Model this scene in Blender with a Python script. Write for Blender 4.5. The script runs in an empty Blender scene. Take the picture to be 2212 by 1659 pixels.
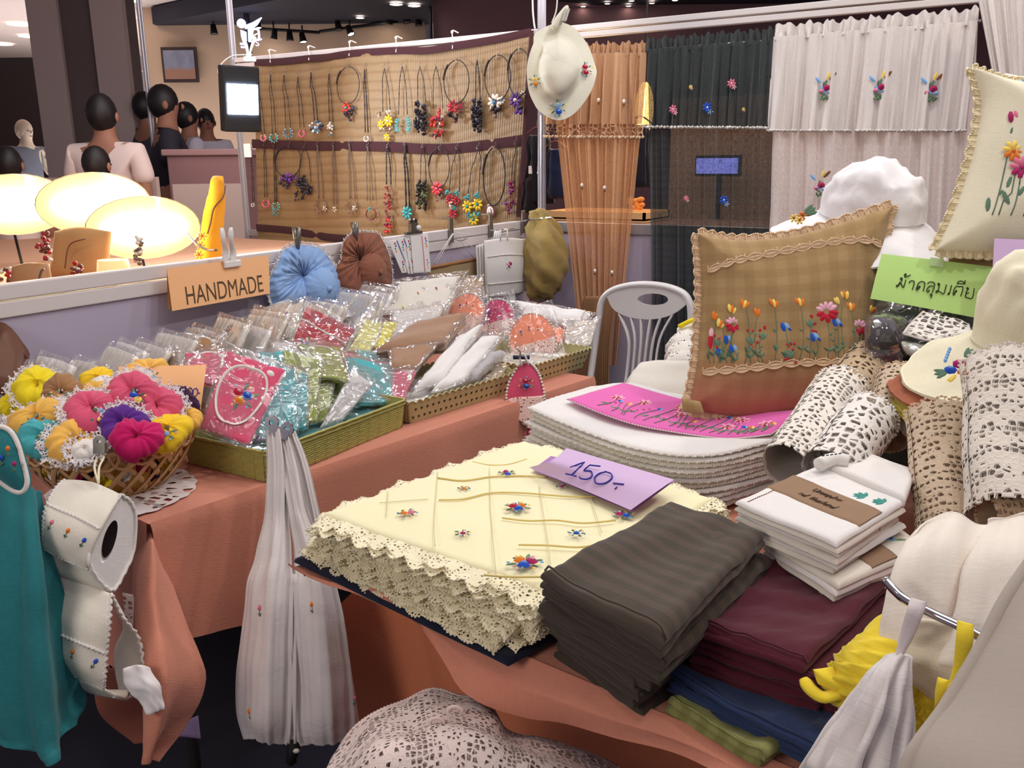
import bpy, math, random
import numpy as np
from math import sin, cos, pi, radians, sqrt, atan2
from mathutils import Vector, Matrix
random.seed(5)
R_ = np.random.RandomState(11)
SC = bpy.context.scene
COL = SC.collection

# ------------------------------------------------------------------ camera
F, CX, CY, EYE = 1900.0, 1106.0, 829.5, 1.45
_yaw, _pitch, _roll = radians(31.5), radians(14.2), radians(-0.53)
fwd = np.array([-sin(_yaw)*cos(_pitch), cos(_yaw)*cos(_pitch), -sin(_pitch)])
_rt = np.array([cos(_yaw), sin(_yaw), 0.0]); _up = np.cross(_rt, fwd)
rgt = _rt*cos(_roll)+_up*sin(_roll); upv = _up*cos(_roll)-_rt*sin(_roll)
CAM = np.array([0, 0, EYE])
cd = bpy.data.cameras.new('camera'); cam = bpy.data.objects.new('camera', cd); COL.objects.link(cam)
cd.sensor_width = 36; cd.lens = 36*F/2212; cd.clip_start = .02; cd.clip_end = 100
cam.matrix_world = Matrix(((rgt[0], upv[0], -fwd[0], 0), (rgt[1], upv[1], -fwd[1], 0), (rgt[2], upv[2], -fwd[2], EYE), (0, 0, 0, 1)))
SC.camera = cam

# ------------------------------------------------------------------ light
SC.view_settings.view_transform = 'Standard'; SC.view_settings.look = 'None'
SC.view_settings.gamma = 1; SC.view_settings.use_curve_mapping = False
SC.view_settings.exposure = 0.0
W = bpy.data.worlds.new('world'); SC.world = W; W.use_nodes = True
W.node_tree.nodes['Background'].inputs[0].default_value = (.62, .52, .60, 1)
W.node_tree.nodes['Background'].inputs[1].default_value = 0.38
SC.cycles.max_bounces = 6; SC.cycles.transparent_max_bounces = 24; SC.cycles.caustics_reflective = False
SC.cycles.caustics_refractive = False; SC.cycles.sample_clamp_indirect = 3.0
SC.cycles.use_denoising = True

def area_light(name, loc, aim, size, watts, col, sy=None):
    l = bpy.data.lights.new(name, 'AREA'); l.energy = watts; l.color = col; l.size = size
    if sy: l.shape = 'RECTANGLE'; l.size_y = sy
    o = bpy.data.objects.new(name, l); COL.objects.link(o); o.location = loc
    o.rotation_euler = (Vector(aim)-Vector(loc)).to_track_quat('-Z', 'Y').to_euler(); return o
# hall ceiling panels above the stall (soft, overhead) and small spots added for plastic highlights
area_light('hall_area_light', (-.5, 1.9, 3.9), (-.6, 2.0, 0), 2.0, 38, (1, .94, .88))
area_light('hall_area_light', (.9, -.4, 3.9), (-.2, 1.6, .8), 1.4, 7, (1, .90, .86))
_h = CAM+np.array([fwd[0], fwd[1], 0])*10
_h3 = CAM+np.array([fwd[0], fwd[1], 0])*6.3
area_light('hall_area_light', (_h3[0], _h3[1], 3.88), (_h[0], _h[1], 0), 5, 190, (1, .92, .95))  # broad light added to brighten the far hall background
_h2 = CAM+np.array([fwd[0], fwd[1], 0])*17-np.array([rgt[0], rgt[1], 0])*6
area_light('ceiling_fill_uplight', (_h2[0], _h2[1], 1.2), (_h2[0]+.01, _h2[1], 5), 8, 420, (1, .95, .92))  # added uplight near the floor, only there to brighten the cream ceiling
area_light('aisle_fill', (-1.0, -1.3, 2.0), (-.8, 1.3, .45), .8, 19, (1, .91, .83))  # added low fill from behind the camera for drapes and underskirt
for p, a, w_, c in [((.6, 3.4, 3.0), (-.6, 1.4, .9), 15, (1, .92, .80)), ((-1.2, 3.6, 3.1), (-1.0, 1.7, .8), 13, (.93, .95, 1)),
                    ((-.2, 2.6, 3.3), (-1.7, 2.3, .8), 12, (.90, .94, 1)), ((-3.3, 3.1, 2.5), (-1.9, 2.1, .8), 9, (.88, .93, 1)),
                    ((-2.8, .9, 2.9), (-1.8, 1.8, .8), 8, (1, .88, .70)), ((.9, 1.6, 3.2), (-.1, 1.3, .9), 10, (1, .95, .88))]:
    area_light('spot_light', p, a, .12, w_, c)

# ------------------------------------------------------------------ picture rays -> world points
def ray(x, y): return fwd+rgt*(x-CX)/F-upv*(y-CY)/F
def Z(x, y, z): d = ray(x, y); return CAM+d*(z-EYE)/d[2]
def D(x, y, dep): return CAM+ray(x, y)*dep
def PY(x, y, Y): d = ray(x, y); return CAM+d*Y/d[1]
def PX(x, y, X): d = ray(x, y); return CAM+d*X/d[0]
def DH(x, y, h): d = ray(x, y); return CAM+d*h/float(d@np.array([-sin(_yaw), cos(_yaw), 0]))
def nrm(v): v = np.asarray(v, float); return v/(np.linalg.norm(v)+1e-12)
def dep(p): return float((np.asarray(p)-CAM)@fwd)

# ------------------------------------------------------------------ mesh building
ORG = {}
def props(o, label=None, cat=None, group=None, kind=None):
    if label: o['label'] = label
    if cat: o['category'] = cat
    if group: o['group'] = group
    if kind: o['kind'] = kind
    return o
def thing(name, label, cat, loc, group=None):
    o = bpy.data.objects.new(name, None); o.empty_display_size = .02; COL.objects.link(o)
    o.location = [float(q) for q in loc]; ORG[o.name] = np.array(loc, float)
    return props(o, label, cat, group)
class MB:
    def __init__(s): s.V = []; s.F = []; s.M = []; s.U = []; s.mats = []; s.n = 0
    def add(s, V, Fc, mat, U=None):
        V = np.asarray(V, float).reshape(-1, 3)
        if U is None: U = V[:, :2]*1.0
        if mat not in s.mats: s.mats.append(mat)
        mi = s.mats.index(mat)
        s.V.append(V); s.U.append(np.asarray(U, float).reshape(-1, 2))
        s.F.extend([tuple(i+s.n for i in f) for f in Fc]); s.M.extend([mi]*len(Fc)); s.n += len(V)
    def build(s, name, parent=None, label=None, cat=None, group=None, kind=None, smooth=True, bevel=0):
        V = np.concatenate(s.V); U = np.concatenate(s.U)
        if parent is not None: org = ORG[parent.name]
        else: org = np.array([V[:, 0].mean(), V[:, 1].mean(), V[:, 2].min()])
        me = bpy.data.meshes.new(name); me.from_pydata((V-org).tolist(), [], s.F)
        for m in s.mats: me.materials.append(m)
        me.polygons.foreach_set('material_index', s.M)
        if smooth: me.polygons.foreach_set('use_smooth', [True]*len(s.F))
        uv = me.uv_layers.new(name='uv'); li = np.empty(len(me.loops), int); me.loops.foreach_get('vertex_index', li)
        uv.data.foreach_set('uv', U[li].ravel())
        me.update()
        o = bpy.data.objects.new(name, me); COL.objects.link(o)
        if parent is not None: o.parent = parent; ORG[o.name] = org
        else: o.location = org; ORG[o.name] = org
        if bevel:
            b = o.modifiers.new('b', 'BEVEL'); b.width = bevel; b.segments = 2; b.limit_method = 'ANGLE'
        if parent is not None and kind is None and name in FINE: kind = 'stuff'
        return props(o, label, cat, group, kind)
FINE = set('embroidery lower_embroidery picot_edge lower_picot_edge picot_trim handwriting stitching cut_hearts fringe scalloped_edge beads lettering pin_tucks fold_lines cross_stitch weave lace_edge crochet_trim rim_loops rolled_edge crochet_edge'.split())
ORD = 'first second third fourth fifth sixth seventh eighth ninth tenth eleventh twelfth thirteenth fourteenth fifteenth sixteenth seventeenth eighteenth nineteenth twentieth twenty-first twenty-second'.split()

def gridfaces(nv, nu, closeu=False, closev=False, off=0, flip=False):
    f = []
    for i in range(nv if closev else nv-1):
        i2 = (i+1) % nv
        for j in range(nu if closeu else nu-1):
            j2 = (j+1) % nu
            q = (off+i*nu+j, off+i*nu+j2, off+i2*nu+j2, off+i2*nu+j)
            f.append(q[::-1] if flip else q)
    return f
def grid(mb, P, mat, U=None, closeu=False, closev=False, flip=False):
    P = np.asarray(P, float); nv, nu = P.shape[:2]
    if U is None:
        du = np.r_[0, np.cumsum(np.linalg.norm(np.diff(P.mean(0), axis=0), axis=1))]
        dv = np.r_[0, np.cumsum(np.linalg.norm(np.diff(P.mean(1), axis=0), axis=1))]
        U = np.stack(np.meshgrid(du, dv), -1)
    mb.add(P.reshape(-1, 3), gridfaces(nv, nu, closeu, closev, 0, flip), mat, U.reshape(-1, 2))

def crw(n, t):
    """Catmull-Rom weights (len(t), n)"""
    t = np.clip(np.asarray(t, float), 0, 1)*(n-1); W_ = np.zeros((len(t), n))
    for k, x in enumerate(t):
        i = min(int(x), n-2); f = x-i
        w = [-.5*f+f*f-.5*f**3, 1-2.5*f*f+1.5*f**3, .5*f+2*f*f-1.5*f**3, -.5*f*f+.5*f**3]
        for a, ww in zip((i-1, i, i+1, i+2), w):
            if a < 0: W_[k, 0] += 2*ww; W_[k, 1] -= ww
            elif a > n-1: W_[k, n-1] += 2*ww; W_[k, n-2] -= ww
            else: W_[k, a] += ww
    return W_
def spline(pts, n):
    pts = np.asarray(pts, float)
    return crw(len(pts), np.linspace(0, 1, n))@pts
def wn(x, y, seed, oct=7):
    r = np.random.RandomState(seed); s = 0
    for k in range(oct):
        a = r.rand()*2*pi; f = 1.6**(k*.5)*(.7+.6*r.rand()); s = s+np.sin((x*cos(a)+y*sin(a))*f*2*pi+r.rand()*9)/(1+k*.35)
    return s/3
class Surf:
    def __init__(s, ctrl):
        s.c = np.asarray(ctrl, float)
        P = s.grid(np.linspace(0, 1, 9), np.linspace(0, 1, 9))
        s.Lu = float(np.linalg.norm(np.diff(P, axis=1), axis=2).sum(1).mean()); s.Lv = float(np.linalg.norm(np.diff(P, axis=0), axis=2).sum(0).mean())
        s.disp = None
    def grid(s, us, vs):
        return np.einsum('ia,abk,jb->ijk', crw(s.c.shape[0], vs), s.c, crw(s.c.shape[1], us))
    def full(s, us, vs):
        P = s.grid(us, vs); e = 1e-3
        Tu = s.grid(np.clip(us+e, 0, 1), vs)-s.grid(np.clip(us-e, 0, 1), vs)
        Tv = s.grid(us, np.clip(vs+e, 0, 1))-s.grid(us, np.clip(vs-e, 0, 1))
        N = np.cross(Tv, Tu); N /= np.linalg.norm(N, axis=2, keepdims=True)+1e-12
        return P, N, Tu, Tv
    def frame(s, u, v):
        P, N, Tu, Tv = s.full(np.array([u]), np.array([v]))
        p, n = P[0, 0], N[0, 0]
        if s.disp is not None: p = p+n*float(s.disp(np.array([[u]]), np.array([[v]]))[0, 0])
        tu = nrm(Tu[0, 0]); tv = nrm(np.cross(tu, n))     # tv points "down" the sheet
        return p, tu, tv, n
def puff(mb, ctrl, t, mat, nu=24, nv=24, r=None, tb=0.0, wr=None, seed=1, cluster=True, uvrot=False, folds=None):
    """Cloth body on the sheet ctrl: rounded rim radius r, thickness t above and tb below; wr=(amp, cycles per metre)."""
    S = ctrl if isinstance(ctrl, Surf) else Surf(ctrl)
    r = r or max(t, 1e-4)
    lin = np.linspace(0, 1, nu); us = .5-.5*np.cos(pi*lin) if cluster else lin
    lin = np.linspace(0, 1, nv); vs = .5-.5*np.cos(pi*lin) if cluster else lin
    def h(U, V):
        d = np.minimum(np.minimum(U, 1-U)*S.Lu, np.minimum(V, 1-V)*S.Lv)
        return np.sqrt(np.clip(1-(1-np.clip(d/r, 0, 1))**2, 0, 1))
    def w(U, V):
        o = 0*U
        if wr: o = o+wr[0]*wn(U*S.Lu*wr[1], V*S.Lv*wr[1], seed)
        if folds: o = o+folds(U, V)
        return o
    S.disp = lambda U, V: t*h(U, V)+w(U, V)
    P, N, _, _ = S.full(us, vs)
    U, V = np.meshgrid(us, vs); H = h(U, V)[..., None]; Wd = w(U, V)[..., None]
    UV = np.stack([U*S.Lu, V*S.Lv], -1)
    if uvrot: UV = UV[..., ::-1]
    grid(mb, P+N*(t*H+Wd), mat, UV)
    grid(mb, P-N*(tb*H)+N*Wd-N*1e-4, mat, UV, flip=True)
    return S
def tube(mb, pts, r, mat, n=6, closed=False, flat=None):
    pts = np.asarray(pts, float); m = len(pts); rr = np.broadcast_to(np.asarray(r, float), (m,))
    if closed: T = np.roll(pts, -1, 0)-np.roll(pts, 1, 0)
    else: T = np.gradient(pts, axis=0)
    T /= np.linalg.norm(T, axis=1, keepdims=True)+1e-12
    a = np.array([0, 0, 1.]) if abs(T[0, 2]) < .9 else np.array([1., 0, 0])
    n0 = nrm(np.cross(T[0], a)); rings = []
    for i in range(m):
        n0 = nrm(n0-T[i]*(n0@T[i])); b = np.cross(T[i], n0)
        an = np.arange(n)*2*pi/n
        rings.append(pts[i]+rr[i]*(np.outer(np.cos(an), n0)+np.outer(np.sin(an), b)*(flat or 1)))
    P = np.array(rings); off = mb.n
    L = np.r_[0, np.cumsum(np.linalg.norm(np.diff(pts, axis=0), axis=1))]
    U = np.stack([np.tile(np.arange(n)/n*2*pi*rr[0], (m, 1)), np.tile(L[:, None], (1, n))], -1)
    mb.add(P.reshape(-1, 3), gridfaces(m, n, True, closed), mat, U.reshape(-1, 2))
    if not closed:
        mb.F.append(tuple(off+k for k in range(n))[::-1]); mb.F.append(tuple(off+(m-1)*n+k for k in range(n)))
        mi = mb.mats.index(mat); mb.M += [mi, mi]
def ell(mb, c, ax, ay, az, mat, n=8, m=4, full=False):
    """ellipsoid (half when full is False) with semi-axis vectors ax, ay, az (az = outwards)"""
    V = []; th = np.linspace(-pi/2 if full else 0, pi/2, m)
    for t_ in th:
        for k in range(n):
            a = 2*pi*k/n; V.append(c+ax*cos(a)*cos(t_)+ay*sin(a)*cos(t_)+az*sin(t_))
    mb.add(V, gridfaces(m, n, True), mat)
def lathe(mb, prof, c, mat, n=32, ax=(1, 0, 0), ay=(0, 1, 0), az=(0, 0, 1), rad=None):
    ax, ay, az, c = map(lambda q: np.asarray(q, float), (ax, ay, az, c)); P = []
    for (r, z) in prof:
        row = []
        for k in range(n):
            a = 2*pi*k/n; q = rad(a, r, z) if rad else (r, z)
            row.append(c+q[0]*(cos(a)*ax+sin(a)*ay)+q[1]*az)
        P.append(row)
    P = np.array(P); L = np.r_[0, np.cumsum([sqrt((prof[i+1][0]-prof[i][0])**2+(prof[i+1][1]-prof[i][1])**2) for i in range(len(prof)-1)])]
    rm = max(p[0] for p in prof)
    U = np.stack(np.meshgrid(np.arange(n+1)/n*2*pi*rm, L), -1)
    P = np.concatenate([P, P[:, :1]], 1)
    mb.add(P.reshape(-1, 3), gridfaces(len(prof), n+1), mat, U.reshape(-1, 2))
def box(mb, c, s, mat, ax=(1, 0, 0), ay=(0, 1, 0), az=(0, 0, 1)):
    ax, ay, az, c = map(lambda q: np.asarray(q, float), (ax, ay, az, c)); V = []
    for i in (-.5, .5):
        for j in (-.5, .5):
            for k in (-.5, .5): V.append(c+ax*i*s[0]+ay*j*s[1]+az*k*s[2])
    U = [((v-c)@ax+(v-c)@ay, (v-c)@az+(v-c)@ay) for v in V]
    mb.add(V, [(0, 1, 3, 2), (4, 6, 7, 5), (0, 4, 5, 1), (2, 3, 7, 6), (0, 2, 6, 4), (1, 5, 7, 3)], mat, U)
def ribbon(mb, A, B, mat, sag=0):
    """band between the curves A and B (same length), with its own metres in uv"""
    A = np.asarray(A); B = np.asarray(B); w = float(np.linalg.norm(B-A, axis=1).mean()); L = np.r_[0, np.cumsum(np.linalg.norm(np.diff(A, axis=0), axis=1))]
    k = 4; P = np.array([A+(B-A)*i/(k-1)+np.array([0, 0, -sag*sin(pi*i/(k-1))]) for i in range(k)])
    U = np.stack([np.tile(L, (k, 1)), np.tile(np.linspace(0, w, k)[:, None], (1, len(A)))], -1)
    grid(mb, P, mat, U)
def text_on(mb_name, txt, p, tu, tv, n, h, mat, parent, w=None, extr=.0006, shear=0):
    cu = bpy.data.curves.new(mb_name, 'FONT'); cu.body = txt; cu.size = 1; cu.extrude = .0; cu.shear = shear
    cu.align_x = 'CENTER'; cu.align_y = 'CENTER'
    o = bpy.data.objects.new('tmp', cu); COL.objects.link(o)
    me0 = bpy.data.meshes.new_from_object(o.evaluated_get(bpy.context.evaluated_depsgraph_get()))
    bpy.data.objects.remove(o)
    V = np.array([v.co[:] for v in me0.vertices]); Fc = [tuple(f.vertices) for f in me0.polygons]
    ctr = (V.max(0)+V.min(0))/2; V = V-ctr; hh = V[:, 1].max()*2; ww = V[:, 0].max()*2
    sx = (w/ww) if w else h/hh; sy = h/hh
    Pw = p+np.outer(V[:, 0]*sx, tu)-np.outer(V[:, 1]*sy, tv)+n*extr
    mb = MB(); mb.add(Pw, Fc, mat); return mb.build(mb_name, parent, smooth=False)
def strokes(mb, lines, p, tu, tv, n, s, r, mat, off=.0008):
    for L in lines:
        L = np.array(L, float); L = spline(L, max(6, len(L)*5)) if len(L) > 2 else L
        tube(mb, p+np.outer(L[:, 0]*s, tu)+np.outer(L[:, 1]*s, tv)+n*off, r, mat, 4)

# ------------------------------------------------------------------ materials
def srgb(c): return tuple(((v/255)/12.92 if v/255 <= .04045 else ((v/255+.055)/1.055)**2.4) for v in c)+(1,)
MC = {}
def nt(name):
    m = bpy.data.materials.new(name); m.use_nodes = True; t = m.node_tree; b = t.nodes['Principled BSDF']; return m, t, b
def N(t, kind, **kw):
    n = t.nodes.new(kind)
    for k, v in kw.items():
        if hasattr(n, k) and not k[0].isupper(): setattr(n, k, v)
        else: n.inputs[k.replace('_', ' ')].default_value = v
    return n
def uvn(t, sc=1.0, rot=0.0, sy=None):
    u = t.nodes.new('ShaderNodeUVMap'); m = t.nodes.new('ShaderNodeMapping'); t.links.new(u.outputs[0], m.inputs[0])
    m.inputs['Scale'].default_value = (sc, sy or sc, sc); m.inputs['Rotation'].default_value = (0, 0, rot); return m.outputs[0]
def math_(t, op, a, b=None):
    n = t.nodes.new('ShaderNodeMath'); n.operation = op
    for i, q in enumerate((a, b)):
        if q is None: continue
        if isinstance(q, (int, float)): n.inputs[i].default_value = q
        else: t.links.new(q, n.inputs[i])
    return n.outputs[0]
def mixc(t, fac, a, b, mode='MIX'):
    n = t.nodes.new('ShaderNodeMix'); n.data_type = 'RGBA'; n.blend_type = mode
    for s, q in ((n.inputs[0], fac), (n.inputs[6], a), (n.inputs[7], b)):
        if hasattr(q, 'links') or hasattr(q, 'is_linked'): t.links.new(q, s)
        else: s.default_value = q
    return n.outputs[2]
def fab(name, col, var=.10, bump=.35, weave=260, rough=.92, stripe=None, check=None, trans=0, col2=None, sheen=.15, grad=None, wrk=0):
    """woven cloth; stripe=(period m, strength, rot); check=(period m, strength); trans = how much light the weave lets through"""
    if name in MC: return MC[name]
    m, t, b = nt(name); c = srgb(col); c2 = srgb(col2) if col2 else tuple(v*.55 for v in c[:3])+(1,)
    ns = N(t, 'ShaderNodeTexNoise', Scale=9.0, Detail=5.0); t.links.new(uvn(t), ns.inputs['Vector'])
    out = mixc(t, math_(t, 'MULTIPLY', ns.outputs[0], var*1.6), c, tuple(v*.72 for v in c[:3])+(1,))
    fine = N(t, 'ShaderNodeTexNoise', Scale=1.0, Detail=2.0); t.links.new(uvn(t, weave*.25, 0, weave*1.1), fine.inputs['Vector'])
    fine2 = N(t, 'ShaderNodeTexNoise', Scale=1.0, Detail=2.0); t.links.new(uvn(t, weave*1.1, 0, weave*.25), fine2.inputs['Vector'])
    fs = math_(t, 'ADD', fine.outputs[0], fine2.outputs[0])
    out = mixc(t, math_(t, 'MULTIPLY', math_(t, 'SUBTRACT', fs, .75), var*1.2), out, tuple(v*.5 for v in c[:3])+(1,))
    def bands(period, rot, strength, out):
        w = N(t, 'ShaderNodeTexWave', Scale=1.0/period/20*6.2832, Distortion=.4, Detail=1.0); w.inputs['Detail Scale'].default_value = .5
        t.links.new(uvn(t, 1, rot), w.inputs['Vector'])
        r = N(t, 'ShaderNodeMapRange'); r.inputs[1].default_value = .35; r.inputs[2].default_value = .65; t.links.new(w.outputs['Fac'], r.inputs[0])
        return mixc(t, math_(t, 'MULTIPLY', r.outputs[0], strength), out, c2)
    if stripe: out = bands(stripe[0], stripe[2] if len(stripe) > 2 else 0, stripe[1], out)
    if check: out = bands(check[0], 0, check[1], out); out = bands(check[0], pi/2, check[1], out)
    t.links.new(out, b.inputs['Base Color']); b.inputs['Roughness'].default_value = rough
    b.inputs['Sheen Weight'].default_value = sheen; b.inputs['Specular IOR Level'].default_value = .15
    bp = N(t, 'ShaderNodeBump', Strength=bump, Distance=.0012); hgt = fs
    if wrk:
        wk = N(t, 'ShaderNodeTexNoise', Scale=14.0, Detail=4.0, Distortion=.8); t.links.new(uvn(t), wk.inputs['Vector'])
        hgt = math_(t, 'ADD', fs, math_(t, 'MULTIPLY', wk.outputs[0], wrk*10))
    t.links.new(hgt, bp.inputs['Height']); t.links.new(bp.outputs[0], b.inputs['Normal'])
    if trans:
        tr = t.nodes.new('ShaderNodeBsdfTransparent'); mx = t.nodes.new('ShaderNodeMixShader'); o = t.nodes['Material Output']
        g = math_(t, 'MULTIPLY', math_(t, 'SUBTRACT', fs, .45), trans*1.9)
        t.links.new(math_(t, 'MINIMUM', math_(t, 'MAXIMUM', g, trans*.5), .95), mx.inputs[0]); t.links.new(b.outputs[0], mx.inputs[1]); t.links.new(tr.outputs[0], mx.inputs[2])
        t.links.new(mx.outputs[0], o.inputs[0])
    MC[name] = m; return m
def lace(name, col, scale=90, thr=.16, rows=0, bump=.8, mix=1.0):
    """crochet: thread along the cell borders of a net, open holes between"""
    if name in MC: return MC[name]
    m, t, b = nt(name); c = srgb(col); o = t.nodes['Material Output']
    v = N(t, 'ShaderNodeTexVoronoi', Scale=1.0, Randomness=.55); v.feature = 'DISTANCE_TO_EDGE'; t.links.new(uvn(t, scale, 0, scale*1.15), v.inputs['Vector'])
    ns = N(t, 'ShaderNodeTexNoise', Scale=scale*.16, Detail=2.0); t.links.new(uvn(t), ns.inputs['Vector'])
    th = math_(t, 'ADD', math_(t, 'MULTIPLY', math_(t, 'SUBTRACT', ns.outputs[0], .5), .55), thr)
    if rows:
        w = N(t, 'ShaderNodeTexWave', Scale=rows/20*6.2832, Distortion=.3); w.bands_direction = 'Y'; t.links.new(uvn(t), w.inputs['Vector'])
        th = math_(t, 'ADD', th, math_(t, 'MULTIPLY', math_(t, 'SUBTRACT', w.outputs['Fac'], .5), .22))
    solid = math_(t, 'LESS_THAN', v.outputs['Distance'], th)
    f = N(t, 'ShaderNodeTexNoise', Scale=scale*5, Detail=1.0); t.links.new(uvn(t), f.inputs['Vector'])
    t.links.new(mixc(t, math_(t, 'MULTIPLY', f.outputs[0], .22), c, tuple(q*.6 for q in c[:3])+(1,)), b.inputs['Base Color'])
    b.inputs['Roughness'].default_value = .9; b.inputs['Specular IOR Level'].default_value = .1; b.inputs['Sheen Weight'].default_value = .1
    bp = N(t, 'ShaderNodeBump', Strength=bump, Distance=.003); h = math_(t, 'SUBTRACT', math_(t, 'MULTIPLY', f.outputs[0], .25), v.outputs['Distance'])
    t.links.new(h, bp.inputs['Height']); t.links.new(bp.outputs[0], b.inputs['Normal'])
    tr = t.nodes.new('ShaderNodeBsdfTransparent'); mx = t.nodes.new('ShaderNodeMixShader')
    t.links.new(solid, mx.inputs[0]); t.links.new(tr.outputs[0], mx.inputs[1]); t.links.new(b.outputs[0], mx.inputs[2]); t.links.new(mx.outputs[0], o.inputs[0])
    MC[name] = m; return m
def plain(name, col, rough=.5, metal=0, bump=0, bs=40, emit=0, spec=.4, var=0):
    if name in MC: return MC[name]
    m, t, b = nt(name); c = srgb(col); b.inputs['Base Color'].default_value = c; b.inputs['Roughness'].default_value = rough; b.inputs['Metallic'].default_value = metal
    b.inputs['Specular IOR Level'].default_value = spec
    if var or bump:
        tc = t.nodes.new('ShaderNodeTexCoord'); ns = N(t, 'ShaderNodeTexNoise', Scale=float(bs), Detail=4.0); t.links.new(tc.outputs['Object'], ns.inputs['Vector'])
        if var: t.links.new(mixc(t, math_(t, 'MULTIPLY', ns.outputs[0], var), c, tuple(q*.5 for q in c[:3])+(1,)), b.inputs['Base Color'])
        if bump: bp = N(t, 'ShaderNodeBump', Strength=bump, Distance=.004); t.links.new(ns.outputs[0], bp.inputs['Height']); t.links.new(bp.outputs[0], b.inputs['Normal'])
    if emit: b.inputs['Emission Color'].default_value = c; b.inputs['Emission Strength'].default_value = emit
    MC[name] = m; return m
def plastic_mat():
    m, t, b = nt('clear_plastic'); o = t.nodes['Material Output']
    g = N(t, 'ShaderNodeBsdfGlossy', Roughness=.09); g.inputs[0].default_value = (1, 1, 1, 1)
    tr = t.nodes.new('ShaderNodeBsdfTransparent'); df = t.nodes.new('ShaderNodeBsdfDiffuse'); df.inputs[0].default_value = (.85, .86, .9, 1)
    v = N(t, 'ShaderNodeTexVoronoi', Scale=1.0); v.feature = 'DISTANCE_TO_EDGE'; t.links.new(uvn(t, 13, .4, 7), v.inputs['Vector'])
    ns = N(t, 'ShaderNodeTexNoise', Scale=8.0, Detail=2.5, Distortion=2.2); t.links.new(uvn(t), ns.inputs['Vector'])
    h = math_(t, 'ADD', ns.outputs[0], math_(t, 'MULTIPLY', math_(t, 'MINIMUM', v.outputs['Distance'], .18), 1.2))
    bp = N(t, 'ShaderNodeBump', Strength=.75, Distance=.030); t.links.new(h, bp.inputs['Height'])
    t.links.new(bp.outputs[0], g.inputs['Normal'])
    lw = N(t, 'ShaderNodeLayerWeight', Blend=.32); t.links.new(bp.outputs[0], lw.inputs['Normal'])
    m1 = t.nodes.new('ShaderNodeMixShader'); m2 = t.nodes.new('ShaderNodeMixShader')
    m1.inputs[0].default_value = .05; t.links.new(tr.outputs[0], m1.inputs[1]); t.links.new(df.outputs[0], m1.inputs[2])
    t.links.new(math_(t, 'ADD', math_(t, 'MULTIPLY', lw.outputs['Fresnel'], .36), .045), m2.inputs[0]); t.links.new(m1.outputs[0], m2.inputs[1]); t.links.new(g.outputs[0], m2.inputs[2])
    t.links.new(m2.outputs[0], o.inputs[0]); return m
PLASTIC = plastic_mat()
white_linen = fab('white_linen', (232, 229, 226)); off_white = fab('off_white_cotton', (226, 220, 208)); cream = fab('cream_cotton', (238, 234, 202))
yellow_cream = fab('pale_yellow_cotton', (244, 238, 196), var=.06); orange = fab('orange_cotton', (214, 142, 118), var=.22, bump=.5); orange_in = fab('orange_cotton_inner', (222, 134, 96), var=.2)
pink = fab('pink_cotton', (214, 86, 118)); hotpink = fab('magenta_cotton', (196, 24, 98)); red = fab('red_cotton', (176, 34, 44)); orchid = fab('orchid_pink', (226, 106, 180))
teal = fab('teal_cotton', (44, 122, 128), var=.4); turq = fab('turquoise_cotton', (76, 172, 178)); lime = fab('lime_cotton', (150, 162, 78)); mustard = fab('mustard_cotton', (230, 180, 84)); yel = fab('lemon_cotton', (240, 218, 40))
purple = fab('purple_cotton', (92, 44, 138)); darkpurple = fab('aubergine_cotton', (60, 30, 66)); tan = fab('tan_cotton', (164, 122, 84)); brown = fab('brown_gauze', (150, 96, 76), wrk=1.2, var=.25)
blue = fab('sky_blue_gauze', (150, 184, 232), wrk=1.2, var=.15); khaki = fab('khaki_gauze', (156, 132, 78), wrk=1.5, var=.25); coral = fab('coral_cotton', (244, 142, 104)); navy = fab('navy_cotton', (26, 30, 48)); rust = fab('rust_cotton', (168, 98, 68))
darkbrown = fab('dark_brown_cotton', (70, 62, 54), stripe=(.030, .45, 0), col2=(92, 76, 64), wrk=.3); maroon = fab('maroon_cotton', (88, 34, 46), var=.3, wrk=.5); denim = fab('blue_cotton', (46, 62, 98), wrk=.4, var=.3)
olive = fab('olive_check', (128, 130, 74), check=(.03, .4), col2=(160, 160, 100)); bagwhite = fab('bag_white', (226, 220, 218), wrk=.7, stripe=(.012, .10, 0), col2=(200, 190, 188))
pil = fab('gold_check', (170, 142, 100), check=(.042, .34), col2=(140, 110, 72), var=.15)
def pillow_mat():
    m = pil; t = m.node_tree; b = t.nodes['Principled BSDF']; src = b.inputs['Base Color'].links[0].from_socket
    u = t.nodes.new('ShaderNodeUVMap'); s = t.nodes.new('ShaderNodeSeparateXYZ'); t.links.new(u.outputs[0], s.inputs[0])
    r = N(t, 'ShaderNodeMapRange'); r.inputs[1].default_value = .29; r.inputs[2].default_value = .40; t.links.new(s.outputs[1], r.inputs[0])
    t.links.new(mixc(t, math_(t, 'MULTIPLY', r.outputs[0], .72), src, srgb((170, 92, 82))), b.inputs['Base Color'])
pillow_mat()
crochet_white = lace('white_crochet', (236, 230, 224), 110, .17); crochet_cream = lace('cream_crochet', (250, 242, 208), 150, .27, bump=.35); crochet_beige = lace('beige_crochet', (216, 196, 170), 100, .24, rows=70)
crochet_tan = lace('tan_crochet', (206, 180, 146), 95, .20); crochet_big = lace('open_white_crochet', (236, 230, 220), 78, .19); crochet_pink = lace('dusty_crochet', (224, 200, 196), 120, .26); crochet_dense = lace('dense_crochet', (226, 208, 202), 105, .215)
thread_white = fab('white_thread', (236, 230, 224), bump=.6, weave=500); thread_cream = fab('cream_thread', (246, 236, 206), bump=.6, weave=500); thread_beige = fab('beige_thread', (220, 190, 156), bump=.6, weave=500)
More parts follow.
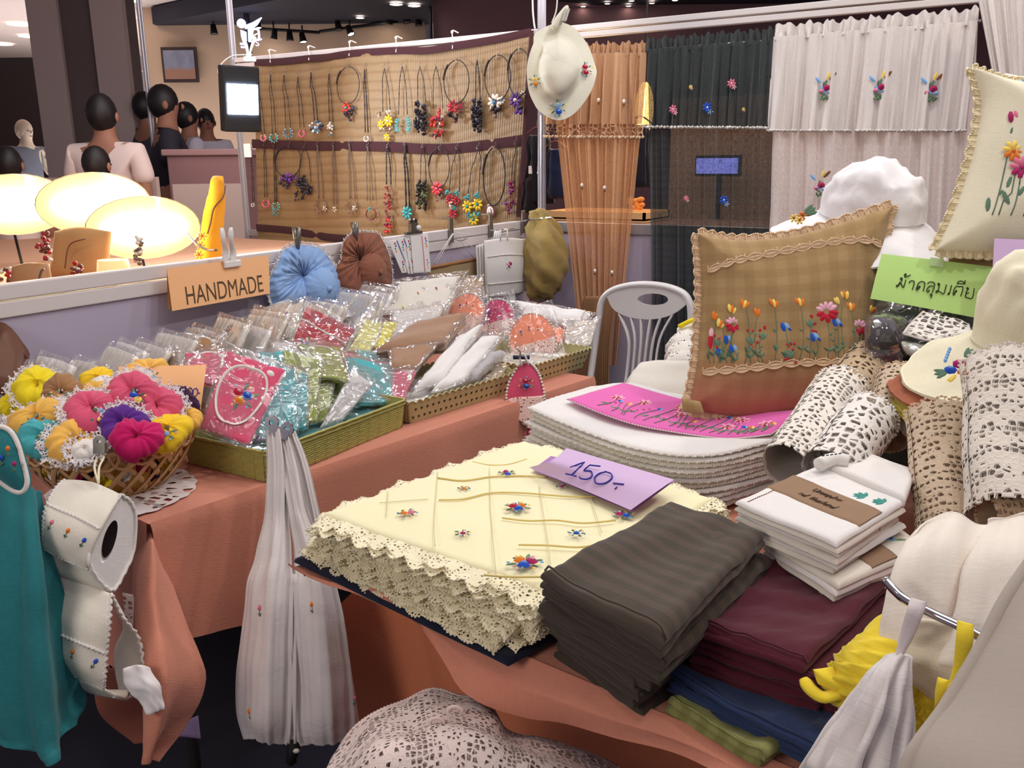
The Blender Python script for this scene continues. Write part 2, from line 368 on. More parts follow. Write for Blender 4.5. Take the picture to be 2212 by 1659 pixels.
E_ = {k: fab('floss_'+k, c, weave=600, var=.05) for k, c in dict(red=(186, 36, 60), pink=(222, 120, 150), lpink=(236, 180, 200), magenta=(170, 40, 100), blue=(40, 84, 190), lblue=(130, 180, 232), orange=(226, 126, 50), yellow=(246, 216, 110), green=(100, 130, 108), dgreen=(78, 104, 82), lgreen=(122, 150, 110), white=(240, 236, 230), brown=(130, 84, 50)).items()}
alu = plain('aluminium', (172, 170, 176), .38, .55, var=.1); chrome = plain('chrome', (190, 190, 195), .12, 1); steel = plain('dull_steel', (130, 126, 120), .35, .8)
panelm = plain('lavender_panel', (180, 170, 190), .6, var=.05, bs=3); railm = plain('cream_rail', (214, 206, 204), .5); black = plain('black_matte', (16, 14, 16), .7); wplast = plain('white_plastic', (226, 222, 218), .35)
green_pl = plain('olive_green_plastic', (176, 170, 98), .45); beige_pl = plain('sand_plastic', (188, 180, 132), .45); brown_pl = plain('tan_plastic', (206, 162, 114), .4)
card_peach = plain('peach_card', (238, 182, 130), .7); card_lilac = plain('lilac_card', (206, 178, 216), .7); card_green = plain('green_card', (184, 222, 132), .7); kraft = plain('kraft_paper', (146, 116, 90), .75, var=.15, bs=60, bump=.1)
ink = plain('brown_ink', (88, 66, 46), .8); inkblue = plain('blue_ink', (44, 40, 150), .7); inkblack = plain('dark_ink', (44, 52, 26), .8)

# ------------------------------------------------------------------ embroidery motifs
def blob(mb, fr, x, y, rx, ry, a, m, h=.0018):
    p, tu, tv, n = fr; ca, sa = cos(a), sin(a)
    ell(mb, p+tu*x+tv*y, (tu*ca+tv*sa)*rx, (-tu*sa+tv*ca)*ry, n*h, m, 7, 3)
def leaf(mb, fr, x, y, a, L, m): blob(mb, fr, x+cos(a)*L*.5, y+sin(a)*L*.5, L*.5, L*.17, a, m)
def daisy(mb, fr, x, y, r, m, mc, n=6, a0=0, h=.002, m2=None):
    for k in range(n):
        a = a0+2*pi*k/n; blob(mb, fr, x+cos(a)*r*.58, y+sin(a)*r*.58, r*.44, r*.24, a, (m2 if m2 and sin(a) < 0 else m), h)
    blob(mb, fr, x, y, r*.22, r*.22, 0, mc, h*1.3)
def rose(mb, fr, x, y, r, m, m2):
    blob(mb, fr, x, y, r, r*.85, .3, m, r*.5); blob(mb, fr, x+r*.1, y-r*.2, r*.5, r*.35, .5, m2, r*.75)
def cluster(mb, fr, s, cols=('blue', 'pink', 'orange'), seed=0):
    r = random.Random(seed); a0 = r.random()*6
    for k in range(6):
        a = a0+k*1.05; L = s*(.45+.35*r.random()); leaf(mb, fr, cos(a)*s*.45, sin(a)*s*.4, a, L, E_[('green', 'dgreen', 'lgreen')[k % 3]])
        blob(mb, fr, cos(a+.3)*s*.95, sin(a+.3)*s*.85, s*.12, s*.10, a, E_[('lblue', 'yellow', 'lpink')[k % 3]])
    for k, c in enumerate(cols):
        a = a0+k*2*pi/len(cols); q = 0 if len(cols) == 1 else .36; rose(mb, fr, cos(a)*s*q, sin(a)*s*q, s*.40, E_[c], E_['lpink' if c in ('red', 'pink', 'magenta') else ('lblue' if c == 'blue' else 'yellow')])
def tulip(mb, fr, s, col):
    blob(mb, fr, 0, -s*.4, s*.33, s*.42, 0, E_[col], s*.3); blob(mb, fr, 0, s*.35, s*.06, s*.5, 0, E_['green']); leaf(mb, fr, 0, s*.7, -.9, s*.5, E_['green']); leaf(mb, fr, 0, s*.7, -2.2, s*.5, E_['dgreen'])
def edge_pts(S, side, n, lift=True, inset=0.0):
    """points along a side of a sheet ('l','r','t','b')"""
    out = []
    for q in np.linspace(0, 1, n):
        u, v = {'l': (inset, q), 'r': (1-inset, q), 't': (q, inset), 'b': (q, 1-inset)}[side]; out.append(S.frame(u, v))
    return out
def scallop_trim(mb, frs, r, mat, step=1, outward=None):
    """row of small crochet beads along frames"""
    for i, fr in enumerate(frs):
        p, tu, tv, n = fr; o = 0 if outward is None else outward
        ell(mb, p+(tv*o if outward else 0), tu*r, tv*r, n*r*.6, mat, 6, 3, True)

# ------------------------------------------------------------------ setting
def sbox(name, lo, hi, mat, bevel=0, label=None):
    mb = MB(); lo = np.array(lo, float); hi = np.array(hi, float); box(mb, (lo+hi)/2, hi-lo, mat)
    return mb.build(name, kind='structure', smooth=False, bevel=bevel, label=label)
carpet = fab('dark_carpet', (34, 32, 48), bump=.6, weave=120); YB = 4.01
mallfloor = plain('mall_floor', (190, 176, 170), .35, var=.2, bs=2)
sbox('floor', (-40, -3, -.06), (8, 30, 0), carpet)
ceil_cream = plain('ceiling_cream', (206, 190, 186), .8); ceil_dark = plain('ceiling_dark', (34, 32, 46), .8)
wood_wall = plain('shop_wall', (196, 166, 142), .6, var=.1, bs=4); plum = plain('plum_wall', (112, 82, 88), .8); plum2 = plain('dark_column', (90, 76, 76), .6); plum3 = plain('column_edge', (168, 152, 148), .5)
# low partition on the left, runs towards the back corner
PA = np.array([-2.33, .2, 0]); PB = np.array([-2.39, YB, 0]); pdir = nrm(PB-PA); pn = np.array([pdir[1], -pdir[0], 0]); plen = float(np.linalg.norm(PB-PA))
def pbox(name, z0, z1, th, mat, off=0, a=0, b=1, bevel=0, kind='structure', parent=None):
    mb = MB(); c = (PA+PB)/2+np.array([0, 0, (z0+z1)/2])+pn*off; c = PA+(PB-PA)*(a+b)/2+np.array([0, 0, (z0+z1)/2])+pn*off
    box(mb, c, (plen*(b-a), th, z1-z0), mat, pdir, pn, (0, 0, 1)); return mb.build(name, parent, kind=kind if parent is None else None, smooth=False, bevel=bevel)
pbox('wall_left', 0, 1.10, .012, panelm)
pbox('trim_1', 1.108, 1.150, .034, railm, 0, bevel=.004)
pbox('trim_2', 1.062, 1.104, .030, railm, 0, bevel=.003)
for z in (0.0,): pbox('baseboard_left', 0, .06, .03, railm)
# back wall line: lower panels, rails and posts
sbox('wall_back', (-2.26, YB-.006, .05), (1.6, YB+.006, 1.10), panelm)
sbox('trim_3', (-2.26, YB-.017, 1.10), (1.6, YB+.017, 1.150), alu, .003)
sbox('trim_4', (-4.42, YB-.02, 2.052), (1.6, YB+.02, 2.078), railm, .003)
sbox('trim_5', (-4.42, YB-.016, 2.020), (1.6, YB+.016, 2.046), railm, .003)
sbox('trim_6', (-4.42, YB-.017, 1.0), (-2.28, YB+.017, 1.04), alu, .003)
def post(name, x, y, z1=2.9):
    t = thing(name[0], name[1], 'post', (x, y, 0))
    mb = MB(); P = []
    for k in range(16):
        a = 2*pi*k/16; r = .021 if k % 2 else .0165; P.append((cos(a)*r, sin(a)*r))
    V = [(x+a, y+b, z) for z in (0, z1) for a, b in P]; mb.add(V, gridfaces(2, 16, True), alu, [(0, 0)]*32); mb.build('upright', t, smooth=False)
    mb = MB(); lathe(mb, [(0, z1), (.024, z1), (.024, z1+.012), (0, z1+.012)], (x, y, 0), alu, 12); mb.build('cap', t)
    mb = MB(); lathe(mb, [(.03, 0), (.034, .004), (.03, .012), (.0, .012)], (x, y, 0), alu, 12); mb.build('foot', t)
post(('corner_post', 'grooved aluminium post at the stall corner behind the cream hat'), -2.262, YB-.01)
x2 = PY(521, 270, YB)[0]; post(('panel_post', 'grooved aluminium post beside the black floodlight'), x2-.02, YB)
p1 = PY(322, 215, YB+.9); post(('panel_post', 'thin aluminium post in front of the framed picture'), p1[0], YB+.9)

# the hall beyond
def panel_px(name, x0, y0, x1, y1, d, th, mat, label=None):
    """a wall slab squarely facing the stall, at distance d"""
    f2 = nrm(np.array([fwd[0], fwd[1], 0])); r2 = np.array([f2[1], -f2[0], 0]); a = DH(x0, y0, d); b = DH(x1, y1, d)
    c = (a+b)/2+f2*th/2; w = abs((b-a)@r2); h = abs(a[2]-b[2]); mb = MB(); box(mb, c, (w, th, h), mat, r2, f2, (0, 0, 1))
    return mb.build(name, kind='structure', smooth=False, label=label)
f2 = nrm(np.array([fwd[0], fwd[1], 0])); r2 = np.array([f2[1], -f2[0], 0])
# ceiling: light part at left, dark soffit with track lights
mb = MB(); c = CAM+f2*13-r2*10; box(mb, (c[0], c[1], 3.92), (22, 17.0, .1), ceil_cream, r2, f2); mb.build('ceiling', kind='structure', smooth=False)
def flat_poly(name, pts, z0, z1, mat, kind='structure'):
    mb = MB(); n = len(pts); V = [(p[0], p[1], z0) for p in pts]+[(p[0], p[1], z1) for p in pts]
    Fc = [tuple(range(n)), tuple(range(2*n-1, n-1, -1))]+[(i, (i+1) % n, n+(i+1) % n, n+i) for i in range(n)]; mb.add(V, Fc, mat); return mb.build(name, kind=kind, smooth=False)
zc = 3.6
flat_poly('ceiling_soffit', [Z(330, 52, zc), Z(900, -60, zc), Z(932, -20, zc), Z(932, 84, zc), Z(480, 112, zc)][::-1], zc, zc+.25, ceil_dark)
flat_poly('ceiling_soffit', [Z(1200, -80, zc), Z(2700, -330, zc), Z(2400, 60, zc), Z(1450, 30, zc), Z(1200, 2, zc)][::-1], zc, zc+.25, ceil_dark)
flat_poly('floor_hall', [(-30, 4.6), (8, 4.6), (8, 30), (-30, 30)], -.0, .015, mallfloor)
panel_px('wall_shop', 286, -60, 935, 620, 15, .2, wood_wall)
panel_px('wall_plum', 930, -120, 2300, 480, 13.5, .2, plum)
panel_px('wall_far', -700, 90, 300, 560, 22, .2, plain('far_dark', (58, 46, 46), .8))
panel_px('trim_7', 924, -60, 938, 300, 13.4, .3, ceil_dark)
panel_px('column_1', 72, -80, 282, 600, 9.5, .9, plum2); panel_px('column_2', 110, -80, 134, 600, 9.45, .1, plum3); panel_px('column_3', 252, -80, 262, 600, 9.45, .1, plum3)
panel_px('trim_8', 272, 60, 300, 500, 14.8, .2, ceil_dark)
ww = plain('neighbour_wall', (198, 178, 170), .7)
panel_px('wall_neighbour', -300, 388, 380, 800, 6.4, .06, ww); panel_px('wall_neighbour', 372, 398, 560, 800, 6.6, .06, ww)

def ceil_light(x, y, z, r, label, grp, em=6, col=(255, 236, 214)):
    p = Z(x, y, z); t = thing('ceiling_light', label, 'light', p, grp)
    mb = MB(); lathe(mb, [(r, 0), (r*1.12, -.01), (r*1.16, 0)], p, wplast, 16); mb.build('frame', t)
    mb = MB(); lathe(mb, [(0, -.012), (r*.6, -.010), (r, 0)], p, plain('lamp_warm%d' % em, col, emit=em), 16); mb.build('diffuser', t)
for i, (x, y) in enumerate([(42, 53), (65, 79), (265, 1), (395, 14), (265, 40), (128, 15), (4, 96)]):
    ceil_light(x, y, 3.85, .20, 'round downlight in the cream hall ceiling, '+['lower left of a pair at the far left', 'lowest one by the grey column', 'at the top edge right of the grey column', 'rightmost, above the framed picture', 'just right of the grey column below another', 'in front of the grey column top', 'at the extreme left edge'][i], 'downlights in the cream hall ceiling', 8)
for i, (x, y) in enumerate([(856, 9), (895, 12), (778, 38)]):
    ceil_light(x, y, zc-.02, .085 if i < 2 else .06, ['bright round lamp in the dark ceiling, left of a pair', 'bright round lamp in the dark ceiling, right of a pair', 'small round lamp in the dark ceiling over the tracks'][i], 'lamps in the dark ceiling', 25)
for i, (x, y) in enumerate([(1260, 13), (1312, 7), (1358, 12), (1364, 1), (1458, 0), (1408, 6)]):
    ceil_light(x, y, zc-.02, .04, 'tiny lamp in the dark ceiling above the curtain rail, '+ORD[[0, 1, 2, 3, 5, 4][i]]+' from the left', 'tiny lamps above the curtain rail', 25)
# spotlights on tracks along the shop front
tr = thing('light_track', 'black lighting track under the dark ceiling of the shop', 'light track', D(700, 60, 13.8))
for a, b in (((560, 62), (690, 70)), ((690, 68), (860, 46)), ((800, 52), (925, 32))):
    mb = MB(); tube(mb, [D(*a, 13.8), D(*b, 13.8)], .025, black, 6); mb.build('rail', tr)
for i, (x, y, on, s) in enumerate([(592, 76, 1, -.3), (626, 80, 0, 0), (654, 84, 1, .2), (731, 58, 0, .2), (756, 68, 1, .5), (842, 44, 1, -.4), (877, 42, 0, .3), (904, 48, 0, .1), (556, 54, 1, .2), (462, 66, 0, .1)]):
    p = D(x, y, 13.7); t = thing('spotlight', ('lit' if on else 'unlit')+' black track spotlight under the dark shop ceiling, '+ORD[[2, 3, 4, 5, 6, 7, 8, 9, 1, 0][i]]+' from the left', 'spotlight', p, ('lit' if on else 'unlit')+' track spotlights of the shop')
    az = nrm(np.array([s, 0, -1.])*1); ax = nrm(np.cross(az, f2)); ay = np.cross(az, ax)
    mb = MB(); lathe(mb, [(0, -.09), (.04, -.09), (.055, .03), (.062, .05), (.05, .05)], p, black, 12, ax, ay, az); mb.build('housing', t)
    mb = MB(); lathe(mb, [(0, .055), (.048, .045)], p, plain('spot_on', (255, 240, 220), emit=40) if on else plain('spot_off', (90, 84, 90), .3), 12, ax, ay, az); mb.build('lens', t)
    mb = MB(); tube(mb, [p+np.array([0, 0, .05]), p+np.array([0, 0, .2])], .012, black); mb.build('stem', t)
# picture on the shop wall
t = thing('framed_picture', 'dark framed landscape picture on the beige shop wall', 'picture', D(390, 175, 14.9))
a, b = DH(350, 105, 14.9), DH(428, 175, 14.9); c = (a+b)/2; w = abs((b-a)@r2); h = abs(a[2]-b[2])
mb = MB(); box(mb, c, (w*1.06, .05, h*1.08), plain('frame_dark', (58, 44, 44), .5), r2, f2); mb.build('frame', t, smooth=False)
def paint():
    m, tt, bb = nt('landscape_print'); g = N(tt, 'ShaderNodeTexNoise', Scale=3.0, Detail=5.0); tc = tt.nodes.new('ShaderNodeTexCoord'); sp = tt.nodes.new('ShaderNodeSeparateXYZ'); tt.links.new(tc.outputs['Generated'], sp.inputs[0]); tt.links.new(tc.outputs['Generated'], g.inputs['Vector'])
    r = N(tt, 'ShaderNodeMapRange'); r.inputs[1].default_value = .28; r.inputs[2].default_value = .42; tt.links.new(math_(tt, 'ADD', sp.outputs[2], math_(tt, 'MULTIPLY', math_(tt, 'SUBTRACT', g.outputs[0], .5), .2)), r.inputs[0])
    tt.links.new(mixc(tt, r.outputs[0], srgb((150, 110, 90)), mixc(tt, g.outputs[0], srgb((100, 96, 116)), srgb((150, 156, 176)))), bb.inputs['Base Color']); return m
mb = MB(); box(mb, c-f2*.03, (w*.92, .02, h*.88), paint(), r2, f2); mb.build('print', t, smooth=False)
# illuminated sign letters
sg = thing('shop_sign', 'white glowing shop sign letters on dark ceiling edge', 'sign', D(540, 75, 13))
em = plain('sign_glow', (206, 206, 255), emit=1.6); dd = 12.9
def spoly(pts):
    mb = MB(); n = len(pts); P = [D(x, y, dd) for x, y in pts]; V = [*P]+[p+f2*.06 for p in P]
    mb.add(V, [tuple(range(n))[::-1], tuple(range(n, 2*n))]+[(i, (i+1) % n, n+(i+1) % n, n+i) for i in range(n)], em); mb.build('letter', sg, smooth=False)
spoly([(520+9*cos(a), 50+10*sin(a)) for a in np.linspace(0, 2*pi, 14)[:-1]])
spoly([(527, 55), (545, 48), (564, 37), (554, 53), (547, 58), (541, 90), (536, 90), (535, 60), (529, 62)])
mb = MB(); box(mb, D(535, 66, dd+.15), (.06, .1, .9), ceil_dark, r2, f2); mb.build('bracket', sg, smooth=False)
spoly([(519, 64), (530, 68), (531, 88), (522, 84), (520, 76)])
for q in ((518, 92, 530, 96), (520, 99, 527, 103)): spoly([(q[0], q[1]), (q[2], q[1]+1), (q[2]-1, q[3]), (q[0], q[3])])
text_on('letter', 'a', D(555, 74, dd), r2, np.array([0, 0, -1.]), -f2, 26/F*dd, em, sg, extr=.01)
text_on('letter', 's', D(556, 93, dd), r2, np.array([0, 0, -1.]), -f2, 13/F*dd, em, sg, extr=.01)

# counter, people, mannequin in the hall
cm = plain('counter_pink', (156, 118, 118), .5)
t = thing('counter', 'mauve service counter at the shop front behind the stall', 'counter', D(455, 400, 6.9))
a, b = D(388, 336, 7.2), D(540, 420, 7.2); c = (a+b)/2
mb = MB(); box(mb, (c[0], c[1], a[2]/2), (abs((b-a)@r2), .5, a[2]), cm, r2, f2); mb.build('body', t, smooth=False, bevel=.01)
mb = MB(); box(mb, (c[0], c[1], a[2]+.02), (abs((b-a)@r2)+.06, .56, .05), plain('counter_top', (178, 140, 138), .4), r2, f2); mb.build('top', t, smooth=False, bevel=.01)
t = thing('display_shelf', 'narrow lit display shelf beside the grey column', 'shelf', D(280, 300, 11))
for k in range(5):
    p = D(282, 150+k*50, 11); mb = MB(); box(mb, p, (.22, .3, .02), wplast, r2, f2); mb.build('shelf', t, smooth=False)
    mb = MB(); lathe(mb, [(0, .01), (.05, .01), (.06, .05), (.035, .09), (.03, .14), (0, .15)], p+r2*.03, plain('jar%d' % (k % 2), ((150, 170, 200), (220, 200, 190))[k % 2], .3), 12); mb.build('jar', t)
mb = MB(); a, b = D(265, 120, 11.15), D(300, 420, 11.15); c = (a+b)/2; box(mb, (c[0], c[1], a[2]/2), (.3, .04, a[2]), plain('shelf_back', (110, 130, 190), emit=.35), r2, f2); mb.build('back_panel', t, smooth=False)

skin = plain('skin', (150, 104, 84), .6); hair = plain('hair_black', (22, 18, 20), .5)
def skinmesh(name, V, E, Rr, mat, parent, sub=2):
    org = ORG[parent.name]; me = bpy.data.meshes.new(name); me.from_pydata([tuple(np.array(v)-org) for v in V], E, []); o = bpy.data.objects.new(name, me); COL.objects.link(o); o.parent = parent; ORG[o.name] = org
    me.materials.append(mat)
    md = o.modifiers.new('s', 'SKIN'); md.use_smooth_shade = True
    for i, r in enumerate(Rr): me.skin_vertices[0].data[i].radius = (r[0], r[1]) if isinstance(r, tuple) else (r, r); me.skin_vertices[0].data[i].use_root = i == 0
    s = o.modifiers.new('u', 'SUBSURF'); s.levels = sub; s.render_levels = sub; return o
def person(label, top_px, d, hgt, face, shirt, trousers, arm='down', body=skin, hr=hair, name='person', cat='person', hairlen=.0, clothed=True):
    p = D(*top_px, d); k = p[2]/1.72 if hgt is None else hgt/1.72; base = np.array([p[0], p[1], p[2]-1.72*k])
    fx = nrm(f2*cos(face)+r2*sin(face)); sx = np.array([-fx[1], fx[0], 0]); 
    def q(s, f, z): return base+(sx*s+fx*f+np.array([0, 0, z]))*k
    t = thing(name, label, cat, base)
    V = [q(0, 0, .95), q(0, 0, 1.15), q(0, -.01, 1.34), q(0, 0, 1.44), q(0, .01, 1.52), q(0, .015, 1.60), q(0, .01, 1.67)]; E = [(i, i+1) for i in range(6)]
    Rr = [(.15*k, .11*k), (.135*k, .10*k), (.15*k, .10*k), (.06*k, .06*k), (.06*k, .06*k), (.082*k, .095*k), (.05*k, .06*k)]
    arms = {'down': [(.18, 0, 1.38), (.22, -.01, 1.12), (.23, .06, .90), (.23, .08, .80)], 'fwd': [(.18, 0, 1.38), (.21, .04, 1.14), (.19, .26, 1.08), (.18, .34, 1.09)]}[arm]
    for s in (1, -1):
        b = len(V); V += [q(a[0]*s, a[1], a[2]) for a in arms]; E += [(2, b), (b, b+1), (b+1, b+2), (b+2, b+3)]; Rr += [.055*k, .043*k, .030*k, .036*k]
        b = len(V); V += [q(.09*s, 0, .86), q(.10*s, .01, .48), q(.10*s, -.01, .09), q(.10*s, .12, .03)]; E += [(0, b), (b, b+1), (b+1, b+2), (b+2, b+3)]; Rr += [.085*k, .055*k, .038*k, .035*k]
    skinmesh('body', V, E, Rr, body, t)
    if clothed:
        V2 = [q(0, 0, .86), q(0, 0, 1.12), q(0, -.01, 1.35), q(0, 0, 1.42)]; E2 = [(0, 1), (1, 2), (2, 3)]; R2 = [(.185*k, .14*k), (.165*k, .125*k), (.175*k, .12*k), (.08*k, .075*k)]
        for s in (1, -1): b = len(V2); V2 += [q(.185*s, 0, 1.385), q(.225*s, -.005, 1.18)]; E2 += [(2, b), (b, b+1)]; R2 += [.075*k, .068*k]
        skinmesh('shirt', V2, E2, R2, shirt, t)
        V3 = [q(0, 0, .93)]; E3 = []; R3 = [(.165*k, .125*k)]
        for s in (1, -1): b = len(V3); V3 += [q(.09*s, 0, .82), q(.10*s, .01, .48), q(.10*s, -.01, .10)]; E3 += [(0, b), (b, b+1), (b+1, b+2)]; R3 += [.095*k, .07*k, .06*k]
        skinmesh('trousers', V3, E3, R3, trousers, t)
        mb = MB(); c = q(0, -.012, 1.615); ell(mb, c, sx*.088*k, fx*.102*k, np.array([0, 0, .118*k]), hr, 16, 10, True)
        mb.build('hair', t)
        if hairlen: mb = MB(); ell(mb, q(0, -.06, 1.50), sx*.08*k, fx*.05*k, np.array([0, 0, hairlen*k]), hr, 12, 8, True); mb.build('hair_back', t)
    mb = MB()
    ell(mb, q(0, .105, 1.585), sx*.012*k, np.array([0, 0, .02*k]), fx*.02*k, body, 8, 4)
    for s in (1, -1): ell(mb, q(.033*s, .095, 1.605), sx*.012*k, np.array([0, 0, .006*k]), fx*.006*k, black, 8, 3); ell(mb, q(.085*s, .0, 1.59), fx*.02*k, np.array([0, 0, .03*k]), sx*.012*s*k, body, 8, 4)
    ell(mb, q(0, .098, 1.545), sx*.022*k, np.array([0, 0, .006*k]), fx*.004*k, red, 8, 3); mb.build('face', t)
    return t
tee = plain('white_tee', (214, 196, 190), .8); dk = plain('dark_shirt', (34, 32, 44), .8)
person('person seen from behind in a white T-shirt, arms lowered', (216, 205), 5.9, None, 0, tee, dk)
person('person with short dark hair standing low in front of the white T-shirt', (206, 318), 5.4, None, .2, tee, dk)
person('person in a dark shirt facing right beside the thin post', (352, 185), 7.2, None, 1.2, dk, dk, 'fwd')
person('person in a light grey shirt bending at the counter', (402, 222), 8.7, None, 1.0, plain('grey_tee', (190, 186, 200), .8), dk, 'fwd')
person('person in dark striped top in the gap by the grey column', (312, 200), 9.0, None, .6, plain('dark_top', (60, 58, 70), .8), dk, 'down')
person('person in a pale top working behind the counter', (442, 236), 10.2, None, 2.6, plain('pale_top', (206, 204, 216), .8), dk, 'fwd')
person('person with a pale shoulder at the far left edge', (14, 318), 5.6, None, -.2, tee, dk)
person('white shop mannequin standing in the dark hall', (50, 260), 12, None, 2.0, plain('blue_dress', (120, 124, 140), .8), wplast, 'fwd', body=plain('mannequin_white', (226, 206, 184), .5), hr=plain('mannequin_white', (226, 206, 184)), name='mannequin', cat='mannequin')

# floodlight fixed to the panel post
fp = D(518, 214, 4.62); fz = nrm(np.array([.90, -.30, -.10])); fx = nrm(np.cross((0, 0, 1), fz)); fy = np.cross(fz, fx)
t = thing('floodlight', 'black box floodlight glaring blue-white beside the reed mat', 'floodlight', fp)
mb = MB(); box(mb, fp, (.20, .33, .07), black, fx, fy, fz); mb.build('housing', t, smooth=False, bevel=.008)
mb = MB(); box(mb, fp+fz*.037, (.165, .15, .008), plain('flood_face', (196, 224, 255), emit=60), fx, fy, fz); mb.build('lens', t, smooth=False)
for k in range(7): mb = MB(); box(mb, fp-fz*.048+fx*(k-3)*.026, (.004, .26, .03), black, fx, fy, fz); mb.build('cooling_fin', t, smooth=False)
mb = MB(); tube(mb, spline([D(545, 118, 4.6), D(500, 122, 4.6), D(474, 145, 4.62), D(474, 165, 4.63), D(486, 185, 4.62)], 24), .004, wplast); mb.build('cable', t)
mb = MB(); tube(mb, [fp-fz*.05, np.array([x2-.02, YB, fp[2]+.02])], .012, black, 8); mb.build('bracket', t)
mb = MB(); box(mb, D(535, 325, 4.7), (.035, .02, .07), wplast, r2, f2); mb.build('tag', t, smooth=False)
area_light('flood_beam', fp+fz*.06, fp+np.array([1.3, -.28, -.25]), .15, 17, (.74, .87, 1))
# warm halogen lamps of the neighbouring stall; oversized faces and tubes imitate their glare
hal = plain('halogen_glare', (255, 200, 110), emit=2.4)
for i, (x, y, dd2) in enumerate([(36, 442, 3.9), (205, 440, 3.8), (312, 492, 3.75)]):
    p = D(x, y, dd2); t = thing('halogen_lamp', ['warm glaring halogen lamp over the neighbouring stall, at the far left edge', 'warm glaring halogen lamp over the neighbouring stall, middle one', 'warm glaring halogen lamp over the neighbouring stall, nearest the yellow bag'][i], 'lamp', p, 'halogen lamps of the neighbouring stall')
    az = nrm(CAM+np.array([-.6, 1.2, -.6])-p); ax = nrm(np.cross((0, 0, 1), az)); ay = np.cross(az, ax)
    mb = MB(); ell(mb, p, ax*.235, -ay*.135, -az*.07, steel, 28, 6); mb.build('reflector', t)
    mb = MB(); ell(mb, p, ax*.23, ay*.13, az*.02, hal, 28, 6); mb.build('lens', t)
    mb = MB(); P = [p+ax*q+az*.03 for q in np.linspace(-.17, .17, 9)]; tube(mb, P, [.01, .04, .052, .056, .058, .056, .052, .04, .01], plain('halogen_tube', (255, 236, 200), emit=30), 10); mb.build('bulb', t)
    mb = MB(); tube(mb, spline([p-ax*.18, p-ax*.18-az*.08, p-az*.12, p+ax*.18-az*.08, p+ax*.18], 16), .008, steel); mb.build('yoke', t)
    mb = MB(); tube(mb, spline([p-az*.1, p-az*.14+np.array([0, 0, -.1]), (p[0], p[1], .8), (p[0], p[1], .0)], 14), .006, black); mb.build('stand', t)
    area_light('halogen_glow', p+az*.05, CAM+np.array([-1.5, 1.5, -.7]), .12, 6, (1, .72, .38))
    area_light('halogen_spill', p-az*.02+np.array([0, 0, .14]), p+f2*2.0+np.array([0, 0, -.1]), .15, 4, (1, .80, .55))

# ------------------------------------------------------------------ reed mat with jewellery (hangs from the rear rail)
YM = YB-.035
def nk(cx, cy, y=YM-.012): return PY(520+cx*.30741, 60+cy*.30741, y)
reedm, t_, b_ = nt('reed_mat'); MC['reed'] = reedm
w1 = N(t_, 'ShaderNodeTexWave', Scale=26.0, Distortion=1.2, Detail=2.0); t_.links.new(uvn(t_), w1.inputs['Vector'])
w2 = N(t_, 'ShaderNodeTexWave', Scale=6.5, Distortion=1.5, Detail=2.0); w2.bands_direction = 'Y'; t_.links.new(uvn(t_), w2.inputs['Vector'])
n1 = N(t_, 'ShaderNodeTexNoise', Scale=7.0, Detail=6.0); t_.links.new(uvn(t_, 1, 0, 5), n1.inputs['Vector'])
cc = mixc(t_, math_(t_, 'MULTIPLY', w1.outputs['Fac'], .45), srgb((156, 130, 92)), srgb((110, 84, 54)))
cc = mixc(t_, math_(t_, 'MULTIPLY', math_(t_, 'POWER', w2.outputs['Fac'], 4), .5), cc, srgb((112, 78, 48)))
cc = mixc(t_, math_(t_, 'MULTIPLY', n1.outputs[0], .4), cc, srgb((122, 90, 56)))
t_.links.new(cc, b_.inputs['Base Color']); b_.inputs['Roughness'].default_value = .6
bp = N(t_, 'ShaderNodeBump', Strength=.5, Distance=.003); t_.links.new(math_(t_, 'ADD', w1.outputs['Fac'], w2.outputs['Fac']), bp.inputs['Height']); t_.links.new(bp.outputs[0], b_.inputs['Normal'])
bandm = fab('mat_band', (66, 36, 40), weave=300)
mat_t = thing('reed_mat', 'tan woven reed mat with dark cloth bands hung behind the necklaces', 'mat', PY(840, 480, YM))
top = [(98, 235), (480, 205), (765, 170), (1090, 145), (1490, 120), (2040, 15)]; bot = [(122, 1640), (500, 1640), (800, 1640), (1120, 1640), (1500, 1640), (1960, 1400)]
ctrl = []
for f in np.linspace(0, 1, 5): ctrl.append([nk(a[0]+(b[0]-a[0])*f, a[1]+(b[1]-a[1])*f, YM+.006*sin(i*2+f*3)) for i, (a, b) in enumerate(zip(top, bot))])
mb = MB(); MS = puff(mb, ctrl, .002, reedm, 60, 30, r=.003, tb=.002, wr=(.006, 3), seed=4, cluster=False); mb.build('reed_sheet', mat_t)
def band(pts, wpx, seed):
    P = spline([nk(a, b, YM-.008) for a, b in pts], 40); n = len(P); off = np.array([0, 0, 1.])*wpx*.30741/F*4.6/2
    mb = MB(); P0 = np.array([P+off, P, P-off]); P0[1, :, 1] -= .003; grid(mb, P0, bandm); grid(mb, P0+np.array([0, .004, 0]), bandm, flip=True); mb.build('band', mat_t)
band([(98, 245), (300, 235), (480, 215), (600, 208), (765, 182), (1090, 160), (1300, 160), (1490, 130), (1800, 80), (2040, 30)], 50, 1)
band([(80, 815), (500, 830), (1000, 835), (1280, 850), (1500, 848), (1800, 815), (1980, 790)], 72, 2)
band([(110, 1405), (350, 1425), (600, 1470), (780, 1490), (1200, 1560)], 60, 3)
mb = MB(); P = spline([nk(*q, YM-.01) for q in ((2045, 20), (2010, 500), (1975, 1000), (1950, 1330))], 20); A = P+np.array([-.012, 0, 0]); B = P+np.array([.012, 0, 0]); grid(mb, np.array([A, P+np.array([0, -.003, 0]), B]), bandm); mb.build('side_band', mat_t)
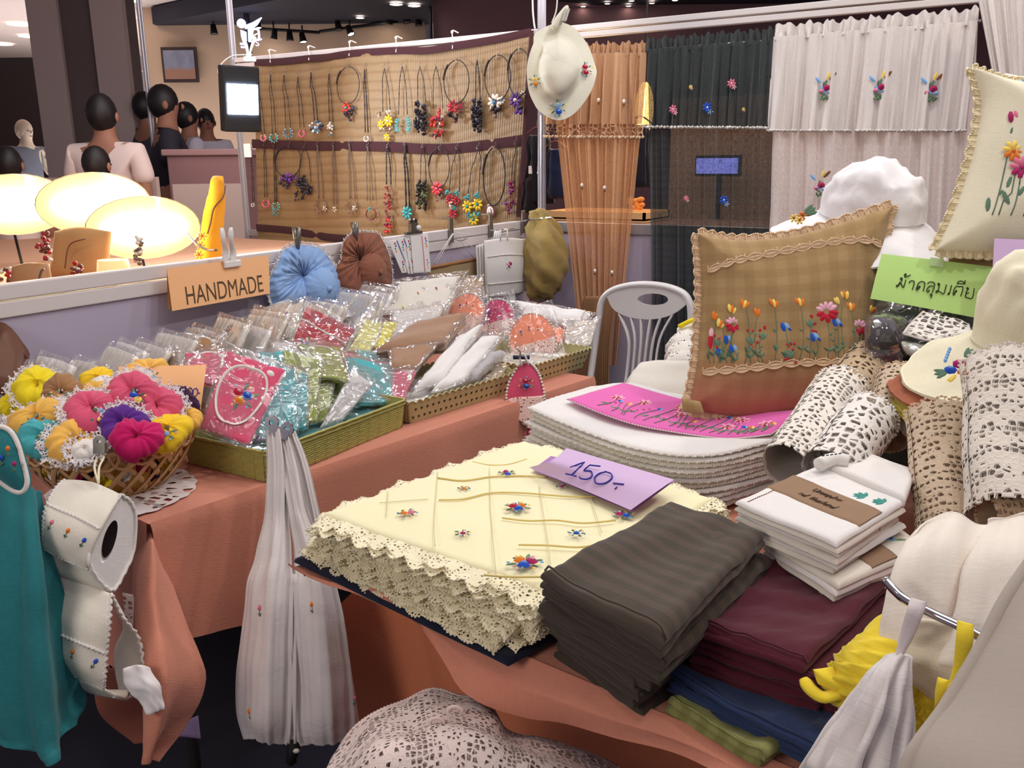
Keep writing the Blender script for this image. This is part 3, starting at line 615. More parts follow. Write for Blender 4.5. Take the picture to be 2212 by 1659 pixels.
for a, b in (((205, 175), (207, 245)), ((480, 150), (478, 228)), ((770, 115), (760, 198)), ((1095, 85), (1090, 172)), ((1490, 45), (1487, 148))):
    p0, p1 = nk(*a, YB-.03), nk(*b, YM-.012); mb = MB(); tube(mb, spline([p0+np.array([0, .05, .012]), p0+np.array([0, -.004, .016]), (p0+p1)/2+np.array([.003, 0, 0]), p1], 12), .0032, thread_white); ell(mb, p0+np.array([0, -.006, .01]), np.array([.008, 0, 0]), np.array([0, .006, 0]), np.array([0, 0, .008]), thread_white, 8, 5, True); mb.build('tie', mat_t)

cordm = plain('cord_dark', (46, 34, 34), .6); cord2 = plain('cord_taupe', (110, 92, 80), .6); woodm = plain('bead_black', (34, 30, 34), .3, var=.5, bs=300)
def bead(n, c): return plain('bead_'+n, c, .25, spec=.6)
BC = dict(red=bead('red', (178, 34, 48)), coral=bead('coral', (232, 70, 84)), orange=bead('orange', (226, 76, 52)), yellow=bead('yellow', (240, 204, 40)), white=bead('white', (236, 226, 210)), purple=bead('purple', (90, 44, 134)), violet=bead('violet', (130, 60, 150)), turq=bead('turq', (56, 160, 166)), blue=bead('blue', (60, 130, 170)), pink=bead('pink', (222, 110, 140)), brown=bead('brown', (110, 60, 56)), black=woodm, magenta=bead('magenta', (132, 26, 62)), pale=bead('pale', (216, 214, 214)), taupe=bead('taupe', (128, 104, 90)), green=bead('green', (84, 110, 60)), deep=bead('deep', (40, 38, 60)))
sc = .30741/F*4.62     # metres per crop pixel on the mat
XR, ZD, NO = np.array([1., 0, 0]), np.array([0, 0, -1.]), np.array([0, -1., 0])
def hook(t, c):
    p = nk(*c); mb = MB(); tube(mb, spline([p+np.array([0, -.002, .016]), p+np.array([.007, -.006, .012]), p+np.array([.004, -.008, 0]), p+np.array([-.006, -.01, -.008]), p+np.array([-.004, -.012, -.02]), p+np.array([.007, -.012, -.018])], 14), .0013, steel); mb.build('hook', t)
def beadflower(mb, c, r, col, ctr, n=8, a0=.2, col2=None):
    p = nk(*c)+NO*.012
    for k in range(n):
        a = a0+2*pi*k/n; d = XR*cos(a)+ZD*sin(a); s = np.cross(d, NO); ell(mb, p+d*r*sc*.62, d*r*sc*.42, s*r*sc*.22, NO*r*sc*.2, BC[col2 if col2 and k % 2 else col], 8, 5, True)
    ell(mb, p+NO*.006, XR*r*sc*.24, ZD*r*sc*.24, NO*r*sc*.22, BC[ctr], 8, 5, True)
def clump(mb, c, w, h, cols, n, rb, seed):
    r = random.Random(seed)
    for k in range(n):
        a = r.random()*2*pi; q = sqrt(r.random()); p = nk(c[0]+cos(a)*w*q, c[1]+sin(a)*h*q)+NO*(.008+.018*r.random()); s = rb*sc*(.7+.6*r.random()); an = r.random()*6; d = XR*cos(an)+ZD*sin(an)
        ell(mb, p, d*s, np.cross(d, NO)*s*.8, NO*s*.7, BC[r.choice(cols)], 7, 4, True)
def necklace(label, hk, end, kind, spread=14, cm=cordm, pend=None, w=.0022):
    t = thing('necklace', label, 'necklace', nk(*end), 'necklaces hanging on the reed mat'); hook(t, hk); ks = 'cord'
    mb = MB()
    if kind == 'loop':
        for s in (-1, 1):
            P = [nk(hk[0], hk[1]+20), nk(hk[0]+s*spread*.55, hk[1]+(end[1]-hk[1])*.3), nk((hk[0]+end[0])/2+s*spread*.8, (hk[1]+end[1])/2), nk(end[0]+s*spread, end[1])]
            P = spline(P, 24); P[:, 1] -= .006; q = np.arange(24); rr = w*(1+.35*np.sin(q*2.3)); tube(mb, P, rr, cm, 5)
    elif kind == 'ring':
        cx_, cy_, rx, ry = end[0], (hk[1]+end[1])/2+12, spread, (end[1]-hk[1])/2
        a = np.linspace(-pi*.5-.05, pi*1.5-.2, 44); P = np.array([nk(cx_+rx*cos(q), cy_+ry*sin(q)) for q in a]); P[:, 1] -= .012+.006*np.sin(a); tube(mb, P, w*1.1, cm, 6)
        P = np.array([nk(cx_+rx*cos(q), cy_+ry*sin(q)) for q in np.linspace(-pi*.98, -pi*.72, 8)]); P[:, 1] -= .016; tube(mb, P, w*1.9, cm, 6)
    mb.build(ks, t)
    if pend: mb = MB(); pend(mb); mb.build('pendant', t)
    return t
def upend(c, r, col, col2='white', cowrie=True):
    def f(mb):
        a = np.linspace(-.35*pi, 1.35*pi, 18); p = np.array([nk(c[0]+r*cos(q), c[1]+r*1.15*sin(q)) for q in a])+NO*.012; tube(mb, p, .0055, BC[col], 6, flat=.6)
        for q in a[::2]: ell(mb, nk(c[0]+r*1.35*cos(q), c[1]+r*1.5*sin(q))+NO*.012, XR*.004, ZD*.004, NO*.003, BC[col2], 6, 4, True)
    return f
def fl(*a, **k): return lambda mb: [beadflower(mb, *q) for q in a]
def cl(*a): return lambda mb: [clump(mb, *q) for q in a]
def both(*fs): return lambda mb: [f(mb) for f in fs]
necklace('necklace with a pink U-shaped pendant, first at the left of the upper row', (120, 310), (165, 745), 'loop', 10, pend=upend((168, 775), 15, 'pink'))
necklace('necklace with a teal U-shaped pendant, second in the upper row', (215, 305), (240, 745), 'loop', 12, pend=upend((242, 775), 22, 'turq'))
necklace('necklace with a bright blue ring pendant, third in the upper row', (310, 310), (340, 705), 'loop', 16, pend=upend((343, 740), 24, 'blue', 'pale'))
necklace('necklace with a pink horseshoe pendant, fourth in the upper row', (408, 320), (436, 700), 'loop', 14, pend=upend((438, 745), 18, 'pink', 'pink'))
necklace('black cord necklace with a grey and white shell blossom', (500, 290), (535, 650), 'loop', 12, w=.003, pend=both(cl(((540, 700), 48, 42, ['deep', 'blue', 'pale'], 26, 13, 1)), fl(((560, 695), 34, 'white', 'pale', 5))))
necklace('necklace with a slim pale bead pendant beside the shell blossom', (625, 300), (640, 660), 'loop', 12, pend=cl(((642, 712), 16, 52, ['pale', 'white', 'blue'], 22, 9, 2)))
necklace('round black collar with an orange-red bead flower', (757, 262), (765, 525), 'ring', 78, pend=both(cl(((780, 620), 36, 40, ['deep', 'black'], 9, 14, 3)), fl(((752, 562), 48, 'orange', 'turq', 8), ((800, 565), 22, 'deep', 'blue', 6))))
necklace('black cord necklace with a pale looped pendant over the dark band', (875, 270), (890, 735), 'loop', 10, w=.003, pend=upend((892, 780), 16, 'pale', 'taupe'))
necklace('necklace with yellow and white bead flowers', (1015, 262), (1030, 590), 'loop', 26, pend=both(fl(((1046, 655), 44, 'yellow', 'white', 8), ((995, 680), 34, 'yellow', 'white', 7), ((1036, 770), 32, 'yellow', 'white', 7)), cl(((990, 605), 14, 20, ['white', 'brown'], 9, 8, 4), ((1054, 600), 16, 18, ['white'], 9, 8, 5), ((1030, 720), 36, 20, ['white', 'taupe'], 14, 9, 6))))
def spikes(mb):
    r = random.Random(3)
    for k in range(16):
        s = -1 if k % 2 else 1; cx_ = 1146+s*(38-abs(k-8)*1.5); cy_ = 640+k*6; p = nk(cx_, cy_)+NO*.012; d = nrm(XR*s*(.9)+ZD*(-.45+r.random()*.7)); ell(mb, p+d*.008, d*.017, np.cross(d, NO)*.004, NO*.004, BC['turq'], 7, 5, True)
necklace('necklace with turquoise spiky coral beads', (1140, 250), (1145, 610), 'loop', 30, pend=spikes)
def vclump(cx_, y0, y1, wdt, cols, seed, n=70):
    return lambda mb: [clump(mb, (cx_-wdt*.5+4*0, (y0+y1)/2-8), wdt*.42, (y1-y0)*.46, cols, n//2, 12, seed), clump(mb, (cx_+wdt*.42, (y0+y1)/2+4), wdt*.42, (y1-y0)*.46, cols, n//2, 12, seed+1)]
necklace('necklace with two thick black chip-bead strands, middle of the upper row', (1265, 252), (1277, 525), 'loop', 28, pend=vclump(1277, 512, 755, 46, ['black', 'black', 'deep'], 7, 110))
necklace('necklace with a red, orange and yellow bead cluster', (1378, 250), (1392, 570), 'loop', 34, pend=both(cl(((1395, 690), 46, 70, ['red', 'red', 'brown', 'orange'], 30, 14, 8), ((1408, 590), 18, 24, ['red'], 8, 9, 9), ((1385, 765), 30, 22, ['orange', 'deep', 'white'], 9, 12, 10)), fl(((1405, 650), 44, 'orange', 'purple', 6, .3, 'white'), ((1385, 660), 22, 'yellow', 'red', 5))))
necklace('round black collar with a crimson bead flower', (1525, 215), (1525, 520), 'ring', 88, w=.0026, pend=both(cl(((1510, 600), 50, 60, ['brown', 'black'], 14, 14, 11)), fl(((1500, 555), 50, 'red', 'magenta', 8), ((1560, 548), 28, 'magenta', 'red', 7))))
necklace('necklace with thick black chip-bead strands, right part of the upper row', (1666, 205), (1672, 510), 'loop', 16, w=.003, pend=vclump(1674, 500, 745, 38, ['black', 'black', 'deep'], 12, 110))
necklace('round black collar with a white bead flower', (1816, 180), (1815, 500), 'ring', 90, w=.0026, pend=both(cl(((1805, 590), 50, 40, ['taupe', 'black'], 9, 16, 13)), fl(((1795, 525), 58, 'white', 'blue', 9), ((1845, 508), 26, 'pale', 'blue', 7))))
necklace('round black collar with a violet flower at the mat\'s upper right', (1972, 135), (1965, 470), 'ring', 78, w=.0026, pend=both(cl(((1960, 580), 30, 30, ['deep', 'purple'], 8, 15, 14)), fl(((1940, 508), 52, 'purple', 'white', 8), ((1990, 465), 22, 'pale', 'brown', 6))))
necklace('necklace with a small grey drop, first of the lower row by the post', (80, 815), (95, 1220), 'loop', 6, pend=upend((96, 1245), 10, 'pale', 'taupe'))
necklace('necklace with a rose-pink ring pendant in the lower row', (172, 805), (182, 1190), 'loop', 9, pend=upend((187, 1235), 22, 'pink', 'pink'))
necklace('necklace with a turquoise fringed pendant in the lower row', (240, 812), (252, 1225), 'loop', 7, w=.003, pend=both(upend((257, 1255), 20, 'turq', 'white'), cl(((256, 1295), 16, 30, ['turq'], 18, 7, 15))))
necklace('round black collar with a purple bead flower', (345, 815), (345, 1040), 'ring', 90, w=.0026, pend=both(cl(((340, 1080), 60, 50, ['purple', 'deep'], 18, 16, 16)), fl(((340, 1055), 44, 'violet', 'purple', 8), ((385, 1050), 26, 'violet', 'purple', 7))))
necklace('necklace with a spread of dark grey bead bunches', (455, 820), (455, 1085), 'loop', 42, pend=cl(((440, 1090), 36, 56, ['black', 'deep'], 40, 12, 17), ((480, 1130), 40, 40, ['deep', 'black'], 30, 12, 18), ((430, 1180), 40, 40, ['deep', 'black'], 20, 10, 19)))
necklace('taupe cord necklace with a shell ring pendant, left one', (545, 805), (568, 1200), 'loop', 16, cord2, w=.003, pend=both(upend((575, 1255), 34, 'taupe', 'brown'), fl(((600, 1270), 26, 'white', 'pale', 5))))
necklace('taupe cord necklace with a tiny white shell pendant', (655, 805), (668, 1240), 'loop', 12, cord2, w=.003, pend=fl(((668, 1275), 24, 'white', 'taupe', 5)))
necklace('taupe cord necklace with a shell ring pendant, right one', (770, 800), (790, 1200), 'loop', 18, cord2, w=.003, pend=both(upend((790, 1255), 33, 'taupe', 'brown'), fl(((808, 1268), 26, 'white', 'pale', 5))))
necklace('grey cord necklace with a brown and pink crescent pendant', (898, 815), (914, 1215), 'loop', 20, cord2, w=.003, pend=both(upend((925, 1310), 34, 'brown', 'pink'), cl(((915, 1275), 8, 14, ['turq', 'pale'], 5, 9, 20))))
necklace('long double strand of dark red beads', (1037, 815), (1045, 1100), 'loop', 16, w=.0034, pend=cl(((1045, 1230), 22, 130, ['red', 'brown', 'magenta'], 70, 8, 21), ((1045, 1390), 28, 60, ['red', 'magenta', 'orange'], 34, 10, 22)))
necklace('thick black cord necklace with a turquoise flower', (1160, 800), (1180, 1260), 'loop', 12, w=.005, pend=fl(((1178, 1300), 52, 'turq', 'turq', 8)))
necklace('necklace with thick black chip-bead strands in the lower row', (1285, 815), (1288, 1080), 'loop', 20, pend=vclump(1288, 1070, 1285, 44, ['black', 'black', 'green'], 23, 110))
necklace('slim black collar with a coral bead flower', (1404, 830), (1404, 1110), 'ring', 72, w=.0022, pend=both(fl(((1388, 1130), 52, 'coral', 'pink', 8)), cl(((1420, 1200), 22, 30, ['black', 'taupe'], 6, 15, 24))))
necklace('necklace with red flowers and turquoise bead balls', (1525, 825), (1505, 1150), 'loop', 36, pend=both(cl(((1467, 1155), 16, 20, ['turq'], 8, 9, 25), ((1532, 1160), 16, 20, ['turq'], 8, 9, 26), ((1500, 1250), 26, 30, ['turq', 'white'], 14, 9, 27)), fl(((1478, 1205), 42, 'red', 'magenta', 8), ((1525, 1215), 34, 'red', 'magenta', 8), ((1498, 1305), 42, 'red', 'magenta', 8))))
necklace('necklace with yellow flowers and teal bead balls', (1672, 825), (1640, 1165), 'loop', 38, pend=both(cl(((1602, 1185), 18, 22, ['turq'], 10, 9, 28), ((1678, 1178), 18, 22, ['turq'], 10, 9, 29), ((1620, 1315), 22, 22, ['turq'], 10, 9, 30), ((1668, 1305), 22, 22, ['turq'], 10, 9, 31)), fl(((1602, 1255), 46, 'yellow', 'turq', 8), ((1672, 1240), 46, 'yellow', 'turq', 8), ((1645, 1345), 46, 'yellow', 'turq', 8))))
def disc(mb):
    p = nk(1762, 1290)+NO*.01
    for r, c, z in ((52, 'brown', .004), (40, 'white', .006), (28, 'brown', .008), (18, 'white', .012)): ell(mb, p, XR*r*.8*sc, ZD*r*sc, NO*z, BC[c], 24, 4)
necklace('plain black collar with a round brown and cream disc pendant', (1790, 830), (1790, 1235), 'ring', 76, w=.0032, pend=disc)
necklace('necklace with magenta twig beads at the mat\'s lower right', (1937, 790), (1915, 1100), 'loop', 12, pend=cl(((1912, 1120), 22, 50, ['magenta', 'violet'], 34, 9, 32), ((1900, 1240), 32, 70, ['magenta', 'violet', 'brown'], 40, 9, 33)))

# ------------------------------------------------------------------ curtains on the right part of the back rail
YC = YB-.07
sheer_o = fab('sheer_apricot', (214, 158, 112), trans=.22, weave=200, stripe=(.02, .15, 0)); sheer_d = fab('sheer_charcoal', (62, 66, 66), trans=.16, weave=160, check=(.035, .35), col2=(40, 42, 42)); sheer_w = fab('sheer_white', (236, 226, 222), trans=.22, weave=240, check=(.03, .12), col2=(210, 200, 206))
val_o = fab('apricot_valance', (206, 160, 122), trans=.12); val_d = fab('charcoal_valance', (66, 72, 72), trans=.14, weave=180); val_w = fab('white_valance', (238, 230, 226), trans=.08)
def curtain_sheet(mb, mat, xt0, xt1, zt0, zt1, xb0, xb1, zb, nf, amp, y0, seed, nv=22, pinch=None, gather=0, ruffle=None, nu=220):
    """pleated sheet: top edge x xt0..xt1 at heights zt0..zt1, bottom edge xb0..xb1 at zb"""
    r = np.random.RandomState(seed); us = np.linspace(0, 1, nu); ph = r.rand()*6; wob = np.cumsum(r.randn(nf*2+4)*.9)
    phase = 2*pi*nf*us+np.interp(us*nf*2, np.arange(len(wob)), wob); P = []; vs = np.linspace(0, 1, nv)
    for v in vs:
        x = (xt0+(xt1-xt0)*us)*(1-v)+(xb0+(xb1-xb0)*us)*v
        if pinch: k = sin(pi*min(1, v*1.0))*pinch; x = x+(x.mean()-x)*k
        A = amp*(.55+.75*v if not gather else 1)
        wv = .75*np.sin(phase+.7*np.sin(v*3+us*9))*(.6+.6*np.sin(us*31+ph)**2)+.45*np.sin(phase*1.73+ph+v*2)+.6*np.sin(phase*.37+v)+.2*np.sin(phase*3.1)
        z = (zt0+(zt1-zt0)*us)*(1-v)+zb*v if not hasattr(zb, '__len__') else (zt0+(zt1-zt0)*us)*(1-v)+(zb[0]+(zb[1]-zb[0])*us)*v
        if ruffle and v < .3: z = z+ruffle*(1-v/.3)*(.5*np.sin(phase*.9+1)+.5*np.sin(phase*.37))
        P.append(np.stack([x, y0-A*wv, z], -1))
    P = np.array(P); U = np.stack([np.tile(us*abs(xt1-xt0)*1.7, (nv, 1)), np.tile((vs*abs(zt0-(zb if not hasattr(zb, '__len__') else zb[0])))[:, None], (1, nu))], -1); grid(mb, P, mat, U); return P
def curtain(label, px0, px1, pyt0, pyt1, bot, nf, sheer, val, hem, seed, val_py, trimmat, decor, amp=.011):
    a = PY(px0, pyt0, YC); b = PY(px1, pyt1, YC); zt0, zt1 = a[2], b[2]; hd = .045
    t = thing('curtain', label, 'curtain', ((a[0]+b[0])/2, YC, 1.0)); l, r = PY(bot[0], bot[2], YC)[0], PY(bot[1], bot[2], YC)[0]; zb = PY(bot[0], bot[2], YC)[2]
    mb = MB(); P = curtain_sheet(mb, sheer, a[0], b[0], zt0-hd, zt1-hd, l, r, min(zb, .45), nf, amp, YC, seed, 30, pinch=None); mb.build('sheer_panel', t)
    mb = MB(); curtain_sheet(mb, val, a[0], b[0], zt0, zt1, a[0], b[0], (zt0-hd*1.3, zt1-hd*1.3), nf*2, .010, YC-.012, seed+1, 8, ruffle=.012); mb.build('header_ruffle', t)
    zv = (PY(px0, val_py[0], YC)[2], PY(px1, val_py[1], YC)[2])
    mb = MB(); Pv = curtain_sheet(mb, val, a[0], b[0], zt0-hd, zt1-hd, a[0]-.005, b[0]-.0, zv, nf, amp*1.2, YC-.024, seed, 12); mb.build('valance', t)
    mb = MB(); tube(mb, [(a[0]-.01, YC, zt0-hd), (b[0]+.01, YC, zt1-hd)], .006, alu, 8); mb.build('rod', t)
    mb = MB(); e = Pv[-1]; hem(mb, e); mb.build('crochet_trim', t)
    mb = MB()
    def fr(u, v, dz=.0, sheet=Pv):
        i, j = int(v*(sheet.shape[0]-1)), int(u*(sheet.shape[1]-1)); p = sheet[i, j].copy(); p[1] -= .004; return p, XR, ZD, NO
    decor(mb, fr, P); mb.build('embroidery', t); return Pv, P
def hem_beads(mat, r, drop=0):
    def f(mb, e):
        L = np.r_[0, np.cumsum(np.linalg.norm(np.diff(e, axis=0), axis=1))]; n = int(L[-1]/(r*1.9)); q = np.linspace(0, L[-1], n)
        for k in range(n):
            p = np.array([np.interp(q[k], L, e[:, c]) for c in range(3)]); ell(mb, p+NO*.001+ZD*(r*.4+(.3*r if k % 2 else 0)), XR*r, ZD*r, NO*r*.5, mat, 6, 3, True)
    return f
def hem_net(mb, e):
    q = e[::3]; n = len(q); A = q; B = q+ZD*.055+NO*.004*np.sin(np.arange(n))[:, None]; ribbon(mb, A, B, lace('apricot_net', (206, 164, 128), 42, .10))
    hem_beads(thread_beige, .008)(mb, B)
def w2p(p): return PY(p[0], p[1], YC-.04)
def at(mb, px, py, f):  f(mb, (w2p((px, py)), XR, ZD, NO))
mk = lambda s, cols, seed: (lambda mb, fr: cluster(mb, fr, s, cols, seed))
def dec_o(mb, fr, P):
    for (x, y) in ((1293, 216), (1348, 219), (1257, 400), (1306, 405), (1285, 585), (1322, 588)): at(mb, x, y, lambda m, f: (blob(m, f, 0, 0, .008, .010, 0, E_['white'], .006), blob(m, f, 0, .014, .006, .008, 0, E_['brown'], .006)))
def dec_d(mb, fr, P):
    for (x, y, c, s) in ((1454, 236, 'pink', .020), (1528, 232, 'blue', .024), (1580, 180, 'pink', .020), (1492, 188, 'yellow', .010), (1606, 236, 'yellow', .008), (1482, 428, 'pink', .014), (1564, 432, 'blue', .022)):
        at(mb, x, y, lambda m, f: (daisy(m, f, 0, 0, s, E_[c], E_['white'], 7, h=.004), daisy(m, f, .6*s, .8*s, s*.6, E_['lblue' if c == 'blue' else 'lpink'], E_['yellow'], 5, h=.004)))
def dec_w(mb, fr, P):
    for k, (x, y) in enumerate(((1784, 190), (1902, 188), (2014, 192), (1772, 400))):
        def f(m, fr, k=k):
            s = .045 if k < 3 else .03
            for q in range(5): leaf(m, fr, -.01+q*.005, -.0+.01*q, -1.2-.5*q, s*.8, E_[('green', 'dgreen', 'lblue', 'green', 'lgreen')[q]])
            leaf(m, fr, .0, -.03, -1.2, .035, E_['yellow']); leaf(m, fr, .01, -.03, -.8, .04, E_['brown']); leaf(m, fr, -.02, -.02, -2.4, .035, E_['lblue'])
            rose(m, fr, .004, 0, .016, E_['magenta'], E_['red']); rose(m, fr, -.016, .012, .011, E_['pink'], E_['lpink']); rose(m, fr, .014, .016, .010, E_['lblue'], E_['white'])
            for q in range(5): blob(m, fr, -.012+q*.007, .036+.006*(q % 2), .004, .008, .4*q, E_['dgreen'], .002)
        at(mb, x, y, f)
curtain('apricot curtain with crocheted net valance, gathered to a narrow foot', 1186, 1402, 96, 92, (1262, 1338, 650), 9, sheer_o, val_o, hem_net, 21, (268, 268), thread_beige, dec_o)
curtain('charcoal gauze curtain with white-edged valance and small flowers', 1398, 1676, 86, 62, (1412, 1668, 620), 12, sheer_d, val_d, hem_beads(thread_white, .0075), 22, (272, 274), thread_white, dec_d)
curtain('white curtain with three embroidered bouquets on its valance', 1676, 2116, 56, 18, (1666, 2110, 560), 11, sheer_w, val_w, hem_beads(thread_white, .006), 23, (280, 280), thread_white, dec_w, amp=.014)
# white gathered curtain at the top right corner
t = thing('curtain', 'white tied-back curtain hanging in the top right corner', 'curtain', PY(2190, 100, YC-.1))
a, b = PY(2105, -40, YC-.12), PY(2330, -60, YC-.12); c, d = PY(2185, 165, YC-.12), PY(2290, 165, YC-.12)
mb = MB(); curtain_sheet(mb, val_w, a[0], b[0], a[2], b[2], c[0], d[0], (c[2]-.2, d[2]-.2), 9, .014, YC-.12, 31, 20); mb.build('drape', t)
mb = MB(); tube(mb, spline([c+np.array([-.02, -.03, .0]), (c+d)/2+np.array([0, -.06, -.02]), d+np.array([.02, -.03, 0])], 12), .012, val_w); mb.build('tie', t)

# what shows through behind the curtains: neighbour's garments, lamp and table
sbox('wall_behind', (-2.6, 6.6, 0), (3.5, 6.7, 1.9), plain('behind_wall', (176, 138, 110), .8))
for i, (x, y0, y1, w_, cc, lb) in enumerate([(1160, 292, 440, .17, (20, 18, 22), 'black sleeveless dress hanging beyond the corner post, left one'), (1200, 322, 430, .13, (20, 26, 52), 'navy garment hanging just behind the corner post'), (1382, 270, 405, .10, (22, 20, 26), 'black garment hanging in the gap between apricot and charcoal curtains'), (1148, 385, 460, .14, (30, 22, 24), 'dark fuzzy garment low beyond the corner post')]):
    p = PY(x, y0, 5.1); q = PY(x, y1, 5.1); t = thing('dress', lb, 'garment', q); m_ = fab('garment%d' % i, cc, wrk=.6); mb = MB()
    rows = []
    for f_, ww in ((0, .45), (.12, .7), (.35, .62), (.6, .8), (1, 1.0)): rows.append([np.array([p[0]+w_*ww*(u-.5)*1.4, 5.1+.02*sin(u*9), p[2]+(q[2]-p[2])*f_]) for u in np.linspace(0, 1, 7)])
    puff(mb, rows, .02, m_, 24, 20, tb=.02, wr=(.006, 9), seed=i); mb.build('body', t)
    mb = MB(); tube(mb, spline([p+XR*-.09, p+np.array([0, 0, .05]), p+XR*.09], 10), .005, BC['brown']); tube(mb, spline([p+np.array([0, 0, .05]), p+np.array([0, 0, .09]), p+np.array([.02, 0, .11]), p+np.array([0, 0, .13])], 8), .002, steel); mb.build('hanger', t)
    if i == 0:
        for s in (-1, 1): mb = MB(); box(mb, (p+q)/2+XR*s*.03+NO*.03, (.03, .004, .05), wplast); mb.build('price_tag', t, smooth=False)
p = PY(1392, 235, 5.6); t = thing('globe_lamp', 'warm glowing lamp seen between the apricot and charcoal curtains', 'lamp', p)
mb = MB(); ell(mb, p, XR*.06, np.array([0, .06, 0]), np.array([0, 0, .17]), plain('warm_bulb', (255, 196, 110), emit=10), 16, 10, True); mb.build('shade', t)
mb = MB(); tube(mb, [p+np.array([0, 0, .16]), p+np.array([0, 0, .9])], .006, black); mb.build('cord', t)
area_light('stall_lamp_light', p+np.array([-.3, -.1, .1]), p+np.array([-.5, -1.6, -.7]), .3, 14, (1, .66, .34))
area_light('stall_lamp_light', PY(1600, 120, 6.0), PY(1560, 380, 4.2), .4, 12, (1, .80, .62))
t = thing('screen', 'small bright blue-white screen seen through the charcoal curtain', 'screen', PY(1560, 375, 6.3))
a, b = PY(1506, 342, 6.3), PY(1592, 375, 6.3); mb = MB(); box(mb, (a+b)/2, (b[0]-a[0], .03, a[2]-b[2]), plain('screen_glow', (140, 150, 255), emit=1.6)); mb.build('panel', t, smooth=False)
mb = MB(); q = (a+b)/2; box(mb, (q[0], q[1]+.06, q[2]/2), (.03, .03, q[2]), black); mb.build('stand', t, smooth=False)
mb = MB(); box(mb, (a+b)/2+np.array([0, .03, 0]), (b[0]-a[0]+.04, .03, a[2]-b[2]+.04), black); mb.build('casing', t, smooth=False, bevel=.005)
t = thing('wooden_tray', 'pale wooden tray of orange trinkets behind the apricot curtain', 'tray', PY(1370, 470, 5.0))
a, b = PY(1180, 455, 5.0), PY(1392, 478, 5.0); wd = plain('pale_wood', (216, 176, 124), .6, var=.2, bs=8)
for (dx0, dx1, y0, y1) in ((0, 1, 0, .02), (0, 1, .38, .4), (0, .02, 0, .4), (.98, 1, 0, .4)):
    x0_, x1_ = a[0]+(b[0]-a[0])*dx0, a[0]+(b[0]-a[0])*dx1; mb = MB(); box(mb, ((x0_+x1_)/2, 5.0+(y0+y1)/2, (a[2]+b[2])/2), (x1_-x0_, y1-y0, a[2]-b[2]), wd); mb.build('side', t, smooth=False)
mb = MB(); box(mb, ((a[0]+b[0])/2, 5.2, b[2]), (b[0]-a[0], .4, .02), wd); mb.build('bottom', t, smooth=False)
sbox('trim_9', (a[0]-.1, 4.95, .0), (b[0]+1.4, 5.5, b[2]-.012), plain('neigh_table', (120, 86, 70), .8))
r = random.Random(5)
for k in range(12):
    p = PY(1362+r.random()*26, 428+r.random()*22, 5.12); mb = MB(); ell(mb, p, XR*.022, np.array([0, .02, 0]), np.array([0, 0, .016]), fab('trinket', (236, 150, 70)), 8, 5, True); mb.build('trinket', label='small orange trinket in the wooden tray behind the apricot curtain', cat='trinket', group='orange trinkets in the wooden tray')

# ------------------------------------------------------------------ cream sun hat hung on the corner post
hm = fab('hat_cream', (232, 228, 208), wrk=.7, var=.12)
def D2(rows, d): return [[D(x, y, d+(o or 0)) for (x, y, o) in row] for row in rows]
p0 = D(1212, 150, 3.940)
t = thing('sun_hat', 'cream sun hat with three embroidered posies clipped to the corner post', 'hat', D(1212, 258, 3.940))
brim = [(1207, 45), (1240, 60), (1268, 95), (1285, 140), (1287, 165), (1272, 205), (1240, 245), (1205, 260), (1165, 240), (1145, 205), (1138, 165), (1140, 130), (1152, 95), (1158, 70)]
cen = (1206, 138); mb = MB(); P = []
for k, f in enumerate(np.linspace(0, 1, 12)):
    row = []
    B_ = spline(np.array(brim+brim[:1], float), 57)[:-1]
    for j, (x, y) in enumerate(B_):
        xx, yy = cen[0]+(x-cen[0])*f, cen[1]+(y-cen[1])*f
        # crown dome rises towards the viewer, brim lies back with slow waves
        q = min(f/.62, 1); hgt = .105*sqrt(max(0, 1-q**3)) if f < .62 else -.012*(f-.62)/.38*1+.010*sin(j/56*2*pi*4)*(f-.62)/.38
        row.append(D(xx, yy+(-6 if f < .62 else 0)*(1-q), 3.940-hgt))
    P.append(row)
P = np.array(P); P += (wn(P[..., 0]*9, P[..., 2]*9, 5)*.004)[..., None]*NO
grid(mb, P, hm, closeu=True); grid(mb, P+np.array([0, .003, 0]), hm, closeu=True, flip=True); mb.build('crown_and_brim', t)
mb = MB(); tube(mb, P[7], .0022, thread_cream, 5, True); mb.build('band_seam', t)
mb = MB()
for (x, y, c, s) in ((1206, 234, ('blue', 'lblue'), .040), (1265, 150, ('red', 'red'), .034), (1156, 176, ('orange', 'yellow'), .030)):
    cluster(mb, (D(x, y, 3.925), rgt, -upv, -fwd), s, c, 3)
mb.build('embroidery', t)
mb = MB(); tube(mb, spline([D(1195, 62, 3.920), D(1210, 40, 3.910), D(1222, 20, 3.900), D(1226, 12, 3.900)], 12), [.016, .018, .02, .021, .02, .018, .016, .014, .012, .01, .008, .004], hm, 10); mb.build('twisted_top', t)
mb = MB()
for s in (-1, 1): box(mb, D(1222+s*3, 33, 3.880), (.010, .012, .055), steel, rgt+upv*.35*s, -fwd, nrm(upv+rgt*.3))
mb.build('clip', t, smooth=False)
mb = MB(); tube(mb, spline([D(1205, -30, 3.960), D(1202, 20, 3.940), D(1192, 50, 3.940)], 10), .003, thread_white); mb.build('string', t)
mb = MB(); tube(mb, spline([PY(1150, -40, YB-.04), PY(1151, 20, YB-.04), PY(1154, 52, YB-.04), PY(1156, 62, YB-.04)], 10), .004, thread_white); o = mb.build('string', label='white string tied to the top rail left of the corner post', cat='string')

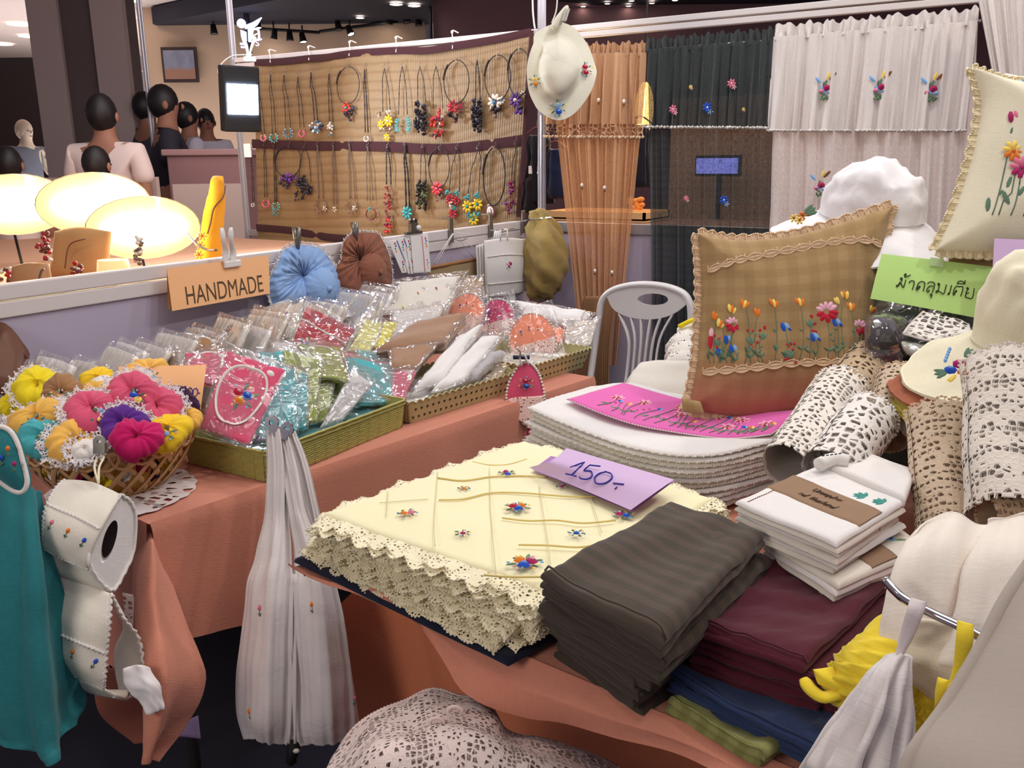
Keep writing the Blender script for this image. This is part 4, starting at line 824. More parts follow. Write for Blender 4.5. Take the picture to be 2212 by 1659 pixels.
# ------------------------------------------------------------------ things clipped on the low partition
def wallp(x, y, off=.03):
    """point on the left partition's face (plane), moved off its front"""
    d = ray(x, y); q = PA+pn*off; k = ((q-CAM)@pn)/(d@pn); return CAM+d*k
WX, WD_ = pdir, ZD     # along the partition / down
PN = pn if pn[0] > 0 else -pn
def woff(o): return o if pn[0] > 0 else -o
def wp(x, y, off=.03): return wallp(x, y, woff(off))
def clip(label_, x, y, m, parent, s=1.0, off=.05):
    c = wp(x, y, off)
    for k in (-1, 1):
        mb = MB(); tube(mb, [c+PN*.012*k*s+np.array([0, 0, .035*s]), c+PN*.005*k*s, c+PN*.002*k*s-np.array([0, 0, .035*s])], [.006*s, .008*s, .004*s], m, 8); mb.build('clip_arm', parent)
    mb = MB(); tube(mb, [c-WX*.008*s, c+WX*.008*s], .006*s, steel, 8); mb.build('clip_spring', parent)
def gathered_cap(label, outline, crown_c, crown_r, mat, trimm, off, knot, bulge=.05, clipxy=None, lacew=.012, nf=26, seed=0, group=None, lobes=1):
    t = thing('gauze_cap', label, 'cap', wp(*crown_c, off)); B_ = spline(np.array(outline+outline[:1], float), 97)[:-1]; P = []; r = np.random.RandomState(seed); ph = np.cumsum(.6+.8*r.rand(96)); ph = ph/ph[-1]*2*pi*nf
    for k, f in enumerate(np.linspace(0, 1, 16)):
        row = []
        for j, (x, y) in enumerate(B_):
            xx, yy = knot[0]+(x-knot[0])*f, knot[1]+(y-knot[1])*f; row.append(wp(xx, yy, off+bulge*(f*(1-f)*3.2)*.6+.012*f+(.004*sin(ph[j])*min(1, f*4)*(1.25-f)+.007*float(wn(x/24+f*1.5, y/24, seed+3)))))
        P.append(row)
    mb = MB(); P = np.array(P); grid(mb, P, mat, closeu=True); mb.build('brim', t)
    mb = MB(); B2 = np.array([wp(x+(x-knot[0])*.0, y, off+.014) for x, y in B_]); C2 = []
    for j in range(96): d = B2[j]-wp(*knot, off); C2.append(B2[j]+nrm(d)*lacew+PN*.004*sin(j*2.2))
    C2 = np.array(C2); A2 = np.concatenate([B2, B2[:1]]); C3 = np.concatenate([C2, C2[:1]]); ribbon(mb, A2, C3, trimm)
    for j in range(0, 96): ell(mb, C2[j], WX*.0035, ZD*.0035, PN*.002, thread_white, 6, 3, True)
    mb.build('lace_edge', t)
    mb = MB(); P = []; c = wp(*crown_c, off+.02); rr = crown_r/F*dep(c)
    for k in range(16):
        a = pi/2*k/15*1.1; row = []
        for j in range(72):
            b = 2*pi*j/72; w = 1+.022*sin(b*nf*.8+1.4*sin(b*3))*sin(a)+.05*float(wn(cos(b)*sin(a)*1.6, sin(b)*sin(a)*1.6, seed+8)); row.append(c+(WX*cos(b)*1.05+ZD*sin(b))*sin(a)*rr*w+PN*cos(a)*rr*.62)
        P.append(row)
    grid(mb, np.array(P), mat, closeu=True); tube(mb, [c+PN*rr*.60, c+PN*(rr*.62+.004)], .012, mat, 10); mb.build('crown', t)
    if clipxy: clip('', *clipxy, steel, t, 1.1, off+.02)
    return t
gathered_cap('sky-blue gathered gauze cap with white lace edge clipped to the partition', [(645, 528), (690, 537), (715, 565), (735, 600), (738, 640), (720, 660), (660, 665), (600, 665), (584, 640), (584, 605), (600, 570), (615, 540)], (690, 622), 46, blue, lace('white_lace_fine', (232, 226, 230), 160, .2), .04, (655, 595), clipxy=(642, 515), seed=1)
gathered_cap('brown gathered gauze cap with white picot edge clipped beside the blue one', [(785, 502), (815, 505), (832, 530), (845, 570), (845, 620), (820, 650), (775, 655), (740, 625), (725, 582), (738, 560), (742, 525), (762, 505)], (802, 586), 40, brown, lace('white_lace_fine', (232, 226, 230), 160, .2), .04, (778, 560), clipxy=(767, 502), seed=2, lacew=.007)
# khaki cap on the corner
t = thing('gauze_cap', 'khaki crumpled cloth cap hanging under the corner post', 'cap', D(1190, 640, 4.42))
rows = [[(1150, 455, 0), (1165, 452, -.02), (1178, 458, 0)], [(1140, 490, 0), (1172, 486, -.06), (1200, 492, 0)], [(1136, 525, 0), (1180, 522, -.12), (1220, 535, 0)], [(1136, 580, 0), (1185, 575, -.14), (1226, 575, 0)], [(1138, 620, 0), (1180, 615, -.10), (1208, 612, 0)], [(1140, 640, 0), (1165, 645, -.03), (1185, 640, 0)]]
mb = MB(); puff(mb, D2(rows, 4.42), .03, khaki, 36, 40, r=.05, tb=.02, wr=(.020, 11), seed=8); mb.build('body', t)
mb = MB(); box(mb, D(1152, 470, 4.40), (.02, .03, .05), steel, rgt, -fwd, upv); tube(mb, spline([D(1125, 478, 4.36), D(1150, 474, 4.34), D(1190, 470, 4.36)], 8), .004, chrome); mb.build('clip', t, smooth=False)

# HANDMADE card
t = thing('sign_card', 'folded peach card reading HANDMADE, pegged to the partition rail', 'sign', wp(470, 660, .05))
q = [[wp(360, 580, .060), wp(580, 551, .060)], [wp(372, 672, .085), wp(583, 634, .085)]]
mb = MB(); S = puff(mb, q, .0006, card_peach, 8, 8, r=.001, tb=.0006, cluster=False); mb.build('front_sheet', t)
mb = MB(); puff(mb, [[wp(360, 580, .058), wp(580, 551, .058)], [wp(362, 668, .03), wp(578, 632, .03)]], .0006, card_peach, 4, 4, r=.001, tb=.0006, cluster=False); mb.build('back_sheet', t)
p, tu, tv, n = S.frame(.53, .70); text_on('lettering', 'HANDMADE', p, tu, nrm(q[1][0]-q[0][0]), n, .056, ink, t, w=.32)
t2 = t
for k, x in ((0, 487), (1, 503)):
    mb = MB(); tube(mb, spline([wp(x-8+k*4, 492, .07+.03*k), wp(x-4, 520, .075+.02*k), wp(x, 545, .066), wp(x, 572, .07)], 12), [.007, .010, .011, .010, .009, .009, .010, .012, .014, .013, .011, .008], wplast, 8, flat=.5); mb.build('peg_arm', t)
mb = MB(); box(mb, wp(502, 570, .07), (.07, .012, .022), wplast, WX, PN, (0, 0, 1)); mb.build('peg_jaw', t, bevel=.004, smooth=False)
# white peg at the floodlight
t = thing('clothes_peg', 'white plastic peg holding the floodlight cable on the post', 'peg', D(538, 100, 4.5))
for s in (-1, 1):
    mb = MB(); tube(mb, spline([D(538+s*14, 80, 4.5), D(538+s*6, 100, 4.5), D(538+s*2, 118, 4.5), D(538+s*3, 130, 4.5)], 10), [.009, .012, .013, .012, .010, .009, .01, .012, .013, .01], wplast, 8, flat=.6); mb.build('arm', t)
mb = MB(); box(mb, D(540, 127, 4.49), (.06, .02, .02), wplast, rgt, -fwd, upv); mb.build('jaw', t, smooth=False, bevel=.003)

# embroidered strips under a bulldog clip
t = thing('bookmark_bunch', 'white cross-stitch strips fanned out under a steel bulldog clip', 'cloth strip', wp(885, 580, .04))
for i, (x0, y0, x1, y1, w_, cc) in enumerate(((852, 520, 880, 590, 24, 'blue'), (868, 515, 893, 592, 22, 'lblue'), (884, 513, 898, 592, 20, 'white'), (905, 508, 912, 590, 38, 'pink'))):
    mb = MB(); o = .05+.004*i; S = puff(mb, [[wp(x0-w_/2, y0, o), wp(x0+w_/2, y0-4, o)], [wp(x1-w_/2, y1, o+.01), wp(x1+w_/2, y1-2, o+.01)]], .0012, white_linen, 6, 14, tb=.001, wr=(.002, 9), seed=i); s = mb.build('strip', t)
    mb = MB(); P = np.array([S.frame(.62, v)[0] for v in np.linspace(.04, .97, 12)])+PN*.002; tube(mb, P, .0016, E_['blue' if i < 2 else 'pink'], 5)
    for v in (.22, .78):
        fr = S.frame(.82 if i > 2 else .3, v)
        for k in range(4): blob(mb, fr, .004*(k % 2), -.016+.011*k, .005, .005, 0, E_[('red', 'blue', 'lgreen', 'orange')[k]])
    mb.build('cross_stitch', s)
mb = MB(); c = wp(893, 498, .06); box(mb, c-np.array([0, 0, .010]), (.11, .014, .012), steel, WX, PN); box(mb, c+np.array([0, 0, .012]), (.05, .018, .035), steel, WX, PN)
for s in (-1, 1): lathe(mb, [(.006, -.004), (.013, -.004), (.013, .004), (.006, .004)], c+WX*.014*s+np.array([0, 0, .038]), steel, 12, WX, (0, 0, 1), PN)
mb.build('bulldog_clip', t, smooth=False); mb = MB(); ell(mb, wp(904, 492, .07), WX*.016, PN*.01, np.array([0, 0, .012]), wplast, 8, 5, True); mb.build('cotton_tie', t)
# bamboo banner with strings
t = thing('hanging_banner', 'khaki cloth banner on a wooden rod, hung by white strings from the rail', 'banner', wp(990, 600, .05))
mb = MB(); puff(mb, [[wp(925, 580, .05), wp(1045, 558, .05)], [wp(925, 625, .05), wp(1043, 650, .05)], [wp(930, 700, .06), wp(1040, 700, .06)]], .004, fab('khaki_linen', (158, 136, 100)), 12, 16, tb=.004, wr=(.004, 5), seed=2); mb.build('cloth', t)
mb = MB(); tube(mb, [wp(920, 580, .05), wp(1048, 556, .05)], .009, plain('rod_wood', (150, 104, 66), .5), 8); ell(mb, wp(926, 579, .05), WX*.014, PN*.014, np.array([0, 0, .014]), plain('rod_wood', (150, 104, 66)), 10, 6, True); mb.build('rod', t)
mb = MB()
for a, b in (((977, 505), (938, 567)), ((980, 504), (942, 570)), ((984, 506), (1022, 556)), ((990, 506), (1040, 552)), ((984, 503), (1015, 506))): tube(mb, [wp(*a, .06), wp(*b, .055)], .0016, thread_white, 5)
mb.build('strings', t)
for i, x in enumerate((974, 1060, 1130)):
    t = thing('rail_bracket', ['dark steel bracket hooked over the rail above the banner strings', 'dark steel bracket hooked over the rail above the tulip pouch', 'dark steel bracket hooked over the rail beside the khaki cap'][i], 'bracket', wp(x, 505-i*8, .02)); y = 488-(x-974)*.115
    mb = MB(); c = wp(x, y+10, .025); box(mb, c, (.03, .012, .11), steel, WX, PN); box(mb, c+np.array([0, 0, .055])-PN*.02, (.03, .05, .01), steel, WX, PN); mb.build('strap', t, smooth=False, bevel=.002)
    mb = MB(); tube(mb, spline([c-np.array([0, 0, .03]), c+PN*.05-np.array([0, 0, .045]), c+PN*.09-np.array([0, 0, .03])], 8), .0025, chrome, 6); mb.build('arm', t)
# tulip pouches
t = thing('hanging_pouch', 'white hanging pouch with a tulip posy and two loops, front of its row', 'pouch', wp(1095, 630, .1), 'white pouches hung from the bracket')
r0 = [[wp(1046, 520, .12), wp(1092, 514, .12), wp(1136, 516, .12)], [wp(1048, 580, .135), wp(1095, 575, .145), wp(1139, 575, .13)], [wp(1050, 640, .12), wp(1096, 636, .13), wp(1142, 628, .12)]]
mb = MB(); S = puff(mb, r0, .007, white_linen, 22, 26, r=.01, tb=.006, wr=(.0015, 10), seed=3); mb.build('body', t)
mb = MB()
for v in (.30, .78): tube(mb, np.array([S.frame(u, v)[0]+PN*.002+np.array([0, 0, .002*sin(k*2.4)]) for k, u in enumerate(np.linspace(.02, .98, 40))]), .0026, thread_white, 5)
for s in ('l', 'r', 'b'): tube(mb, np.array([f[0]+np.array([0, 0, .002*sin(k*2.2)]) for k, f in enumerate(edge_pts(S, s, 50, inset=.01))]), .0024, thread_white, 5)
mb.build('picot_edge', t)
mb = MB(); f = S.frame(.52, .5); cluster(mb, f, .024, ('magenta',), 2); rose(mb, f, .016, -.012, .011, E_['magenta'], E_['red']); mb.build('embroidery', t)
for x in (1081, 1096): mb = MB(); tube(mb, [wp(x, 520, .13), wp(x, 496, .13)], .005, white_linen, 8, flat=.4); mb.build('loop', t)
for k in range(1, 4):
    t = thing('hanging_pouch', 'white hanging pouch mostly hidden behind the tulip pouch, '+ORD[k-1]+' one behind it', 'pouch', wp(1050-4*k, 630, .1), 'white pouches hung from the bracket')
    mb = MB(); puff(mb, [[wp(1046-6*k, 524+2*k, .12-.012*k), wp(1130-6*k, 517+2*k, .12-.012*k)], [wp(1048-5*k, 642+3*k, .12-.012*k), wp(1136-6*k, 630+4*k, .12-.012*k)]], .004, white_linen, 14, 16, r=.006, tb=.004, wr=(.0015, 9), seed=k+30); mb.build('body', t)
    mb = MB(); tube(mb, [wp(1081-5*k, 522, .13-.012*k), wp(1083-4*k, 497, .13-.012*k)], .004, white_linen, 6); mb.build('loop', t)
mb = MB(); tube(mb, [wp(1060, 498, .12), wp(1112, 494, .13)], .0022, chrome, 6); mb.build('wire_hook', label='thin wire hook carrying the white pouches', cat='hook')

# neighbour's goods seen over the partition at the left
yb = fab('saffron_cloth', (242, 168, 46), wrk=.5)
t = thing('yellow_bag', 'saffron yellow drawstring cloth hanging beyond the partition rail', 'bag', D(458, 545, 3.9))
rows = [[(462, 380, 0), (470, 380, -.01), (480, 381, 0)], [(450, 430, 0), (468, 428, -.03), (485, 430, 0)], [(440, 480, 0), (462, 478, -.04), (482, 478, 0)], [(428, 545, 0), (452, 548, -.04), (480, 545, 0)], [(424, 575, 0), (450, 580, -.03), (476, 575, 0)]]
mb = MB(); puff(mb, D2(rows, 3.9), .02, yb, 20, 34, r=.03, tb=.02, wr=(.006, 10), seed=2); mb.build('body', t)
mb = MB(); tube(mb, spline([D(486, 400, 3.86), D(482, 425, 3.85), D(462, 450, 3.83), D(455, 480, 3.83), D(448, 505, 3.83)], 16), .004, plain('cord_brown', (120, 80, 50))); mb.build('cord', t)
for (x, y) in ((437, 510), (433, 530), (430, 550)): mb = MB(); daisy(mb, (D(x, y, 3.8), rgt, -upv, -fwd), 0, 0, .022, E_['yellow'], E_['orange'], 6, h=.01); mb.build('tassel', t)
mb = MB(); tube(mb, spline([D(385, 488, 3.8), D(405, 505, 3.7), D(425, 528, 3.6), D(450, 540, 3.55), D(468, 540, 3.5)], 18), .005, plain('grey_cable', (130, 120, 116))); mb.build('power_cable', label='grey cable running from the halogen lamps to the peach card peg', cat='cable')
t = thing('lamp_shade', 'small warm-lit round lampshade just above the partition rail', 'lamp', D(248, 590, 3.4))
c = D(248, 600, 3.4); mb = MB(); lathe(mb, [(.065, 0), (.055, .07), (.053, .07), (.062, 0)], c, plain('shade_warm', (240, 190, 130), emit=.8), 24); mb.build('shade', t)
mb = MB(); lathe(mb, [(0, .062), (.053, .066)], c, plain('shade_top', (255, 226, 170), emit=6), 24); mb.build('bulb', t)
mb = MB(); lathe(mb, [(.05, -.3), (.05, -.29), (.008, -.28), (.008, .0)], c, steel, 16); mb.build('stand', t)
t = thing('tan_bag', 'tan boxy leather bag beyond the partition at the far left', 'bag', D(65, 610, 3.1)); lm = plain('tan_leather', (176, 128, 84), .5, var=.2, bs=10)
mb = MB(); puff(mb, D2([[(30, 575, 0), (65, 568, 0), (105, 570, 0)], [(26, 640, 0), (68, 645, -.02), (118, 630, 0)]], 3.1), .04, lm, 16, 16, r=.05, tb=.04, wr=(.003, 6)); mb.build('body', t)
mb = MB(); tube(mb, spline([D(84, 604, 3.03), D(90, 585, 3.02), D(96, 582, 3.02)], 8), .004, steel); mb.build('buckle', t)
for k, (x, y) in enumerate(((12, 590), (92, 520), (98, 545), (168, 580), (298, 560), (300, 530))):
    t = thing('shell_garland', ['string of dark shell beads at the far left edge beyond the rail', 'upper bunch of red and white shell beads near the glowing lamp', 'lower bunch of red and white shell beads near the glowing lamp', 'small red and white flower trinket on the neighbour\'s table', 'lower strand of pale shell beads beside the lampshade', 'upper strand of pale shell beads beside the lampshade'][k], 'garland', D(x, y, 3.3)); r = random.Random(k)
    for q in range(16): mb = MB() if q == 0 else mb; ell(mb, D(x+r.uniform(-12, 12)*(.5 if k > 3 else 1), y+r.uniform(-18, 18), 3.3+r.uniform(-.02, .02)), XR*.010, np.array([0, .010, 0]), np.array([0, 0, .008]), BC[r.choice(['white', 'red', 'brown'] if k < 4 else ['white', 'taupe'])], 7, 4, True)
    mb.build('beads', t)
t = thing('tan_cushion', 'warm-lit tan cloth bag leaning beyond the rail between the lamps', 'bag', D(180, 590, 3.5)); mb = MB(); puff(mb, D2([[(120, 500, 0), (170, 490, 0), (240, 500, 0)], [(110, 600, 0), (170, 610, -.02), (232, 600, 0)]], 3.6), .04, fab('tan_bagcloth', (190, 146, 96)), 16, 16, r=.06, tb=.04, wr=(.006, 7)); mb.build('body', t)
mb = MB(); tube(mb, spline([D(140, 580, 3.52), D(150, 530, 3.52), D(185, 515, 3.52)], 12), .003, BC['brown']); mb.build('seam', t)
sbox('trim_10', (-6.2, 1.0, .955), (-2.75, 3.9, .995), plain('neigh_top', (196, 150, 120), .7))

# ------------------------------------------------------------------ left table: board, legs, orange cloth
TZ = .75
LA = Z(322, 1132, TZ); LB = Z(1282, 815, TZ); ld = nrm(LB-LA); ln = np.array([ld[1], -ld[0], 0]); llen = float(np.linalg.norm(LB-LA)); dw = .86
t = thing('display_table', 'long table under the orange cloth along the left partition', 'table', LA+ld*llen/2-ln*dw/2-np.array([0, 0, TZ]))
woodp = plain('table_board', (150, 120, 96), .6); 
mb = MB(); box(mb, LA+ld*llen/2-ln*dw/2-np.array([0, 0, .016]), (llen-.02, dw-.02, .02), woodp, ld, ln); mb.build('tabletop', t, smooth=False)
for a in (.08, llen-.08):
    for b in (.08, dw-.1): mb = MB(); p = LA+ld*a-ln*b; tube(mb, [(p[0], p[1], 0), (p[0], p[1], TZ-.03)], .014, steel, 8); mb.build('leg', t)
def lt(a, b, z=TZ): return LA+ld*a-ln*b+np.array([0, 0, z-TZ])
t = thing('tablecloth', 'orange cotton cloth over the left table with a long pointed corner', 'tablecloth', lt(.5, .4, 0))
mb = MB(); puff(mb, [[lt(0, dw), lt(llen*.5, dw), lt(llen, dw)], [lt(0, dw/2), lt(llen/2, dw/2), lt(llen, dw/2)], [lt(-.0, -.0), lt(llen/2, -.0), lt(llen, -.0)]], .002, orange, 30, 20, r=.004, tb=.004, wr=(.0015, 3), seed=6, cluster=False); mb.build('top', t)
# front skirt: hangs from the front edge; hem rises and falls
hem = [(-.01, .50), (.09, .47), (.20, .44), (.28, .46), (.34, .50), (.42, .46), (.6, .45), (.9, .42), (1.3, .42), (llen, .40)]
P = []; n = 110; aa = np.linspace(-.0, llen+.0, n); hz = np.interp(aa, [h[0] for h in hem], [h[1] for h in hem])
for v in np.linspace(0, 1, 22):
    row = []
    for a, z in zip(aa, hz):
        o = .004+.012*v*(1+sin(a*9+2*v)*.8+.5*sin(a*23+1))+(.006*sin(min(v, .08)/.08*pi/2)); row.append(lt(a, -o, TZ+.003-(TZ-z)*v))
    P.append(row)
mb = MB(); grid(mb, np.array(P), orange); grid(mb, np.array(P)-ln*.0015, orange, flip=True); mb.build('front_skirt', t)
# near-end skirt with darker fringe
P = []
for v in np.linspace(0, 1, 20):
    P.append([lt(-.006-.02*v*(1+.8*sin(b*17+1)), b, TZ+.003-(TZ-.34)*v) for b in np.linspace(0, dw, 50)])
mb = MB(); grid(mb, np.array(P), orange, flip=True); grid(mb, np.array(P)+ld*.0015, orange); mb.build('end_skirt', t)
mb = MB(); e = P[-1]
for k in range(0, 50): tube(mb, [e[k], e[k]+np.array([.002, -.002, -.02])], .0015, orange, 4)
mb.build('fringe', t)
# pointed corner fall
cr = [[(320, 1128, 1.865), (322, 1130, 1.86), (326, 1128, 1.85)], [(292, 1185, 1.82), (330, 1180, 1.74), (338, 1190, 1.83)], [(290, 1290, 1.76), (334, 1290, 1.68), (378, 1290, 1.80)], [(296, 1390, 1.72), (350, 1390, 1.64), (415, 1390, 1.78)], [(304, 1480, 1.68), (362, 1480, 1.62), (442, 1470, 1.76)], [(310, 1570, 1.66), (350, 1570, 1.62), (400, 1555, 1.72)], [(322, 1648, 1.64), (326, 1650, 1.63), (334, 1640, 1.65)]]
mb = MB(); S = puff(mb, [[D(*q) for q in row] for row in cr], .002, orange, 30, 44, r=.003, tb=.002, wr=(.004, 5), seed=5, folds=lambda U, V: .012*np.sin(U*7)*V); mb.build('corner_drape', t)
# crochet doily under the basket
t = thing('doily', 'white crochet doily peeping out under the woven basket', 'doily', Z(300, 1100, TZ+.004))
P = []; c = Z(250, 1062, TZ+.006)
for k, f in enumerate(np.linspace(.1, 1, 10)):
    P.append([c+np.array([cos(a)*.165, sin(a)*.165, 0])*f*(1+.03*abs(sin(a*12))*(k == 9))+np.array([0, 0, .0015*sin(a*9)*f]) for a in np.linspace(0, 2*pi, 97)[:-1]])
P = np.array(P)
for i in range(P.shape[0]):
    for j in range(P.shape[1]):
        a, b = (P[i, j]-LA)@ld, -(P[i, j]-LA)@ln
        if b < -.006: P[i, j] = lt(a, -.03, TZ+max(-.16, b*1.0))
        elif a < -.01: P[i, j] = lt(-.05, b, TZ+max(-.16, a*.8))
mb = MB(); grid(mb, P, lace('doily_lace', (226, 214, 210), 80, .24), closeu=True); mb.build('lace', t)

# ------------------------------------------------------------------ woven plastic basket
bc = Z(240, 1010, TZ+.004); bc = np.array([Z(262, 1062, TZ)[0], Z(262, 1062, TZ)[1], TZ+.006])
c0 = Z(236, 928, .88); c0 = np.array([c0[0], c0[1], TZ+.006])
bk = thing('woven_basket', 'tan open-lattice round basket heaped with scrunchies', 'basket', c0)
RB, RT, BH = .105, .172, .125
def bowl(a, f, o=0): # f 0 bottom..1 rim
    r = RB+(RT-RB)*(sin(f*pi/2)**.8)+o; return c0+np.array([cos(a)*r, sin(a)*r, BH*f+.008*sin(4*a+.6)*f])
ns = 22; base_m = None
for h in (1, -1):
    me0 = None
    for k in range(ns):
        a0 = 2*pi*k/ns; P = np.array([bowl(a0+h*f*.62, f, .002*h) for f in np.linspace(0, 1, 12)])
        mb = MB(); A = np.array([bowl(a0+h*f*.62-.044, f, .0025*h) for f in np.linspace(0, 1, 12)]); B = np.array([bowl(a0+h*f*.62+.044, f, .0025*h) for f in np.linspace(0, 1, 12)])
        cen = np.array([c0[0], c0[1], 0]); ou = P-cen; ou[:, 2] = 0; ou = ou/np.linalg.norm(ou, axis=1, keepdims=True)*.0025
        grid(mb, np.array([A, (A+B)/2+ou*1.4, B]), brown_pl); grid(mb, np.array([A-ou, B-ou]), brown_pl, flip=True); mb.build('strip', bk)
mb = MB(); a = np.linspace(0, 2*pi, 97)[:-1]; tube(mb, np.array([bowl(q, 1, .002) for q in a]), .0065, brown_pl, 8, True); mb.build('rim', bk)
mb = MB()
for k in range(28): # rolled loops below the rim
    q = np.linspace(0, pi, 8); a0 = 2*pi*k/28; tube(mb, np.array([bowl(a0+.17*cos(u), 1-.30*sin(u), .006) for u in q]), .0038, brown_pl, 6)
mb.build('rim_loops', bk)
mb = MB(); lathe(mb, [(0, 0), (RB+.004, 0), (RB+.006, .006), (RB, .010), (0, .008)], c0, brown_pl, 40); mb.build('base', bk)

def scrunchie(label, x, y, z, R, mat, tilt=(0, 0), lacem=None, motif=None, seed=0, sq=.8):
    c = Z(x, y, z); az = nrm(nrm(CAM-c)*.75+np.array([0, 0, .8])+rgt*tilt[0]+np.array([0, 0, 1])*tilt[1]); ax = nrm(np.cross((0, 0, 1), az)); ay = np.cross(az, ax); ay = -ay
    t = thing('scrunchie', label, 'scrunchie', c); r = np.random.RandomState(seed); g = np.cumsum(.5+r.rand(72)); g = g/g[-1]*2*pi*13; P = []; rt = R*.58
    g2 = r.rand(4)*6
    for i in range(14):
        b = 2*pi*i/14; row = []
        for j in range(72):
            a = 2*pi*j/72; w = 1+.035*sin(g[j]+.9*sin(b+a))+.10*sin(3*a+g2[0])+.05*sin(5*a+g2[1]+b)+.16*float(wn(cos(a)*(1+.5*cos(b))*1.3, sin(a)*(1+.5*cos(b))*1.3+sin(b)*.5, seed+20)); rr = R*.47*(1+.14*sin(2*a+g2[2])); q = rt*w
            row.append(c+(ax*cos(a)+ay*sin(a))*(rr+q*cos(b))+az*(q*sq*sin(b)+R*.10*sin(2*a+g2[3])))
        P.append(row)
    P = np.array(P); mb = MB(); grid(mb, P, mat, closeu=True, closev=True); mb.build('fabric', t)
    if lacem:
        mb = MB(); j0 = 0; A = P[0]; A = np.concatenate([A, A[:1]]); d = A-c; d = d/np.linalg.norm(d, axis=1, keepdims=True); k = np.arange(73)
        B = A+d*.015*(1+.2*np.sin(k*2.4))[:, None]+np.outer(.007*np.sin(k*1.7), az); ribbon(mb, A, B, lace('white_lace_fine', (232, 226, 230), 160, .2))
        for q in range(0, 73): ell(mb, B[q], ax*.0024, ay*.0024, az*.002, thread_white, 6, 4, True)
        mb.build('lace_trim', t)
    if motif:
        mb = MB(); p = c+ax*0+az*(rt*sq*1.02)-ay*0; fr = (c+ay*R*.42*0+az*rt*sq*.98+ay*R*.5, ax, ay, az)
        if motif == 'wreath':
            for q in range(9): blob(mb, fr, cos(q*.7)*.020, sin(q*.7)*.014, .005, .004, q, E_[('lblue', 'lpink', 'yellow', 'green')[q % 4]], .004)
        else: cluster(mb, fr, .024, motif, seed)
        mb.build('embroidery', t)
    return t
mb = MB(); ell(mb, c0+np.array([0, 0, .05]), XR*.12, np.array([0, .12, 0]), np.array([0, 0, .085]), mustard, 24, 10, True)
hp = mb.build('scrunchie_heap', kind='stuff', label='scrunchies filling the inside of the woven basket', cat='scrunchies')
SCR = [
 ('lemon yellow scrunchie with white lace at the rear left of the basket', 84, 836, .945, .058, yel, 'o', None), ('lime yellow scrunchie at the left rim of the basket', 38, 876, .90, .042, yel, None, None),
 ('tan scrunchie beside the lemon one', 134, 852, .95, .050, tan, None, ('lpink',)), ('bright yellow scrunchie at the back with a grey bud', 212, 822, .94, .042, fab('egg_yellow', (246, 206, 48)), None, None),
 ('peach yellow scrunchie at the back in front of the peach card', 322, 812, .95, .056, fab('peach_yellow', (244, 190, 92)), None, ('lblue',)), ('small mustard scrunchie between the tan and the pink ones', 205, 850, .945, .036, mustard, None, None),
 ('large rose-pink scrunchie with a posy, topmost of the heap', 288, 852, .965, .058, pink, 'o', ('blue', 'yellow', 'pink')), ('rose-pink scrunchie with an orange wreath', 196, 892, .945, .056, pink, 'o', 'wreath'),
 ('rose-pink scrunchie with wide white lace at the right', 340, 882, .935, .055, pink, 'o', None), ('purple scrunchie under white lace ruffles', 268, 918, .925, .048, purple, 'o', None),
 ('magenta scrunchie at the front right rim', 296, 948, .905, .052, hotpink, None, None), ('mustard scrunchie with a grey sprig at the left', 84, 908, .925, .058, mustard, 'o', ('blue',)),
 ('turquoise scrunchie with a blue flower at the front left', 100, 948, .905, .052, turq, None, ('blue',)), ('peach scrunchie at the front rim', 166, 955, .90, .054, fab('peach_yellow', (244, 190, 92)), 'o', None),
 ('yellow scrunchie with pale stitches at the right rim', 366, 932, .90, .050, fab('egg_yellow', (246, 206, 48)), None, ('lblue',)), ('aubergine scrunchie at the far right of the heap', 386, 872, .93, .046, darkpurple, None, None),
 ('white lace scrunchie at the rear left edge', 40, 812, .92, .044, thread_white, 'o', None), ('orange scrunchie in the gap at the far right rim', 400, 905, .905, .036, fab('peach_yellow', (244, 190, 92)), None, None),
 ('white ruffled lace puff at the front rim', 184, 970, .895, .026, thread_white, 'o', None), ('white scrunchie between the mustard and rose-pink ones', 232, 838, .94, .038, white_linen, None, None)]
for i, (lb, x, y, z, R, m, lc, mo) in enumerate(SCR): props(scrunchie(lb, x, y, z, R*.92, m, (0.25*sin(i*2.1), .2*cos(i*1.7)), lc, mo, i), group='scrunchies in the woven basket')
for k in range(34):   # lace scraps seen through the lattice
    if k % 3 == 0:
        a = -2.6+k*.09; p = bowl(a, .35+.3*((k*7) % 5)/5, -.02); mb = MB(); 
        P = np.array([[p+np.array([cos(u)*.022*f, sin(u)*.010*f, sin(u)*.02*f+.004*sin(u*5)]) for u in np.linspace(0, 2*pi, 17)[:-1]] for f in (.2, .7, 1)]); grid(mb, P, [thread_white, hotpink, darkpurple, yel][(k//3) % 4], closeu=True); mb.build('scrap', hp)
# peach price card
t = thing('price_card', 'peach card with handwritten 100 behind the scrunchies', 'price card', Z(370, 890, .9))
q = [[D(256, 792, 2.12), D(446, 788, 2.18)], [D(262, 905, 2.06), D(430, 912, 2.05)]]
mb = MB(); S = puff(mb, q, .0006, card_peach, 10, 10, r=.001, tb=.0006, cluster=False); mb.build('card', t)
fr = S.frame(.84, .50); mb = MB()
ln1 = [[(-20, -14), (-13, -20), (-12, 18)], [(-4, 0), (-6, -10), (0, -16), (7, -4), (5, 14), (-2, 16), (-5, 6), (-4, 0)], [(10, 2), (9, -8), (15, -14), (21, -4), (20, 12), (13, 14), (10, 6), (10, 2)], [(23, 4), (28, 3)]]
strokes(mb, ln1, *fr, .00088, .0011, inkblue, off=.0014); mb.build('handwriting', t)

